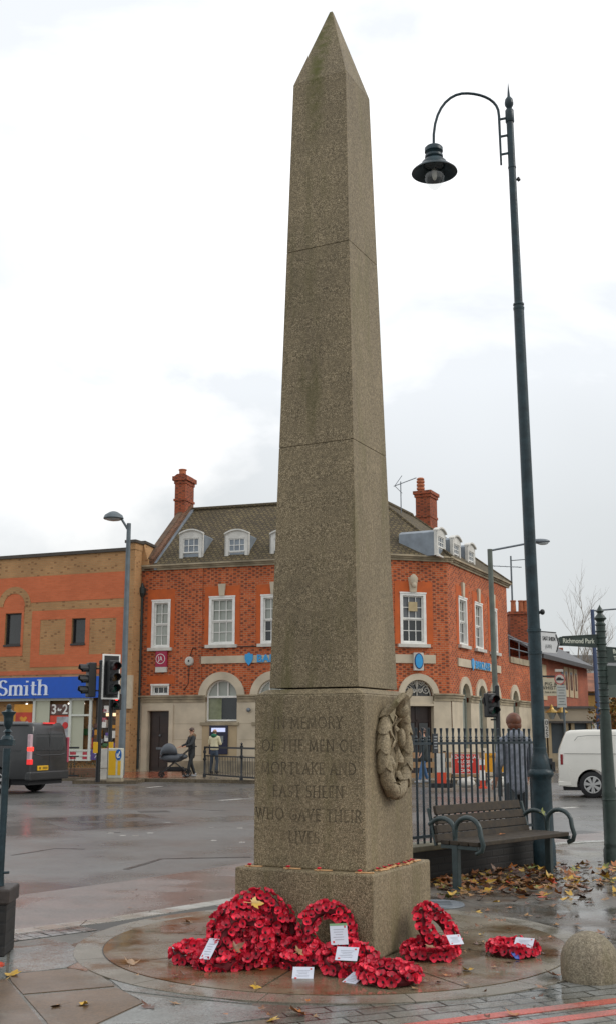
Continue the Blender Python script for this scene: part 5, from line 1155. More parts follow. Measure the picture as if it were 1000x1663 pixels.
# gilt topped wall lanterns
M_gold = mat('gilt', (.50, .33, .10), .3, .8, .1, 9)
M_lamp = mat('lantern_glass', (.22, .24, .24), .15, var=.2, spec=.5)
for x, lab in ((895.5, 'gilt topped wall lantern nearest the main lamp post on the pub front'), (912, 'gilt topped wall lantern behind the parking sign pole'), (974, 'gilt topped wall lantern partly hidden behind the fingerpost')):
    Yl = 54.9; X, zb_ = aty(x, 1168, Yl); _, zt_ = aty(x, 1144, Yl); h_ = zt_-zb_
    t = thing('wall_lantern', lab, 'lantern', (X, Yl, zb_), 0, 'gilt topped lanterns on the pub front')
    b = MB(); b.lathe([(.09, 0), (.24, h_*.45), (.24, h_*.46), (.08, h_*.47)], 6); b.build('glass', M_lamp, t)
    b = MB(); b.lathe([(.3, h_*.44), (.3, h_*.5), (.12, h_*.68), (.07, h_*.8), (.09, h_*.86), (.03, h_*.95), (.02, h_)], 10); b.box(-.55, 0, -.02, .02, h_*.46, h_*.5); b.build('cap', M_gold, t)
# yellow brick house, grey house and the far end of the street
yh = thing('yellow_building', 'low yellow brick building with a red tiled roof beyond the pub', 'building', (aty(937, 1140, 74)[0], 74, 0))
wy = aty(1010, 1140, 74)[0]-yh.location.x+14; b = MB(); b.box(0, wy, 0, 6, 0, aty(960, 1123, 74)[1]); b.build('wall', brickmat('yellow_brick', (.50, .29, .07), (.42, .24, .06), (.35, .25, .12), dirt=.15), yh)
b = MB(); zt_ = aty(960, 1123, 74)[1]; z2 = aty(960, 1104, 74)[1]; b._add([(-.3, -.3, zt_), (wy+.3, -.3, zt_), (wy+.3, 3, z2+.6), (-.3, 3, z2+.6), (-.3, 6.3, zt_), (wy+.3, 6.3, zt_)], [(0, 1, 2, 3), (3, 2, 5, 4), (0, 3, 4), (1, 5, 2), (0, 4, 5, 1)]); b.build('roof', mat('red_roof_tiles', (.20, .085, .05), .85, var=.4, vs=1.5), yh)
b = MB(); b.box(.1, wy, -.05, -.002, zt_-.25, zt_-.1); b.box(-.1, 6, -2.4, 0, 2.2, 2.45); b.build('trim', MAT['brown_coping'], yh)
b = MB(); b.box(2.0, 2.7, -.04, -.002, zt_-.65, zt_-.35); b.build('wall_plaque', M_whitedull, yh)
gh = thing('grey_house', 'long grey slate roofed building at the end of the side street', 'building', (aty(934, 1080, 96)[0], 96, 0))
g1, g2, g3 = aty(950, 1112, 96)[1], aty(950, 1072, 96)[1], aty(950, 1060, 96)[1]
b = MB(); b.box(0, 30, 0, 10, 0, g1+.1); b.build('wall', M_pubred, gh)
b = MB(); b._add([(-.3, -.3, g1), (30, -.3, g1), (30, 3, g2), (-.3, 3, g2), (-.3, 3, g3+.0), (30, 3, g3), (30, 12, g3), (-.3, 12, g3)], [(0, 1, 2, 3), (3, 2, 5, 4), (4, 5, 6, 7)]); b.build('roof', mat('grey_roof', (.19, .195, .195), .6, var=.25, vs=.6), gh)
b = MB(); b.box(-.3, 30, 2.9, 3.3, g2-.1, g2+.15); b.build('roof_ledge', M_slate, gh)
dh = thing('dormer_house', 'slate roofed house with a white edged dormer behind the pub roof', 'house', (aty(893, 1080, 80)[0], 80, 0))
d0, d1 = aty(900, 1063, 80)[1], aty(900, 1058, 80)[1]; wdh = aty(929, 1080, 80)[0]-dh.location.x
b = MB(); b.box(0, wdh-.4, 0, 6, 0, d0); b.box(0, wdh-.2, -.1, 6.1, d0, d1); b.build('wall', MAT['slate_roof'], dh)
b = MB(); b.box(wdh-.55, wdh-.05, -.12, .3, d0-2.2, d0-.01); b.build('white_edge', M_white, dh)
b = MB(); b.box(aty(906, 1060, 80)[0]-dh.location.x, aty(919, 1060, 80)[0]-dh.location.x, 1, 2, d0, aty(900, 1050, 80)[1]); b.build('chimney', M_chim, dh)
# buildings that stand beyond the frame on the far side, closing the junction
ch = thing('corner_house', 'plain red brick building at the right edge across the road', 'building', (24, 62, 0), .2); b = MB(); b.box(0, 18, 0, 10, 0, 3.0); b.build('wall', M_pubred, ch)
# ================================================================== MAIN LAMP POST (swan neck, green-grey iron)
def lampcol(px, py_base, Y=None):
    return atz(px, py_base)
LX, LY = 2.70, 13.3
lp = thing('street_lamp', 'tall dark green iron lamp post with a swan neck and hanging bell lantern', 'street lamp', (LX, LY, 0)); lp.rotation_euler = (0, R(-.48), 0)
def zl_(py): return aty(850, py, LY)[1]
b = MB(); zc_ = zl_(1256)
b.lathe([(.128, 0), (.128, .26), (.118, .29), (.115, zc_-.08), (.122, zc_-.05), (.145, zc_-.02), (.15, zc_), (.14, zc_+.03), (.12, zc_+.05), (.118, zc_+.09), (.108, zc_+.15), (.088, zc_+.20), (.078, zc_+.25), (.082, zc_+.27), (.077, zc_+.30)], 32)
b.build('base', M_iron, lp, smooth=True)
b = MB(); zt_ = zl_(190); zm_ = zl_(494)
b.lathe([(.076, zc_+.29), (.064, zm_-.12), (.064, zm_-.05)], 24); b.lathe([(.052, zm_), (.046, zt_)], 24)
b.build('column', M_iron, lp, smooth=True)
b = MB(); b.lathe([(.066, zm_-.08), (.07, zm_-.06), (.07, zm_-.045), (.058, zm_-.04), (.058, zm_-.02), (.068, zm_-.015), (.068, zm_+.005), (.053, zm_+.02)], 24)
b.build('collar', M_iron, lp, smooth=True); b = MB(); b.lathe([(.048, zl_(272)-.012), (.053, zl_(272)-.01), (.053, zl_(272)+.01), (.048, zl_(272)+.012)], 24)
b.build('collar', M_iron, lp, smooth=True)
for py in (1024, 1060): b = MB(); b.lathe([(.075, zl_(py)-.02), (.083, zl_(py)-.018), (.083, zl_(py)+.018), (.075, zl_(py)+.02)], 24); b.build('strap', M_iron, lp, smooth=True)
b = MB(); b.lathe([(.052, zt_-.08), (.058, zt_-.07), (.056, zt_+.09), (.05, zt_+.1), (.03, zt_+.12), (.056, zt_+.17), (.058, zt_+.2), (.05, zt_+.25), (.02, zt_+.29), (.008, zt_+.42), (.001, zt_+.5)], 20)
b.build('finial', M_iron, lp, smooth=True)
ln_z = zl_(240); ln_x = aty(704, 240, LY)[0]-LX+.07
ax = aty(812, 230, LY)[0]-LX+.07; za0 = zl_(262); za1 = zl_(188); ztop = zl_(151)
pts = [(ax, 0, za0-.05), (ax, 0, za1)]
for i in range(1, 17):
    a = PI*i/17; c = (ax+ln_x)/2; r_ = (ax-ln_x)/2; pts.append((c+r_*math.cos(a), 0, za1+(ztop-za1)*math.sin(a)**.8 if a < PI/2 else ln_z+(ztop-ln_z)*math.sin(a)**.8))
pts.append((ln_x, 0, ln_z))
b = MB(); b.tube(pts, [.014]+[.018]*(len(pts)-2)+[.018], 10)
for py in (194, 222, 251): z = zl_(py); b.beam((ax, 0, z), (-.04, 0, z+.02), .024)
b.build('swan_neck_arm', M_iron, lp, smooth=True)
lt = MB(); lt.lathe([(.001, .02), (.10, .02), (.118, -.0), (.118, -.05), (.10, -.06), (.085, -.08), (.115, -.10), (.118, -.13), (.10, -.15), (.13, -.17), (.16, -.20), (.17, -.24), (.22, -.27), (.29, -.33), (.295, -.345), (.285, -.345), (.20, -.28), (.14, -.25), (.13, -.20), (.001, -.20)], 36, (ln_x, 0, ln_z))
la = lt.build('lantern', M_iron, lp, smooth=True)
M_bowl = mat('clear_bowl', (.85, .87, .86), .12, var=0, trans=.62, spec=.5); M_bowl.node_tree.nodes['Principled BSDF'].inputs['IOR'].default_value = 1.12
M_bowl = bpy.data.materials.new('clear_bowl_glass'); M_bowl.use_nodes = True; _t = M_bowl.node_tree; _t.nodes.clear()
_o = _t.nodes.new('ShaderNodeOutputMaterial'); _x = _t.nodes.new('ShaderNodeMixShader'); _f = _t.nodes.new('ShaderNodeLayerWeight'); _f.inputs['Blend'].default_value = .35; _tr = _t.nodes.new('ShaderNodeBsdfTransparent'); _tr.inputs['Color'].default_value = (.93, .94, .93, 1); _gl = _t.nodes.new('ShaderNodeBsdfGlossy'); _gl.inputs['Roughness'].default_value = .05
_x.inputs[0].default_value = .10; _t.links.new(_tr.outputs[0], _x.inputs[1]); _t.links.new(_gl.outputs[0], _x.inputs[2]); _t.links.new(_x.outputs[0], _o.inputs[0])
b = MB(); b.lathe([(.12, -.24), (.138, -.33), (.138, -.38), (.115, -.47), (.07, -.54), (.03, -.575), (.001, -.58)], 28, (ln_x, 0, ln_z)); sub(b, 'glass_bowl', M_bowl, la, smooth=True)
b = MB(); b.ell((ln_x, 0, ln_z-.36), (.035, .035, .09)); sub(b, 'lamp_bulb', M_whitedull, la, smooth=True)
b = MB(); b.tube([(.05, 0, zl_(291)), (.10, .0, zl_(291)-.01)], .016, 6); b.ell((.075, 0, zl_(291)), (.02, .02, .035)); b.build('fixing', M_blk, lp); b = MB(); b.tube([(.07, 0, zl_(995)), (.12, 0, zl_(993))], .02, 6); b.ell((.11, 0, zl_(994)), (.03, .03, .035)); b.build('fixing', M_blk, lp)
b = MB(); b.box(.085, .13, -.06, .02, zc_+.1, zc_+.17); b.box(.118, .16, -.05, .01, zc_+.02, zc_+.13); b.build('door_latch', M_ironblk, lp)
# narrow notice plate on the column
b = MB(); z0, z1 = zl_(1198), zl_(1168); b.box(.055, .10, -.075, -.068, z0, z1); np_ = b.build('number_plate', M_whitedull, lp)
for i, ch_ in enumerate('02S'): text(ch_, .075, M_blk, 'lettering', np_, T((.078, -.077, z1-.045-i*.066)), .002)
# road direction sign on the column
sg = thing('direction_sign', 'white pointed road sign with black border fixed to the main lamp post', 'sign', (LX, LY, 0), R(38))
z0, z1 = zl_(1059)+.0, zl_(1026)
b = MB(); L_ = .40; b.prism([(.06, z0), (L_-.06, z0), (L_, (z0+z1)/2), (L_-.06, z1), (.06, z1)], -.02, -.006); bd = b.build('board', mat('sign_white', (.55, .56, .56), .45, var=.06), sg)
b = MB(); b.prism([(L_-.075, z0+.015), (L_-.06, z0+.015), (L_-.012, (z0+z1)/2), (L_-.06, z1-.015), (L_-.075, z1-.015), (L_-.032, (z0+z1)/2)], -.026, -.0195); b.box(.06, L_-.06, -.022, -.004, z1, z1+.012); sub(b, 'border', M_blk, bd)
text('EAST SHEEN', .068, M_blk, 'lettering', bd, T((.205, -.0225, z1-.075)), .003, sx=.62)
text('(A305)', .06, mat('faded_print', (.33, .34, .34), .5, var=.1), 'lettering', bd, T((.19, -.0225, z1-.165)), .003, sx=.7)
# ================================================================== bench
bench = thing('park_bench', 'weathered wooden bench with dark slats and green tubular iron arm loops', 'bench', (0, 0, 0))
BL = Vector((1.40, 11.50)); BR = Vector((2.56, 12.70)); d = (BR-BL); blen = d.length; ba = math.atan2(d.y, d.x)
bench.location = (BL.x, BL.y, 0); bench.rotation_euler = (0, 0, ba)
# local x along the bench, -y towards the front
M_slat = mat('weathered_slats', (.034, .024, .014), .75, 0, .5, 14, .3, 30)
b = MB()
for i, y in enumerate((-.36, -.245, -.13, -.015)): b.box(-.04, blen-.04, y, y+.10, .425, .465)
b.build('seat', M_slat, bench, bevel=.006)
b = MB(); ang = R(14)
for i, z in enumerate((.435, .52, .605, .70)):
    y = .10+(z-.45)*math.tan(ang); b.obox((blen/2-.07+.0*i, y+.03, z+.040), (blen-.02-.05*i, .035, .080 if i < 3 else .088), (-ang, 0, 0))
bk = b.build('backrest', M_slat, bench, bevel=.005)
M_frame = mat('bench_iron', (.024, .042, .043), .4, 0, .25, 9, .2, 40, coat=.15)
for k, x in enumerate((0, blen)):
    b = MB(); b.box(x-.03, x+.03, -.11, -.04, 0, .44); b.box(x-.05, x+.05, -.13, -.02, 0, .015); b.build('leg', M_frame, bench, bevel=.008)
    b = MB(); b.box(x-.022, x+.022, -.34, .10, .385, .424); b.beam((x, .17, .40), (x, .26, .76), .03, .03); b.build('bracket', M_frame, bench, bevel=.004)
    xx = x-.09 if k == 0 else x+.09
    xx = x+(0 if k == 0 else .0)
    # two loops springing from the post: one sweeps forward round the seat edge, one back to the backrest
    pts = [(xx, -.06, .40), (xx, -.07, .56)]+[(xx, -.07-.15+.15*math.cos(a), .56+.13*math.sin(a)) for a in [PI*i/10 for i in range(1, 10)]]+[(xx, -.375, .52), (xx, -.40, .44), (xx, -.38, .38), (xx, -.32, .355)]
    b = MB(); b.tube(pts, .024, 10); b.build('arm_loop', M_frame, bench, smooth=True)
    pts = [(xx, -.07, .42), (xx, -.06, .56)]+[(xx, -.06+.15-.15*math.cos(a), .56+.11*math.sin(a)) for a in [PI*i/10 for i in range(1, 8)]]+[(xx, .25, .60)]
    b = MB(); b.tube(pts, .024, 10); b.build('arm_loop', M_frame, bench, smooth=True)
# ================================================================== low wall and spear railings behind the bench
RO_ = Vector((.90, 11.76)); RE_ = Vector((2.92, 13.93)); FR = Frame(RO_, RE_)
M_black = brickmat('blackened_brick', (.022, .02, .018), (.016, .014, .013), (.012, .012, .012), dirt=.4, rough=.6)
wl = MB(); wl.box(0, FR.len, 0, .24, 0, .30); lw = wl.build('low_wall', M_black, frame=FR); tag(lw, 'low blackened brick wall under the spear railings behind the bench', 'wall')
b = MB(); b.box(-.01, FR.len, -.04, .28, .301, .36); sub(b, 'coping', mat('mossy_coping', (.19, .175, .12), .7, var=.3, vs=5, bump=.4), lw, bevel=.01)
M_rail = mat('railing_paint', (.014, .026, .034), .35, 0, .3, 12)
rl = thing('spear_railing', 'dark green iron railing with spear topped bars behind the bench', 'railing', (FR.O.x, FR.O.y, .36), FR.a)
b = MB(); b.box(0, FR.len, .10, .14, 1.02, 1.048); b.build('top_rail', M_rail, rl); b = MB(); b.box(0, FR.len, .10, .14, .055, .085); b.build('bottom_rail', M_rail, rl)
nb_ = int(FR.len/.112)
barb = MB(); barb.lathe([(.0135, 0), (.0135, 1.045), (.0135, 1.05), (.019, 1.06), (.019, 1.075), (.012, 1.085), (.019, 1.10), (.012, 1.115), (.010, 1.13), (.0175, 1.19), (.0175, 1.2), (.001, 1.202)], 10)
b0 = barb.build('bar', M_rail, rl, loc=(.05, .12, -.002), smooth=True)
for i in range(1, nb_):
    o = b0.copy(); COL.objects.link(o); o.parent = rl; o.location = (.05+i*.112, .12, -.002)
# small dark notice hung on the railing
ub_ = FR.px(717, 1215)[0]; b = MB(); b.box(ub_-.045, ub_+.045, .085, .098, .93, 1.14)
nt_ = thing('railing_notice', 'small dark notice tied to the spear railing', 'notice', (FR.O.x, FR.O.y, .36), FR.a); b.build('plate', mat('notice_dark', (.02, .025, .03), .5, var=.2), nt_)
b = MB(); [b.box(ub_-.03, ub_+.03-.012*(k % 2), .082, .0855, 1.10-k*.03, 1.11-k*.03) for k in range(5)]; b.build('print', mat('notice_print', (.3, .32, .33), .5, var=0), nt_)
# ================================================================== fingerpost on the right
FX, FY = atz(991, 1400); FX += .02
fpst = thing('fingerpost', 'ringed green iron fingerpost with pointed finial and white lettered arms', 'signpost', (FX, FY, 0))
zf = lambda py: aty(985, py, FY)[1]
prof_ = [(.10, 0), (.10, .14), (.085, .18), (.092, .2), (.085, .22), (.083, zf(1300)), (.09, zf(1299)), (.083, zf(1294)), (.088, zf(1290)), (.08, zf(1285)), (.066, zf(1160))]
b = MB(); b.lathe(prof_, 28); b.build('post', M_grn, fpst, smooth=True)
b = MB(); z = zf(1160); pr = [(.064, z)]
while z < zf(1000)-.03: pr += [(.055, z), (.055, z+.05), (.066, z+.058), (.066, z+.068), (.055, z+.076)]; z += .079
pr += [(.045, zf(1000)), (.055, zf(1012)+.02)]
pr = [p for p in pr if p[1] < zf(1008)]+[(.048, zf(1006)), (.072, zf(1002)), (.07, zf(1000)), (.028, zf(995)), (.03, zf(994)), (.05, zf(991.5)), (.001, zf(984))]
pr = [p for p in pr if p[1] <= zf(1012)]+[(.045, zf(1010)), (.052, zf(1008)), (.078, zf(1004.5)), (.07, zf(1003)), (.035, zf(997)), (.032, zf(995.5)), (.05, zf(993)), (.045, zf(992)), (.012, zf(985)), (.001, zf(982))]
pr.sort(key=lambda p: p[1]); b.lathe(pr, 28); b.build('ringed_head', M_grn, fpst, smooth=True)
def finger(rz, z0, z1, ln, lines, flip=False, tip=True, shade=None):
    """an arm leaving the post along local +x, lettered on the side facing the camera"""
    b = MB(); h_ = z1-z0; b.prism([(.05, z0), (ln-.09, z0+.02), (ln-.08, z0+h_*.22), (ln, z0+h_*.5), (ln-.06, z1-h_*.2), (ln-.09, z1-.03), (.05, z1)], -.012, .012)
    a_ = b.build('arm', shade or M_grn, fpst, rot=(0, 0, rz), bevel=.003)
    b = MB(); b.beam((.05, 0, z1), (ln-.09, 0, z1-.03), .034, .014); b.beam((.05, 0, z0), (ln-.09, 0, z0+.02), .034, .014); sub(b, 'arm_rim', shade or M_grn, a_)
    for (tx, s_, xx, zz) in lines:
        M = T((xx, -.0135 if not flip else .0135, zz))
        if flip: M = M @ RZ(PI)
        text(tx, s_, mat('post_lettering', (.58, .6, .5), .5, var=.05), 'lettering', a_, M, .003, sx=.8, bold=.0015)
    return a_
finger(R(180+8), zf(1051), zf(1031), .59, [('Richmond Park', .082, .30, (zf(1051)+zf(1031))/2-.006)], flip=True)
finger(R(180-14), zf(1050)+.01, zf(1032)-.002, .73, [('Richmond', .085, .58, (zf(1050)+zf(1032))/2+.012)], flip=True)
finger(R(10), zf(1075), zf(1051), .62, [('Barnes', .075, .22, zf(1058)), ('Town Centre', .07, .3, zf(1069))])
finger(R(-32), zf(1112), zf(1082), .6, [], shade=mat('faded_green', (.06, .085, .07), .4, var=.2)); finger(R(38), zf(1132), zf(1100), .6, [], shade=mat('faded_green', (.06, .085, .07)))
# ================================================================== left brick pier with railing post
PX_, PY_ = atz(30, 1556); PX_ -= .097
b = MB(); hh = .445
b.box(-1.0, 0, 0, .34, 0, hh-.10)
pier = b.build('brick_pier', M_black, loc=(PX_, PY_, .002), rot=(0, 0, R(3)), bevel=.012); tag(pier, 'low rough brick pier at the left edge carrying an iron railing post', 'wall')
b = MB()
for i in range(9): b.box(-1.0+i*.112+.003, -1.0+(i+1)*.112-.003+(.012 if i == 8 else 0), -.012, .352, hh-.103, hh+random.uniform(-.004, .004))
sub(b, 'soldier_course', mat('wet_dark_brick', (.034, .026, .022), .55, var=.5, vs=9, bump=.4), pier, bevel=.014)
px0, _ = aty(9, 1440, PY_+.17); pst = thing('railing_post', 'slim dark iron post with an urn finial on the left brick pier', 'post', (px0-.037, PY_+.17, hh))
zp_ = lambda py: aty(10, py, PY_+.17)[1]-hh
b = MB(); b.lathe([(.03, 0), (.028, .02), (.024, .1), (.027, zp_(1215))], 16); b.tube([(.0, 0, .09), (.06, 0, .095)], .010, 6); b.build('shaft', M_iron, pst, smooth=True)
b = MB(); z0 = zp_(1211); b.box(-.05, .05, -.04, .04, z0, z0+.045); b.box(-1.2, -.05, -.02, .02, z0+.005, z0+.035); b.box(-1.2, -.03, -.012, .012, .12, .15); b.build('top_rail', M_iron, pst, bevel=.004)
b = MB(); z0 += .045; k_ = (zp_(1143)-z0)/.262
b.lathe([(a, z0+c*k_) for a, c in ((.046, 0), (.04, .02), (.018, .035), (.022, .05), (.034, .055), (.015, .075), (.022, .09), (.03, .10), (.034, .15), (.034, .17), (.052, .195), (.052, .203), (.03, .208), (.016, .222), (.02, .235), (.014, .255), (.001, .262))], 20); b.build('finial', M_iron, pst, smooth=True)
# ================================================================== other lamp posts
def simple_lamp(px, ybase, ytop, Y, r0, r1, lab, m=M_polegrey, lean=0):
    X, zt = aty(px, ytop, Y); t = thing('street_lamp', lab, 'street lamp', (X, Y, 0)); t.rotation_euler = (0, lean, 0)
    b = MB(); b.lathe([(r0, 0), (r0, 1.6), (r0*.95, 1.62), (r1, zt)], 16); b.build('pole', m, t, smooth=True); return t, zt
LY2 = 42.2
t, zt = simple_lamp(210, 1254, 850, LY2, .13, .08, 'grey street lamp with a saucer shaped lantern in front of the shop and bank')
b = MB(); xo = aty(185, 838, LY2)[0]-t.location.x; zo = aty(185, 843, LY2)[1]; b.tube([(0, 0, zt-.3), (-.12, 0, zt-.1), (xo*.5, 0, zo+.02), (xo+.25, 0, zo+.1)], .045, 8); b.build('arm', M_polegrey, t, smooth=True)
b = MB(); b.lathe([(.07, .30), (.16, .27), (.34, .15), (.39, .03), (.37, .0), (.25, .02)], 24, (xo, 0, zo)); l_ = b.build('lantern', M_polegrey, t, smooth=True); b = MB(); b.lathe([(.31, .0), (.26, -.04), (.001, -.09)], 20, (xo, 0, zo)); sub(b, 'diffuser', mat('diffuser', (.4, .42, .42), .2, var=.1), l_, smooth=True)
t, zt = simple_lamp(797, 1270, 892, 38, .10, .085, 'weathered lamp post with a long straight arm behind the spear railings', m=mat('mossy_pole', (.10, .115, .095), .6, var=.35, vs=2), lean=R(-.4))
b = MB(); xo = aty(857, 882, 38)[0]-t.location.x+.15; zo = aty(857, 882, 38)[1]; b.tube([(0, 0, zt-.05), (xo, 0, zo)], .035, 8); b.build('arm', M_galv, t, smooth=True)
b = MB(); b.ell((xo+.32, 0, zo+.05), (.34, .14, .09)); b.box(xo-.1, xo+.1, -.06, .06, zo-.02, zo+.08); l_ = b.build('lantern', M_galv, t, smooth=True); b = MB(); b.ell((xo+.4, 0, zo-.01), (.2, .1, .07)); sub(b, 'diffuser', MAT['diffuser'], l_, smooth=True)
t, zt = simple_lamp(828.5, 1200, 903, 60, .07, .045, 'thin distant lamp mast rising behind the brick chimney stack'); b = MB(); b.tube([(0, 0, zt-.25), (.85, 0, zt-.18)], .025, 6); b.build('arm', M_polegrey, t); b = MB(); b.ell((1.0, 0, zt-.17), (.2, .09, .06)); b.build('lantern', M_polegrey, t)
t, zt = simple_lamp(963, 1200, 990, 46, .10, .075, 'blue painted lamp post behind the fingerpost with a long arm to the right', m=mat('blue_pole', (.035, .06, .13), .4, var=.2), lean=R(-.5)); b = MB(); b.tube([(0, 0, zt-.05), (2.6, 0, zt+.12)], .035, 6); b.build('arm', M_galv, t); b = MB(); b.ell((2.9, 0, zt+.12), (.34, .14, .09)); b.build('lantern', M_galv, t)
# ================================================================== traffic signals
M_lens = {c: mat('lens_'+c, v, .2, var=.05) for c, v in (('red', (.10, .01, .01)), ('amber', (.10, .05, .01)), ('green', (.01, .06, .04)))}
def signal(parent, x, y, z, rz, n=3, s=1.0, board=False, lit=None):
    hh_ = .30*n*s+.06; M = T((x, y, z)) @ RZ(rz)
    b = MB(); b.M = M; b.box(-.15*s, .15*s, -.10*s, .12*s, 0, hh_); h_ = b.build('signal_head', M_blk, parent, bevel=.03)
    if board:
        b = MB(); b.M = M; e_ = .10; b.box(-.15*s-e_, .15*s+e_, .125*s, .14*s, -e_, hh_+e_+.08); sub(b, 'backing_board', M_blk, h_, bevel=.01)
        b = MB(); b.M = M
        for q_ in ((-.15*s-e_-.03, -.15*s-e_+.02, -e_-.03, hh_+e_+.11), (.15*s+e_-.02, .15*s+e_+.03, -e_-.03, hh_+e_+.11), (-.15*s-e_+.02, .15*s+e_-.02, -e_-.03, -e_+.02), (-.15*s-e_+.02, .15*s+e_-.02, hh_+e_+.06, hh_+e_+.11)): b.box(q_[0], q_[1], .115*s, .15*s, q_[2], q_[3])
        sub(b, 'white_border', M_white, h_)
    for i in range(n):
        zz = .03+(.3*i+.15)*s; b = MB(); b.M = M
        pts = []; R_ = .125*s                                   # open-fronted hood
        for j in range(13):
            a = -R(40)+R(260)*j/12; pts.append((R_*math.cos(a), R_*math.sin(a)))
        vs = [(x_, -.10*s, zz+z_) for x_, z_ in pts]+[(x_*1.04, -.33*s if z_ > 0 else -.24*s, zz+z_*1.04) for x_, z_ in pts]+[(x_*.9, -.10*s, zz+z_*.9) for x_, z_ in pts]+[(x_*.92, -.33*s if z_ > 0 else -.24*s, zz+z_*.92) for x_, z_ in pts]
        m_ = len(pts); fs = []
        for j in range(m_-1): fs += [(j, j+1, m_+j+1, m_+j), (2*m_+j, 3*m_+j, 3*m_+j+1, 2*m_+j+1), (m_+j, m_+j+1, 3*m_+j+1, 3*m_+j)]
        b._add(vs, fs); sub(b, 'hood', M_blk, h_)
        b = MB(); b.M = M; b.ell((0, -.10*s, zz), (.10*s, .025, .10*s)); c_ = ('green', 'amber', 'red')[i] if n == 3 else ('green', 'red')[i]
        sub(b, 'lens', mat('lit_red', (1, .02, .015), .3, var=0, emit=2.5) if lit == c_ else M_lens[c_], h_, smooth=True)
    return h_
TY = 36.2
TX, zt = aty(166, 1073, TY)
ts_ = thing('traffic_light', 'tall traffic light with a white bordered head on the island', 'traffic light', (TX, TY, 0))
b = MB(); b.lathe([(.075, 0), (.075, zt-.1), (.085, zt-.09), (.085, zt), (.02, zt+.03)], 14); b.build('pole', M_blk, ts_, smooth=True)
z_ = aty(166, 1132, TY)[1]; x2 = aty(145, 1100, TY)[0]-TX; x3 = aty(184, 1100, TY)[0]-TX
signal(ts_, x2+.05, .05, z_, R(-62), 3, 1.15); signal(ts_, x3, -.05, z_+.06, R(32), 3, 1.15, board=True)
b = MB(); 
for z in (z_+.2, z_+.9): b.tube([(x2+.1, .05, z), (0, 0, z), (x3-.1, 0, z)], .025, 6)
b.build('bracket', M_blk, ts_)
b = MB(); x_ = aty(156, 1214, TY)[0]-TX; b.box(x_-.07, x_+.08, -.09, .02, aty(166, 1223, TY)[1], aty(166, 1205, TY)[1]); b.build('push_button_box', M_yel, ts_, bevel=.01)
T2Y = 37.5; T2X, z2_ = aty(181.5, 1130, T2Y)
t2 = thing('traffic_light', 'pedestrian signal pole beside the yellow bollard with a small red light showing', 'traffic light', (T2X, T2Y, 0))
b = MB(); b.lathe([(.065, 0), (.065, z2_+.3)], 12); b.build('pole', M_blk, t2, smooth=True)
x_ = aty(191.5, 1140, T2Y)[0]-T2X; zz_ = aty(191, 1153, T2Y)[1]; signal(t2, x_, -.02, zz_, R(-8), 2, .78, lit='red')
b = MB(); b.tube([(0, 0, zz_+.15), (x_, 0, zz_+.15)], .03, 6); b.build('bracket', M_blk, t2)
b = MB(); b.box(-.02, .12, -.1, .02, aty(181, 1217, T2Y)[1], aty(181, 1205, T2Y)[1]); b.build('push_button_box', M_yel, t2, bevel=.01)
# traffic island and illuminated bollard
isd = MB(); P = [atz(x, y, 0) for x, y in ((118, 1268), (222, 1268), (214, 1263), (120, 1264.5))]; P = [Vector(p) for p in P]
isd.flatprism([P[0][:], P[1][:], (P[1]+Vector((.1, 2.2)))[:], (P[0]+Vector((.2, 2.2)))[:]], -.55, .012); isd.build('traffic_island', MAT['far_kerb_stone'], kind='structure')
BY = 36.3; BX0, zb0 = aty(176, 1261, BY); BX1, zb1 = aty(201, 1215, BY); wv = BX1-BX0
bo = thing('traffic_bollard', 'boxy yellow and white traffic bollard with a blue arrow disc on the island', 'bollard', ((BX0+BX1)/2, BY, .012), R(-6))
zb1 = zb1-.012; b = MB(); b.box(-wv/2-.02, wv/2+.02, -.14, .14, 0, .1); b.build('base', M_stoned, bo, bevel=.01)
b = MB(); b.box(-wv/2, wv/2, -.13, .13, .1, zb1); b.build('body', mat('bollard_white', (.5, .5, .42), .4, var=.08), bo, bevel=.03)
b = MB(); b.box(-wv/2+.03, .04, -.135, -.131, .2, zb1-.08); b.box(.10, wv/2-.03, -.135, -.131, .2, zb1*.62); b.build('yellow_panel', M_yel, bo)
b = MB(); b.prism([(.12+.10*math.cos(a), zb1-.2+.17*math.sin(a)) for a in [2*PI*i/20 for i in range(20)]], -.142, -.131); ad_ = b.build('arrow_disc', mat('sign_blue', (.01, .11, .38), .4, var=0), bo)
b = MB(); b.prism([(.07, zb1-.32), (.10, zb1-.34), (.15, zb1-.22), (.19, zb1-.25), (.17, zb1-.08), (.08, zb1-.15), (.12, zb1-.19)], -.147, -.1415) if False else b.beam((.16, -.145, zb1-.1), (.09, -.145, zb1-.27), .006, .035).beam((.085, -.145, zb1-.29), (.17, -.145, zb1-.27), .006, .03).beam((.08, -.145, zb1-.28), (.075, -.145, zb1-.16), .006, .03); sub(b, 'arrow', M_white, ad_)
cb = thing('utility_cabinet', 'small white utility cabinet between the signal pole and the yellow bollard', 'cabinet', (aty(170, 1250, 38.5)[0], 38.5, 0)); b = MB(); b.box(-.16, .16, -.1, .1, 0, .35); b.box(-.17, .17, -.11, .11, .36, 1.0); b.build('case', M_whitedull, cb, bevel=.01)
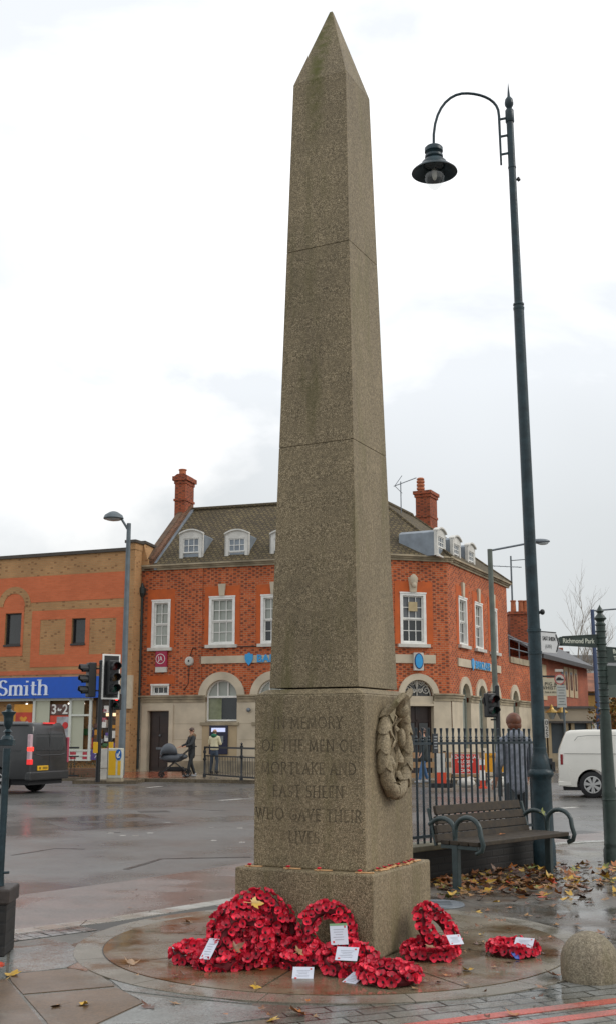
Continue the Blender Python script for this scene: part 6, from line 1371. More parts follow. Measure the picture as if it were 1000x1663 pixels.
# pedestrian signal by the lamp behind the railings
P2Y = 30.0; P2X, zt = aty(806, 1114, P2Y)
t3 = thing('traffic_light', 'two lens pedestrian signal on a thin black pole behind the spear railings', 'traffic light', (P2X, P2Y, -.1))
b = MB(); b.lathe([(.06, 0), (.06, zt+.1), (.03, zt+.13)], 12); b.build('pole', M_blk, t3, smooth=True)
x_ = aty(795.5, 1150, P2Y)[0]-P2X; z_ = aty(796, 1165, P2Y)[1]+.1; signal(t3, x_, -.02, z_, R(22), 2, .95)
b = MB(); b.tube([(0, 0, z_+.66), (x_-.05, 0, z_+.66), (x_-.18, 0, z_+.5), (x_-.16, -.05, z_+.3)], .018, 6); b.tube([(0, 0, z_-.06), (x_, 0, z_-.06)], .022, 6); b.build('bracket', M_blk, t3)
# vehicle restriction sign and plate on their pole by the pub
NY = 50; NX, zt = aty(912, 1088, NY)
ns = thing('restriction_sign', 'grey pole with a red ringed vehicle sign above a long white timetable plate', 'sign', (NX, NY, 0))
b = MB(); b.lathe([(.05, 0), (.05, zt)], 10); b.build('pole', M_polegrey, ns, smooth=True)
zc2 = aty(908, 1103, NY)[1]; xc2 = aty(907.5, 1103, NY)[0]-NX; rr_ = 9/F_PX*NY*.98
for nm, r_, m_, y_ in (('red_ring', rr_, mat('sign_red', (.42, .10, .09), .5, var=.05), -.08), ('disc', rr_*.78, mat('sign_face', (.5, .47, .42), .5, var=.04), -.085)):
    b = MB(); b.prism([(xc2+r_*math.cos(a), zc2+r_*math.sin(a)) for a in [2*PI*i/24 for i in range(24)]], y_, -.06); b.build(nm, m_, ns)
b = MB(); b.prism([(xc2-.17, zc2-.06), (xc2+.17, zc2-.06), (xc2+.17, zc2+.01), (xc2+.08, zc2+.02), (xc2+.03, zc2+.08), (xc2-.08, zc2+.08), (xc2-.15, zc2)], -.09, -.084); b.build('car_symbol', M_blk, ns)
x0_, z1_ = aty(902, 1113, NY); x1_, z0_ = aty(919, 1149, NY); b = MB(); b.box(x0_-NX, x1_-NX, -.08, -.06, z0_, z1_); pl = b.build('timetable_plate', mat('plate_pale', (.42, .44, .41), .5, var=.05), ns)
b = MB()
for k in range(7): ww_ = .17-.03*(k % 3); b.box((x0_+x1_)/2-NX-ww_, (x0_+x1_)/2-NX+ww_, -.083, -.0795, z1_-.1-k*.125, z1_-.07-k*.125)
sub(b, 'print', mat('plate_print', (.14, .15, .15), .5, var=0), pl)
b = MB(); x0_, z1_ = aty(900, 1087, NY); x1_, z0_ = aty(913, 1091, NY); b.box(x0_-NX, x1_-NX, -.08, .02, z0_, z1_); b.build('lamp_hood', M_whitedull, ns)
ws = thing('small_sign', 'small white panel with a red mark beside the blue lamp post', 'sign', (aty(970, 1180, 48)[0], 48, 0)); zz0, zz1 = aty(970, 1188, 48)[1], aty(970, 1175, 48)[1]
b = MB(); b.box(-.24, .2, 0, .04, zz0, zz1); b.build('panel', M_whitedull, ws); b = MB(); b.prism([(-.06, zz1-.12), (.06, zz1-.12), (0, zz1-.05)], -.01, 0); b.build('mark', M_red, ws); b = MB(); b.lathe([(.03, 0), (.03, zz0)], 8, (0, .07, 0)); b.build('pole', M_polegrey, ws)
# ================================================================== guard rails
def guard(px0, px1, Y0, Y1, lab, m=M_ironblk, h=1.05):
    A = Vector((px0, Y0)); B = Vector((px1, Y1)); fr = Frame(A, B); t = thing('guard_rail', lab, 'railing', (A.x, A.y, .012), fr.a)
    b = MB(); b.box(0, fr.len, -.03, .03, h-.06, h); b.box(0, fr.len, -.022, .022, h*.68, h*.72); b.box(0, fr.len, -.022, .022, .08, .13); b.build('rails', m, t)
    n = int(fr.len/.125); b = MB(); b.lathe([(.011, .1), (.011, h*.70)], 6); p0 = b.build('baluster', m, t, loc=(.1, 0, 0))
    for i in range(1, min(n, 95)): o = p0.copy(); COL.objects.link(o); o.parent = t; o.location = (.1+i*.125, 0, 0)
    return t, fr
def gpost(t, x, h=1.14, m=M_ironblk):
    b = MB(); b.lathe([(.06, 0), (.06, .1), (.035, .14), (.035, h*.6), (.06, h*.62), (.06, h*.68), (.035, h*.7), (.035, h-.14), (.055, h-.12), (.055, h-.04), (.02, h-.03), (.045, h+.02), (.001, h+.07)], 12); b.build('post', m, t, loc=(x, 0, 0), smooth=True)
gx0, gy0 = atz(332, 1263); gx1, gy1 = atz(412, 1269.5); dd = Vector((gx1-gx0, gy1-gy0)); gB = Vector((gx0, gy0))+dd*2.2
gt, gfr = guard(gx0, gB.x, gy0, gB.y, 'black pedestrian guard rail on the pavement in front of the bank')
pu_ = (Vector(atz(387.5, 1268))-Vector((gx0, gy0))).length
gpost(gt, pu_); gpost(gt, pu_+2.4); gpost(gt, .02, .95)
g2x0, g2y0 = atz(104, 1260); g2x1, g2y1 = atz(160, 1258.5)
# low brick planter wall in front of the shop
pw = MB(); Yp = 40.2; x0_, z0_ = aty(104, 1262, Yp); x1_, z1_ = aty(163, 1236, Yp); x0_ -= 5
pw.box(0, x1_-x0_, 0, .3, 0, z1_*.55); pp = pw.build('planter_wall', brickmat('planter_brick', (.20, .10, .06), (.14, .07, .045), (.12, .10, .07), dirt=.4), loc=(x0_, Yp, .0)); tag(pp, 'low dark brick planter wall beside the black van', 'wall')
pl_ = MB(); random.seed(5)
for i in range(420):
    x = random.uniform(0, x1_-x0_); z = z1_*.55+random.uniform(0, .18); y = random.uniform(0, .3); a = random.uniform(0, 6); s_ = random.uniform(.03, .07)
    pl_._add([(x, y, z), (x+s_*math.cos(a), y+s_*math.sin(a), z+s_*.6), (x+s_*.4*math.cos(a+1), y+s_*.4*math.sin(a+1), z+s_)], [(0, 1, 2)])
    if i % 9 == 0 and x > x1_-x0_-1.3: pl_._add([(x, -.05, z-.35), (x+.06, -.06, z-.3), (x+.02, -.06, z-.24)], [(0, 1, 2)])
o = pl_.build('ground_plants', mat('dull_leaves', (.045, .05, .025), .7, var=.5), loc=(x0_, Yp, 0), fixn=False, kind='stuff'); o['label'] = 'dull low planting on top of the planter wall'; o['category'] = 'plants'
gt2, gfr2 = guard(g2x0-2.5, atz(160, 1259)[0], 39.3, 38.4, 'dark guard rail in front of the planter wall by the shop')
# ================================================================== road works behind the railings
def board_sign(x0, x1, y0, y1, Y, m, lab, lines, name='temporary_sign'):
    X0, zt = aty(x0, y0, Y); X1, zb_ = aty(x1, y1, Y); t = thing(name, lab, 'sign', ((X0+X1)/2, Y, 0)); hw_ = (X1-X0)/2
    b = MB(); b.box(-hw_, hw_, 0, .03, zb_, zt); b.build('panel', m, t)
    b = MB(); b.box(-hw_-.01, hw_+.01, -.001, .031, zt, zt+.02); b.box(-hw_-.01, hw_+.01, -.001, .031, zb_-.02, zb_); b.box(-hw_-.02, -hw_, -.001, .031, zb_-.02, zt+.02); b.box(hw_, hw_+.02, -.001, .031, zb_-.02, zt+.02); b.build('edge', M_whitedull, t)
    b = MB()
    b.beam((-hw_, .30, .25), (hw_, .30, .25), .03)
    for s_ in (-1, 1): b.beam((s_*(hw_-.05), .04, zb_), (s_*(hw_-.0), -.05, 0), .03); b.beam((s_*(hw_-.05), .05, zt-.1), (s_*(hw_-.0), .4, 0), .03)
    b.build('stand', M_ironblk, t)
    return t, hw_, zb_, zt
t, hw_, z0, z1 = board_sign(733, 777, 1225, 1256, 33, mat('sign_bright_red', (.60, .035, .02), .4, var=.05), 'red temporary road works board with white capitals behind the railings', None)
for tx, s_, f_ in (('ROAD AHEAD', .125, .84), ('CLOSED', .12, .6), ('SHOPS', .12, .37), ('OPEN', .12, .14)): text(tx, s_, M_white, 'lettering', t, T((0, -.003, z0+(z1-z0)*f_)), .004, bold=.002)
t, hw_, z0, z1 = board_sign(786, 819, 1223, 1254, 33.5, mat('sign_amber', (.75, .34, .01), .4, var=.05), 'amber temporary diversion board with a black arrow behind the railings', None)
text('DIVERSION', .11, M_blk, 'lettering', t, T((0, -.003, z0+(z1-z0)*.8)), .004, sx=.8)
b = MB(); zz = z0+(z1-z0)*.42; b.prism([(-.02, zz), (.1, zz+.09), (.1, zz+.03), (.25, zz+.03), (.25, zz-.03), (.1, zz-.03), (.1, zz-.09)], -.004, -.001); b.build('arrow', M_blk, t)
def cyl_cone(px, y0, y1, Y, lab):
    X, zt = aty(px, y0, Y); zt = max(zt, .8); t = thing('traffic_cylinder', lab, 'traffic post', (X, Y, 0), 0, None)
    b = MB(); b.lathe([(.13, 0), (.13, .05), (.08, .06), (.075, zt)], 12)
    b.k = 0; b.build('core', mat('cone_red', (.62, .06, .02), .4, var=.05), t, smooth=True)
    b = MB(); b.lathe([(.082, zt*.28), (.08, zt*.62)], 12); b.lathe([(.08, zt*.8), (.08, zt*.99)], 12); b.build('white_band', M_white, t, smooth=True)
cyl_cone(782, 1246, 1276, 32, 'red and white traffic post between the red and amber boards')
b = MB(); X, _ = aty(716, 1275, 32.5); t = thing('barrier_foot', 'red and white low barrier behind the left railing bars', 'barrier', (X, 32.5, 0)); zz0, zz1 = .12, .42
b.box(-.14, .14, 0, .05, zz0, zz1); b.build('red_panel', mat('cone_red', (.62, .06, .02)), t); b = MB(); b.box(-.12, .12, 0, .05, zz1, .95); b.build('white_panel', M_whitedull, t); b = MB(); b.box(-.3, .3, -.1, .15, -.002, .12); b.build('foot', M_rubber, t)
for px, lab in ((756, 'white rubble sack under the red board'), (808, 'white rubble sack under the amber board')):
    X, _ = aty(px, 1270, 32.8); b = MB(); b.ell((0, 0, .12), (.27, .2, .14), 14, 8, wob=.15); b.ell((.12, .02, .22), (.12, .1, .08), 8, 6, wob=.2); tag(b.build('rubble_sack', M_whitedull, loc=(X, 32.8, 0), smooth=True), lab, 'sack', 'white sacks at the road works')
bh = thing('hoarding', 'low tan timber barrier along the far pavement behind the railings', 'barrier', (3.2, 36.9, 0), R(8)); b = MB(); b.box(0, 2.6, 0, .05, .72, .9); b.box(0, 2.6, 0, .05, .42, .6); b.box(0, 2.6, 0, .05, .1, .25); b.build('boards', mat('tan_timber', (.32, .19, .09), .7, var=.2), bh); b = MB(); [b.box(x, x+.08, .055, .12, 0, .95) for x in (0, 1.2, 2.5)]; b.build('uprights', M_ironblk, bh)
# ================================================================== vans
def rrect(w0, z0, z1, r, tuck, n=4):
    """half-width at sill w0, tucked in by `tuck` at roof; returns y,z loop of a body section"""
    pts = [(w0*.97, z0), (w0, z0+.1*(z1-z0)), (w0, z0+.5*(z1-z0)), (w0-tuck*.35, z0+.72*(z1-z0))]
    cx, cz = w0-tuck-r, z1-r
    for i in range(n+1): a = PI/2*i/n; pts.append((cx+r*math.cos(a), cz+r*math.sin(a)))
    return pts+[(-y, z) for y, z in pts[::-1]]
def vanbody(secs, name, m, parent):
    b = MB(); rings = [[(x, y, z) for y, z in rrect(w, z0, z1, r, tk)] for (x, w, z0, z1, r, tk) in secs]; n = len(rings[0])
    vs = [p for g in rings for p in g]; fs = []
    for i in range(len(rings)-1):
        for j in range(n): fs.append((i*n+j, i*n+(j+1) % n, (i+1)*n+(j+1) % n, (i+1)*n+j))
    fs += [tuple(range(n-1, -1, -1)), tuple(range((len(rings)-1)*n, len(rings)*n))]
    b._add(vs, fs); return b.build(name, m, parent, smooth=True)
def cut_arches(body, cutters):
    for (x, r, z) in cutters:
        c = MB(); c.lathe([(r, -2), (r, 2)], 28, (x, 0, z), M=Matrix.Rotation(PI/2, 3, 'X')); co = c.build('cut', M_blk)
        co.parent = body.parent
        md = body.modifiers.new('b', 'BOOLEAN'); md.object = co; md.operation = 'DIFFERENCE'; md.solver = 'EXACT'
        bpy.context.view_layer.update(); bake(body); bpy.data.objects.remove(co)
def wheel(parent, x, y, r, side, spokes=5):
    b = MB(); M = Matrix.Rotation(PI/2, 3, 'X'); b.lathe([(r*.62, -.1), (r*.9, -.105), (r, -.08), (r, .08), (r*.9, .105), (r*.62, .1)], 32, (x, y, r), M=M); w_ = b.build('wheel', M_rubber, parent, smooth=True)
    b = MB(); yo = y+side*.107; b.lathe([(r*.63, -.012), (r*.63, -.008)], 28, (x, yo, r), M=M) if False else b.tube([(x+r*.62*math.cos(a), yo, r+r*.62*math.sin(a)) for a in [2*PI*i/28 for i in range(28)]], r*.05, 6, closed=True)
    for k in range(spokes):
        a = 2*PI*k/spokes+.3
        for o_ in (-.13, .13): b.beam((x+.12*r*math.cos(a), yo+side*.012, r+.12*r*math.sin(a)), (x+.62*r*math.cos(a+o_), yo+side*.004, r+.62*r*math.sin(a+o_)), .035 if r > .25 else .02, r*.13)
    b.lathe([(r*.16, -.03), (r*.16, .03)], 12, (x, yo, r), M=M); sub(b, 'wheel_trim', mat('alloy', (.42, .42, .41), .35, .3, .1), w_)
# white van at the right: heads right, its left rear corner and near side in view
WY = 29.3; WX, _ = aty(907, 1260, WY); M_vw = mat('van_white', (.66, .64, .58), .25, var=.05, coat=.3, vs=1.5)
wv_ = thing('parked_van', 'white panel van at the right edge seen from its rear side', 'van', (WX, WY, -.1), R(-12))
H_ = 1.70
bd = vanbody([(.02, .80, .34, 1.0, .08, .02), (.0, .86, .32, 1.05, .10, .03), (.03, .90, .30, 1.2, .12, .05), (.12, .91, .28, 1.42, .14, .09), (.22, .915, .27, H_-.06, .14, .13), (.34, .915, .27, H_-.015, .12, .14), (.7, .915, .27, H_, .12, .14), (2.6, .915, .27, H_, .12, .14), (3.2, .91, .27, H_-.12, .14, .16), (3.7, .90, .28, 1.22, .12, .12), (4.3, .86, .30, 1.0, .1, .08), (4.5, .75, .34, .75, .1, .05)], 'body', M_vw, wv_)
bd.location = (0, .915, 0)
cut_arches(bd, [(.82, .385, .33), (3.6, .385, .33)])
for x in (.82, 3.6): wheel(wv_, x, .12, .325, -1, 7); wheel(wv_, x, 1.71, .325, 1, 7)
b = MB(); b.box(.05, .115, -.004, .06, .82, 1.08); tl = b.build('tail_light', mat('tail_red', (.22, .012, .015), .25, var=.1), wv_, bevel=.01)
b = MB(); b.tube([(.42, -.002, 1.42), (.5, -.004, 1.52), (.75, .02, 1.55), (2.4, .02, 1.55)], .008, 5); b.tube([(.14, -.004, 1.10), (2.5, -.004, 1.09)], .007, 5); b.tube([(1.35, -.004, 1.5), (1.35, -.004, .5)], .007, 5); b.build('panel_seam', mat('seam_grey', (.25, .25, .23), .6, var=0), wv_)
b = MB(); b.box(-.02, .3, .0, 1.83, .28, .42); b.build('bumper', M_vw, wv_, bevel=.03)
b = MB(); b.box(.1, 4.3, .1, 1.73, .18, .34); b.build('underbody', M_rubber, wv_)
b = MB(); b.box(3.05, 3.7, .055, .07, 1.1, 1.5); b.build('side_window', M_dark, wv_)
# dark van at the left: seen from behind, heading away to the left
BYv = 30.6; BXv = aty(48, 1240, BYv)[0]; M_vb = mat('van_dark_grey', (.022, .023, .024), .33, var=.25, vs=1.5, coat=.2)
bv = thing('dark_van', 'dark grey panel van on the road at the left edge, brake light on', 'van', (BXv, BYv, -.1), R(180-20))
Hb = 1.90                                             # local +x forward (left), local +y towards us
db = vanbody([(.0, .88, .48, 1.2, .10, .04), (.02, .94, .45, 1.55, .14, .10), (.07, .965, .42, Hb-.08, .18, .16), (.16, .975, .40, Hb-.01, .15, .16), (.5, .98, .40, Hb, .14, .16), (3.4, .98, .40, Hb, .14, .16), (4.0, .97, .40, 1.6, .14, .2), (4.5, .95, .42, 1.15, .14, .12), (5.0, .88, .45, .85, .12, .08)], 'body', M_vb, bv)
db.location = (0, -.98, 0)
cut_arches(db, [(1.0, .40, .33), (3.9, .40, .33)])
for x in (1.0, 3.9): wheel(bv, x, -.13, .335, 1, 5); wheel(bv, x, -1.83, .335, -1, 5)
b = MB(); b.box(-.03, .06, -.20, .012, .0, 0) if False else None
def vb(x0, x1, y0, y1, z0, z1, nm, m, bev=.01): b = MB(); b.box(x0, x1, y0, y1, z0, z1); return b.build(nm, m, bv, bevel=bev)
vb(-.03, .14, -1.95, -.01, .36, .60, 'bumper', M_vb, .04)
tl = vb(-.012, .09, -.12, .004, .78, 1.58, 'tail_light', mat('tail_clear', (.5, .35, .38), .25, var=.1), .02)
b = MB(); b.box(-.03, .08, -.13, .012, .78, .92); sub(b, 'reflector', mat('tail_bright', (.8, .03, .03), .3, var=0, emit=.4), tl, bevel=.01)
b = MB(); b.box(-.034, .08, -.14, .014, 1.14, 1.24); sub(b, 'brake_lamp', mat('brake_lit', (1, .03, .02), .3, var=0, emit=2.2), tl, bevel=.01)
vb(-.012, .07, -1.95, -1.85, .8, 1.5, 'tail_light', mat('tail_far', (.35, .05, .08), .3, var=.1), .02)
vb(-.02, .03, -.90, -.38, .62, .745, 'number_plate', M_yel, .004)
b = MB(); [b.box(-.026, -.019, -.85+i*.062, -.815+i*.062, .65, .715) for i in range(7) if i != 4]; b.build('plate_characters', mat('plate_dark', (.12, .08, .01), .5, var=0), bv)
b = MB(); b.box(.05, .12, -1.25, -.75, Hb-.035, Hb+.0); b.build('high_brake_light', mat('tail_bright', (.8, .03, .03)), bv)
b = MB(); b.obox((.018, -.98, 1.37), (.02, 1.35, .46), (0, R(4), 0)); b.build('rear_window', mat('van_rear_glass', (.014, .015, .016), .18, var=.2), bv, bevel=.03)
b = MB(); b.tube([(-.004, -.25, 1.06), (-.006, -.5, 1.02), (-.006, -1.5, 1.02), (-.004, -1.75, 1.06)], .012, 5); b.tube([(.0, -.97, 1.75), (-.006, -.97, .65)], .006, 5); b.tube([(.3, .004, 1.15), (3.6, .004, 1.15)], .01, 5); b.tube([(1.7, .004, 1.7), (1.7, .004, .5)], .008, 5); b.build('panel_seam', mat('van_seam', (.05, .052, .055), .5, var=0), bv)
b = MB(); b.box(3.3, 3.95, -.10, .0, 1.15, 1.6); b.build('side_window', M_dark, bv)
b = MB(); b.box(.1, 4.8, -1.8, -.15, .24, .45); b.build('underbody', M_rubber, bv)
b = MB(); b.box(.2, 3.4, -.16, -.06, Hb-.01, Hb+.02); b.build('roof_gutter', mat('roof_wet', (.25, .26, .27), .3, var=.1), bv)
# ================================================================== people
def skinned(name, chains, m, parent=None, sub_=2, smooth=True):
    """chains: list of lists of (x,y,z,rx,ry) - each chain starts on a point of an earlier one (or is the root)"""
    me = bpy.data.meshes.new(name); vs = []; es = []; rad = []; idx = {}
    for ch_ in chains:
        prev = None
        for (x, y, z, r1, r2) in ch_:
            k = (round(x, 4), round(y, 4), round(z, 4))
            if k not in idx: idx[k] = len(vs); vs.append((x, y, z)); rad.append((r1, r2))
            if prev is not None and (prev, idx[k]) not in es: es.append((prev, idx[k]))
            prev = idx[k]
    me.from_pydata(vs, es, []); o = bpy.data.objects.new(name, me); COL.objects.link(o)
    o.modifiers.new('s', 'SKIN'); sk = me.skin_vertices[0].data
    for i, r in enumerate(rad): sk[i].radius = r
    sk[0].use_root = True
    s_ = o.modifiers.new('u', 'SUBSURF'); s_.levels = sub_; s_.render_levels = sub_
    bpy.context.view_layer.update(); bake(o); o.data.materials.clear(); o.data.materials.append(m)
    for p in o.data.polygons: p.use_smooth = smooth
    if parent: o.parent = parent
    return o
def limb(a, b_, r0, r1, n=3):
    return [(a[0]+(b_[0]-a[0])*i/n, a[1]+(b_[1]-a[1])*i/n, a[2]+(b_[2]-a[2])*i/n, r0+(r1-r0)*i/n, r0+(r1-r0)*i/n) for i in range(n+1)]
def person(X, Y, z, rz, h, hips, knees, feet, elbows, hands, label, mats, coat_to=.82, lean=0, coat_w=.19, headturn=0, hood=None, hair='short', curl=True, skip_hands=False):
    """local frame: facing -y, x to the figure's left as seen; sizes scaled to h/1.75"""
    t = thing('person', label, 'person', (X, Y, z), rz); k = h/1.75; S = lambda p: tuple(v*k for v in p[:3])+tuple(v*k for v in p[3:])
    skinm, coatm, legm, shoem, hairm = mats
    tors = [S((0, 0, .95, .115, .085)), S((0, lean*.3, 1.12, .135, .10)), S((0, lean*.7, 1.30, .16, .115)), S((0, lean, 1.42, .11, .09)), S((0, lean-.005, 1.50, .052, .055)), S((0, lean-.015, 1.58, .058, .068)), S((0, lean-.02, 1.665, .078, .092)), S((0, lean-.01, 1.73, .05, .06))]
    ch_ = [tors]
    for s_ in (0, 1):
        sh = S(((-.17, .17)[s_], lean, 1.40, .055, .055)); el = S(elbows[s_]+(.042, .042)); ha = S(hands[s_]+(.027, .03))
        hd = tuple(ha[i]+(ha[i]-el[i])*.28 for i in range(3))+(.033*k, .018*k)
        ch_.append([tors[3], sh]+[el, ha, hd])
        if not skip_hands:                        # five fingers of unequal length, slightly curled
            d_ = Vector([(ha[i]-el[i]) for i in range(3)]).normalized(); side = d_.cross(Vector((0, 0, 1)) if abs(d_.z) < .9 else Vector((0, 1, 0))).normalized(); p_ = Vector(hd[:3])
            for f_ in range(4):
                o_ = side*(-.022+.0147*f_)*k; l_ = (.066, .076, .07, .055)[f_]*k; c1 = p_+o_+d_*.02*k; c2 = c1+d_*l_*.55; c3 = c2+(d_*.6+Vector((0, -.3, -.35)))*l_*.6
                ch_.append([hd, tuple(c1)+(.008*k, .008*k), tuple(c2)+(.0075*k, .0075*k), tuple(c3)+(.006*k, .006*k)])
            th = Vector(ha[:3])+side*-.034*k+d_*.035*k; ch_.append([ha, tuple(th)+(.010*k, .010*k), tuple(th+d_*.035*k-side*.01*k)+(.008*k, .008*k)])
        kn = S(knees[s_]+(.052, .055)); ft = S(feet[s_]+(.036, .04)); hp = S(((-.085, .085)[s_], 0, .88, .065, .065))
        ch_.append([tors[0], hp, kn, ft, (ft[0], ft[1]-.09*k, ft[2]-.045*k, .032*k, .022*k)])
    body = skinned('body', ch_, skinm, t)
    b = MB()                                      # face: nose, ears, eyes, mouth
    hz = 1.655*k; hy = (lean-.02)*k; Mh = T((0, hy, hz)) @ RZ(headturn); b.M = Mh
    b.ell((0, -.105*k, -.01*k), (.013*k, .02*k, .024*k), 8, 6); b.ell((-.083*k, 0, -.01*k), (.012*k, .02*k, .03*k), 8, 6); b.ell((.083*k, 0, -.01*k), (.012*k, .02*k, .03*k), 8, 6)
    f_ = b.build('face', skinm, body, smooth=True)
    b = MB(); b.M = Mh; [b.ell((sx_*.032*k, -.088*k, .015*k), (.013*k, .008*k, .006*k), 8, 5) for sx_ in (-1, 1)]; b.ell((0, -.09*k, -.058*k), (.022*k, .007*k, .005*k), 8, 5); sub(b, 'features', mat('dark_features', (.05, .02, .015), .5, var=0), body)
    b = MB(); b.M = Mh
    if hair == 'short': b.ell((0, .012*k, .028*k), (.088*k, .105*k, .088*k), 14, 10, wob=.03); b.ell((0, .045*k, -.02*k), (.08*k, .07*k, .07*k), 12, 8)
    elif hair == 'bald': b.ell((0, .045*k, -.03*k), (.083*k, .06*k, .045*k), 12, 8)
    elif hair == 'full': b.ell((0, .02*k, .012*k), (.100*k, .118*k, .112*k), 20, 14, wob=.03); b.ell((0, .045*k, -.045*k), (.093*k, .09*k, .085*k), 16, 10, wob=.03)
    b.build('hair', hairm, body, smooth=True)
    # coat with sleeves
    cc = [[S((0, 0, coat_to, coat_w, coat_w*.78)), S((0, lean*.2, (coat_to+1.1)/2, coat_w*.96, coat_w*.74)), S((0, lean*.5, 1.15, coat_w*.92, .135)), S((0, lean*.8, 1.32, coat_w*1.0, .14)), S((0, lean, 1.44, .13, .11)), S((0, lean, 1.50, .075, .075))]]
    for s_ in (0, 1):
        sh = S(((-.18, .18)[s_], lean, 1.40, .075, .075)); el = S(elbows[s_]+(.063, .063)); ha = S(hands[s_]+(.045, .045)); w_ = tuple(el[i]+(ha[i]-el[i])*.88 for i in range(3))+(.046*k, .046*k)
        cc.append([cc[0][4], sh, el, w_])
    skinned('coat', cc, coatm, body)
    if hood:
        b = MB(); b.ell((0, (lean+.055)*k, 1.475*k), (.13*k, .11*k, .085*k), 14, 8, wob=.08); b.ell((0, (lean-.03)*k, 1.45*k), (.12*k, .09*k, .06*k), 14, 8, wob=.08); b.build('hood', hood, body, smooth=True)
    tr = [[S((0, 0, 1.02, .135, .10)), S((0, 0, .86, .145, .125))]]
    for s_ in (0, 1):
        hp = S(((-.085, .085)[s_], 0, .80, .092, .095)); kn = S(knees[s_]+(.068, .07)); ft = S(feet[s_]+(.055, .058)); tr.append([tr[0][1], hp, kn, ft])
    skinned('trousers', tr, legm, body)
    for s_ in (0, 1):
        ft = S(feet[s_]); b = MB(); b.ell((ft[0], ft[1]-.06*k, max(.045*k, ft[2]-.055*k)), (.05*k, .145*k, .05*k), 12, 8); b.ell((ft[0], ft[1]+.01*k, ft[2]), (.048*k, .06*k, .06*k), 10, 6); b.build('shoe', shoem, body, smooth=True)
    return t
M_coatb = mat('black_coat', (.010, .012, .014), .6, var=.2, vs=12); M_trb = mat('dark_trousers', (.014, .018, .020), .6, var=.2, vs=10)
M_shoe = mat('grey_shoe', (.25, .26, .27), .6, var=.1); M_shoeb = mat('black_shoe', (.012, .012, .014), .4, var=.1)
M_cream2 = mat('cream_jacket', (.60, .56, .38), .8, var=.08, vs=12); M_jean = mat('dark_jeans', (.035, .055, .085), .7, var=.25, vs=12)
M_hairb = mat('brown_hair', (.06, .03, .02), .5, var=.25, vs=30); M_hairr = mat('auburn_hair', (.12, .035, .012), .5, var=.35, vs=30); M_hairg = mat('thin_hair', (.14, .09, .06), .6, var=.2, vs=30)
X, Y = atz(311, 1262.5)
person(X, Y, .012, R(-62), 1.68, None, ((-.08, .02, .50), (.08, -.10, .50)), ((-.08, .17, .10), (.09, -.18, .09)), ((-.23, -.10, 1.16), (.23, -.10, 1.16)), ((-.20, -.36, 1.08), (.20, -.36, 1.08)),
       'person in a black coat with a fur trimmed hood pushing a grey pram', (M_skin, M_coatb, M_trb, M_shoe, M_hairb), coat_to=.62, coat_w=.175, headturn=R(28), hood=mat('fur_trim', (.16, .10, .055), .9, var=.5, vs=40))
PRX, PRY = X, Y
X, Y = atz(348, 1256)
person(X, Y, .002, R(180-22), 1.68, None, ((-.12, -.03, .50), (.13, -.02, .50)), ((-.15, .10, .09), (.17, -.02, .09)), ((-.25, -.03, 1.14), (.26, -.05, 1.14)), ((-.14, -.30, 1.17), (.14, -.33, 1.18)),
       'person in a cream jacket with green hood using the cash machine', (M_skin, M_cream2, M_jean, M_shoeb, M_hairg), coat_to=.88, coat_w=.20, hood=mat('green_hood', (.01, .13, .07), .7, var=.1), hair='bald')
X = aty(836, 1250, 16)[0]; M_plaid = mat('grey_blue_jacket', (.17, .185, .22), .8, var=.35, vs=18)
person(X, 16.0, -.1, R(180+12), 1.86, None, ((-.10, -.04, .50), (.10, .06, .50)), ((-.10, .02, .09), (.11, .20, .11)), ((-.225, .02, 1.14), (.225, .02, 1.14)), ((-.22, -.14, .92), (.22, -.14, .92)),
       'person with auburn hair in a pale grey blue jacket walking away behind the railings', (M_skin, M_plaid, M_trb, M_shoeb, M_hairr), coat_to=.70, coat_w=.175, hair='full', hood=M_plaid)
X, Y = atz(688, 1272)
person(X, Y, .0, R(-70), 1.66, None, ((-.08, .04, .50), (.08, -.12, .50)), ((-.08, .16, .12), (.09, -.20, .09)), ((-.23, .05, 1.15), (.24, -.05, 1.15)), ((-.24, -.05, .92), (.24, -.18, .95)),
       'person in a dark coat and blue jeans walking past the bank door behind the railings', (M_skin, mat('dark_green_coat', (.025, .033, .033), .7, var=.2), mat('blue_jeans', (.05, .12, .24), .7, var=.2), M_shoe, M_hairb), coat_to=.62, coat_w=.21)
# ================================================================== pram
pr_ = thing('pram', 'grey hooded pram with black wheels pushed along the pavement', 'pram', (atz(283, 1263)[0], PRY-.1, .012), R(180+12))
# local: +x towards the person's hands? forward is +x after the turn (to the left in the picture)
b = MB()
vs = []; n = 10; prof2 = [(.0, .30)]
for i in range(13):
    a = R(-20)+R(200)*i/12
    for j in range(9): p = PI*j/8; vs.append((.22+.30*math.cos(a)*(.9+.1*math.sin(p)), .21*math.cos(p)*1.0, .80+.36*math.sin(a)*math.sin(p)**.35))
fs = [(i*9+j, i*9+j+1, (i+1)*9+j+1, (i+1)*9+j) for i in range(12) for j in range(8)]
b._add(vs, fs); hood_ = b.build('hood', mat('pram_grey', (.075, .085, .10), .6, var=.15), pr_, smooth=True)
md = hood_.modifiers.new('s', 'SOLIDIFY'); md.thickness = .015
b = MB(); b.ell((.1, 0, .66), (.44, .2, .17), 16, 8); b.ell((-.25, 0, .70), (.2, .19, .1), 12, 8); b.build('carrycot', MAT['pram_grey'], pr_, smooth=True)
b = MB()
for y in (-.2, .2): b.tube([(-.72, y, 1.05), (-.55, y, 1.0), (.30, y, .25), (.45, y, .16)], .017, 6); b.tube([(.02, y, .52), (-.42, y, .18)], .017, 6)
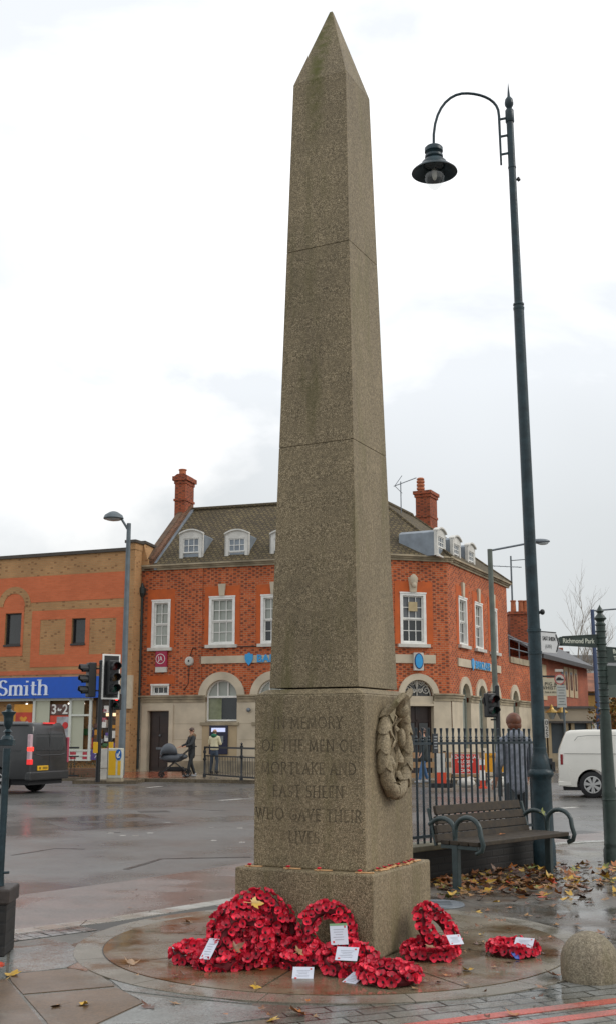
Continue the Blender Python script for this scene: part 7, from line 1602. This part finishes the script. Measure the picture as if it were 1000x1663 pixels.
b.tube([(-.72, -.2, 1.05), (-.74, 0, 1.05), (-.72, .2, 1.05)], .02, 6); b.tube([(-.42, -.25, .16), (-.42, .25, .16)], .014, 6); b.tube([(.45, -.2, .12), (.45, .2, .12)], .014, 6); b.build('frame', M_blk, pr_, smooth=True)
b = MB(); b.obox((-.02, 0, .27), (.62, .32, .16), (0, R(0), 0)); b.build('basket', mat('basket_black', (.01, .01, .012), .8, var=.2), pr_, bevel=.04)
for (x, y, r) in ((-.42, -.26, .15), (-.42, .26, .15), (.46, -.2, .10), (.46, .2, .10)):
    b = MB(); b.tube([(x+r*.86*math.cos(a), y, r+r*.86*math.sin(a)) for a in [2*PI*i/18 for i in range(18)]], r*.15, 6, closed=True); w_ = b.build('wheel', M_rubber, pr_, smooth=True)
    b = MB(); [b.tube([(x, y, r), (x+r*.8*math.cos(a), y, r+r*.8*math.sin(a))], .012, 4) for a in [2*PI*i/5+.3 for i in range(5)]]; sub(b, 'spokes', M_blk, w_)
# ================================================================== trees and shrubs
def bare_tree(px, ybase, ytop, Y, lab, spread=1.0, seed=3):
    rnd = random.Random(seed); X, zt = aty(px, ytop, Y); t = thing('bare_tree', lab, 'tree', (X, Y, 0)); trunk = MB(); br = MB(); zt = max(zt, 4)
    def grow(mb, p, d, L_, r, lvl):
        pts = [p]; 
        for i in range(4): d = (d+Vector((rnd.uniform(-.18, .18), rnd.uniform(-.18, .18), rnd.uniform(0, .12)))).normalized(); pts.append(pts[-1]+d*L_/4)
        mb.tube(pts, [r*(1-.13*i) for i in range(5)], 5 if lvl < 2 else 3, cap=False)
        if lvl < 4:
            for i in range(4 if lvl < 2 else 5):
                q_ = pts[1+i % 4]; a = rnd.uniform(0, 2*PI); nd_ = (d*.9+Vector((math.cos(a), math.sin(a), .25))*rnd.uniform(.45, .8)).normalized(); grow(br, q_, nd_, L_*rnd.uniform(.45, .68), r*.5, lvl+1)
    grow(trunk, Vector((0, 0, 0)), Vector((0, 0, 1)), zt*.62, zt*.012, 0)
    k = MAT.get('twig') or mat('twig', (.27, .24, .20), .9, var=.3); trunk.build('trunk', k, t); br.build('crown', k, t, fixn=False)
bare_tree(930, 1180, 1000, 84, 'bare pale birch tree rising behind the pub roof', seed=5)
bare_tree(915, 1180, 1022, 88, 'thin bare tree left of the birch behind the fingerpost arm', seed=9)
def bush(X, Y, w_, h_, lab, cols, seed=1, n=900):
    rnd = random.Random(seed); t = thing('autumn_shrub', lab, 'shrub', (X, Y, 0)); b = MB()
    for i in range(n):
        a = rnd.uniform(0, 2*PI); e_ = rnd.uniform(-.3, 1.3); q_ = rnd.uniform(.45, 1)*(1+.18*math.sin(3*a+2*e_)); p = Vector((math.cos(a)*math.cos(e_)*w_*q_, math.sin(a)*math.cos(e_)*w_*q_, h_*.5+math.sin(e_)*h_*.5*q_)); s_ = rnd.uniform(.05, .12)
        u = Vector((rnd.uniform(-1, 1), rnd.uniform(-1, 1), rnd.uniform(-1, 1))).normalized(); v = u.cross(Vector((0, .3, 1))).normalized(); b._add([p-u*s_, p+v*s_*.6, p+u*s_, p-v*s_*.6], [(0, 1, 2, 3)], i % len(cols))
    b.build('foliage', cols, t, fixn=False); b = MB(); [b.tube([(0, 0, 0), (rnd.uniform(-.4, .4)*w_, rnd.uniform(-.4, .4)*w_, h_*.7)], .03, 5) for _ in range(5)]; b.build('stems', MAT['twig'], t)
fol = [mat('leaf_gold', (.32, .17, .02), .7, var=.3), mat('leaf_olive', (.10, .10, .03), .7, var=.3), mat('leaf_rust', (.22, .08, .02), .7, var=.3)]
bx2, _ = aty(1004, 1200, 44); bush(bx2+.4, 44, 1.5, 3.3, 'golden autumn shrub behind the fingerpost at the right edge', fol, n=1600)
# ================================================================== fallen leaves
M_lf = [mat('leaf_brown', (.17, .07, .025), .4, var=.35, vs=25, spec=.6), mat('leaf_orange', (.34, .11, .02), .4, var=.3, vs=25, spec=.6), mat('leaf_yellow', (.45, .27, .03), .4, var=.3, vs=25, spec=.6), mat('leaf_tan', (.27, .15, .06), .4, var=.3, vs=25, spec=.6), mat('leaf_dark', (.09, .035, .018), .4, var=.3, vs=25, spec=.6), mat('leaf_red', (.42, .045, .015), .4, var=.3, vs=25, spec=.6), mat('leaf_green', (.17, .19, .03), .4, var=.3, vs=25, spec=.6)]
def leaf_mesh(seed, curl, fold=False):
    rnd = random.Random(seed); lobes = [(-125, .55), (-70, .85), (-25, .95), (0, 1.12), (25, .95), (70, .85), (125, .55)]; lobes = [(-130, .5), (-65, .88), (0, 1.1), (65, .88), (130, .5)]
    pts = []
    for i, (a, l_) in enumerate(lobes):
        a += rnd.uniform(-6, 6); l_ *= rnd.uniform(.85, 1.1)
        if i == 0: pts.append((R(-175), .12))
        pts += [(R(a-20), l_*.66), (R(a-11), l_*.76), (R(a), l_), (R(a+11), l_*.76), (R(a+20), l_*.66)]
        if i < 4: pts.append((R((a+lobes[i+1][0])/2), .50))
    pts.append((R(175), .12)); s_ = .055
    P = [(0, 0)]+[(r*s_*math.cos(a), r*s_*math.sin(a)) for a, r in pts]
    def zz(x, y): r = math.hypot(x, y)/s_; return .004+curl*s_*(r*r)*(.5+.5*math.sin(2*math.atan2(y, x)+seed))+abs(y)*(.3 if fold else .1)
    n = len(P)-1; vs = [(x, y, zz(x, y)) for x, y in P]; M_ = [((x+0)/2, y/2) for x, y in P[1:]]; vs += [(x, y, zz(x, y)*.8+.001) for x, y in M_]; fs = []
    for i in range(1, n): fs += [(i, i+1, n+i+1, n+i), (0, n+i, n+i+1)]
    st_ = len(vs); vs += [(-.0, .0015, .003), (0, -.0015, .003), (-.06, -.004, .005), (-.06, -.001, .006)]; fs.append((st_, st_+1, st_+2, st_+3))
    me = bpy.data.meshes.new('leaf'); me.from_pydata(vs, [], fs); [setattr(p, 'use_smooth', True) for p in me.polygons]; return me
LM = []
for mi, m in enumerate(M_lf):
    for k in range(4):
        me = leaf_mesh(mi*5+k, (.10, .3, .6, .25)[k], k == 3); me.materials.append(m); LM.append(me)
def leaf(x, y, z, mi, lab, grp=None, k=None, s=1.0, tilt=.18, rz=None):
    o = bpy.data.objects.new('fallen_leaf', LM[mi*4+(random.randrange(4) if k is None else k)]); COL.objects.link(o); o.location = (x, y, z); s *= random.uniform(.8, 1.2)
    o.scale = (s, s, s); o.rotation_euler = (random.uniform(-tilt, tilt), random.uniform(-tilt, tilt), random.uniform(0, 6.28) if rz is None else rz); return tag(o, lab, 'leaf', grp)
random.seed(21)
cn = 0
while cn < 165:
    px = random.uniform(700, 900) if random.random() < .8 else random.uniform(880, 1000); py = random.gauss(1430, 17)
    if px < 720: py = max(py, 1425)
    if not 1402 < py < 1475: continue
    x, y = atz(px, py)
    if (Vector((x, y))-FR.O).dot(FR.n) > -.05 and px < 880: continue
    leaf(x, y, random.uniform(.002, .03), random.choices(range(7), (6, 2, 4, 5, 4, .5, 1.5))[0], 'wet autumn leaf in the drift under and around the bench', 'leaves drifted under the bench', s=1.35, tilt=.4); cn += 1
for i in range(70):
    px = random.uniform(770, 1000); py = random.choice((random.uniform(1470, 1540), random.uniform(1375, 1470))); x, y = atz(px, py)
    leaf(x, y, .004, random.choices(range(7), (4, 1.5, 1, 2, 4, .6, 0))[0], 'wet autumn leaf scattered on the dark paving right of the stone circle', 'leaves scattered on the right hand paving', s=.85)
for i in range(34):
    a = random.uniform(-1.4, .9); q_ = random.uniform(.75, 1.6); x, y = MX+q_*math.cos(a), MY+q_*math.sin(a)
    leaf(x, y, .016, random.choices(range(7), (4, 1, 1, 3, 5, 0, 0))[0], 'small dead leaf on the right half of the stone circle', 'leaves on the stone circle', s=.55)
for i in range(14):
    px = random.uniform(200, 400); py = random.uniform(1440, 1480); x, y = atz(px, py, -.09)
    leaf(x, y, -.09 if (Vector((x, y))-Vector((-.9, 10.62))).dot(Vector((-.75, .6))) > 0 else .012, random.choice((0, 4, 4, 0)), 'small dark leaf along the kerb beyond the stone circle', 'leaves along the kerb', s=.5)
ext = MB(); cn = 0                                    # the rest of the drift, too many to tell apart
while cn < 270:
    px = random.uniform(705, 890) if random.random() < .75 else random.uniform(880, 1000); py = random.gauss(1426, 15)
    if not 1400 < py < 1470 or (px < 720 and py < 1425): continue
    x, y = atz(px, py)
    if (Vector((x, y))-FR.O).dot(FR.n) > -.05 and px < 880: continue
    mi = random.choices(range(7), (5, 5, 4, 5, 3, .5, 1))[0]; me = LM[mi*4+random.randrange(4)]; s_ = random.uniform(.9, 1.5)
    M_ = T((x, y, random.uniform(.002, .02))) @ Euler((random.uniform(-.4, .4), random.uniform(-.4, .4), random.uniform(0, 6))).to_matrix().to_4x4() @ Matrix.Diagonal((s_, s_, s_, 1))
    ext._add([M_ @ v.co for v in me.vertices], [tuple(p.vertices) for p in me.polygons], mi); cn += 1
eo = ext.build('leaf_litter', M_lf, kind='stuff', fixn=False, smooth=True); eo['label'] = 'layer of wet autumn leaves drifted on the paving beneath the bench'; eo['category'] = 'leaves'
for i in range(22):
    px = random.uniform(200, 900); py = random.uniform(1585, 1660); x, y = atz(px, py)
    leaf(x, y, .02, random.choice((0, 4, 3, 1, 0, 4)), 'small brown leaf scrap on the wet front paving', 'leaf scraps on the front paving', s=.5)
SP = [(486, 1645, 1, 'large bright orange leaf standing out at the front edge of the paving', 1.5, 2), (20, 1583, 2, 'bright yellow leaf at the foot of the left brick pier', 1.3, 0), (212, 1567, 3, 'orange brown leaf with an upright stalk on the left of the stone circle', 1.25, 2), (415, 1604, 2, 'pale leaf lying on the circle ring front', 1, 0),
      (440, 1656, 2, 'pale yellow leaf on the front paving left of the orange leaf', 1, 0), (245, 1634, 4, 'dark curled leaf on the front slabs', 1.1, 2), (285, 1629, 3, 'pale tan leaf beside the dark curled leaf', 1.1, 0), (95, 1632, 3, 'pale leaf flattened on the left brown slab', 1.3, 0), (140, 1630, 2, 'ochre leaf on the left brown slab near its joint', 1.1, 2),
      (837, 1648, 1, 'orange leaf on the red painted line at bottom right', 1.2, 2), (762, 1578, 2, 'curled golden leaf on the right front of the stone circle', 1.3, 2), (905, 1587, 1, 'orange leaf against the stone bollard', 1.3, 2), (880, 1606, 0, 'brown leaf in front of the stone bollard', 1, 0), (635, 1607, 6, 'yellow green leaf in front of the flat wreath', 1.1, 1), (618, 1605, 3, 'tan leaf left of the yellow green leaf', 1, 2),
      (395, 1562, 3, 'tan leaf at the foot of the left wreath pile', 1.2, 2), (440, 1568, 3, 'curled tan leaf between the left pile and the small wreath', 1.4, 2), (350, 1577, 3, 'tan leaf under the front edge of the left pile', 1.2, 2), (308, 1500, 3, 'pale curled leaf on the circle behind the leftmost wreath', 1, 2), (648, 1539, 3, 'brown leaf standing against the plinth by the right wreaths', 1.5, 3),
      (4, 1567, 5, 'red leaf at the left picture edge below the pier', 1.2, 1), (430, 1576, 5, 'red petal coloured leaf on the paving below the left pile', .9, 0), (925, 1428, 2, 'large golden leaf near the foot of the fingerpost', 1.6, 1), (985, 1425, 6, 'green yellow leaf beside the fingerpost base', 1.6, 1)]
for px, py, mi, lab, s_, k in SP:
    x, y = atz(px, py, .012); leaf(x, y, .016 if 150 < px < 915 and py < 1625 else .006, mi, lab, None, k, s_, tilt=.3)
x, y = atz(412, 1466, .47); leaf(x, y-.03, .47, 2, 'big yellow maple leaf resting on top of the left wreath pile', None, 0, 1.2, tilt=.1, rz=.4).rotation_euler = (R(48), R(10), .5)
x, y = atz(382, 1538, .19); leaf(x, y-.05, .19, 0, 'curled brown leaf caught in the middle wreath of the left pile', None, 2, 1.3).rotation_euler = (R(50), 0, 1)
x, y = atz(484, 1545, .14); leaf(x, y-.03, .14, 3, 'tan leaf on top of the small wreath', None, 0, 1.1).rotation_euler = (R(45), 0, 1)
x, y = atz(697, 1540, .1); leaf(x, y, .105, 3, 'tan leaf on the flat wreath on the right', None, 0, 1).rotation_euler = (R(10), 0, 1)
x, y = atz(845, 1325, .47); leaf(2.0, 12.05, .47, 1, 'small orange leaf on the bench seat', None, 0, .9)
leaf(2.55, 12.62, .66, 6, 'yellow green leaf on the bench back at its right end', None, 0, 1.2).rotation_euler = (R(70), 0, .8)
bpy.context.view_layer.update()
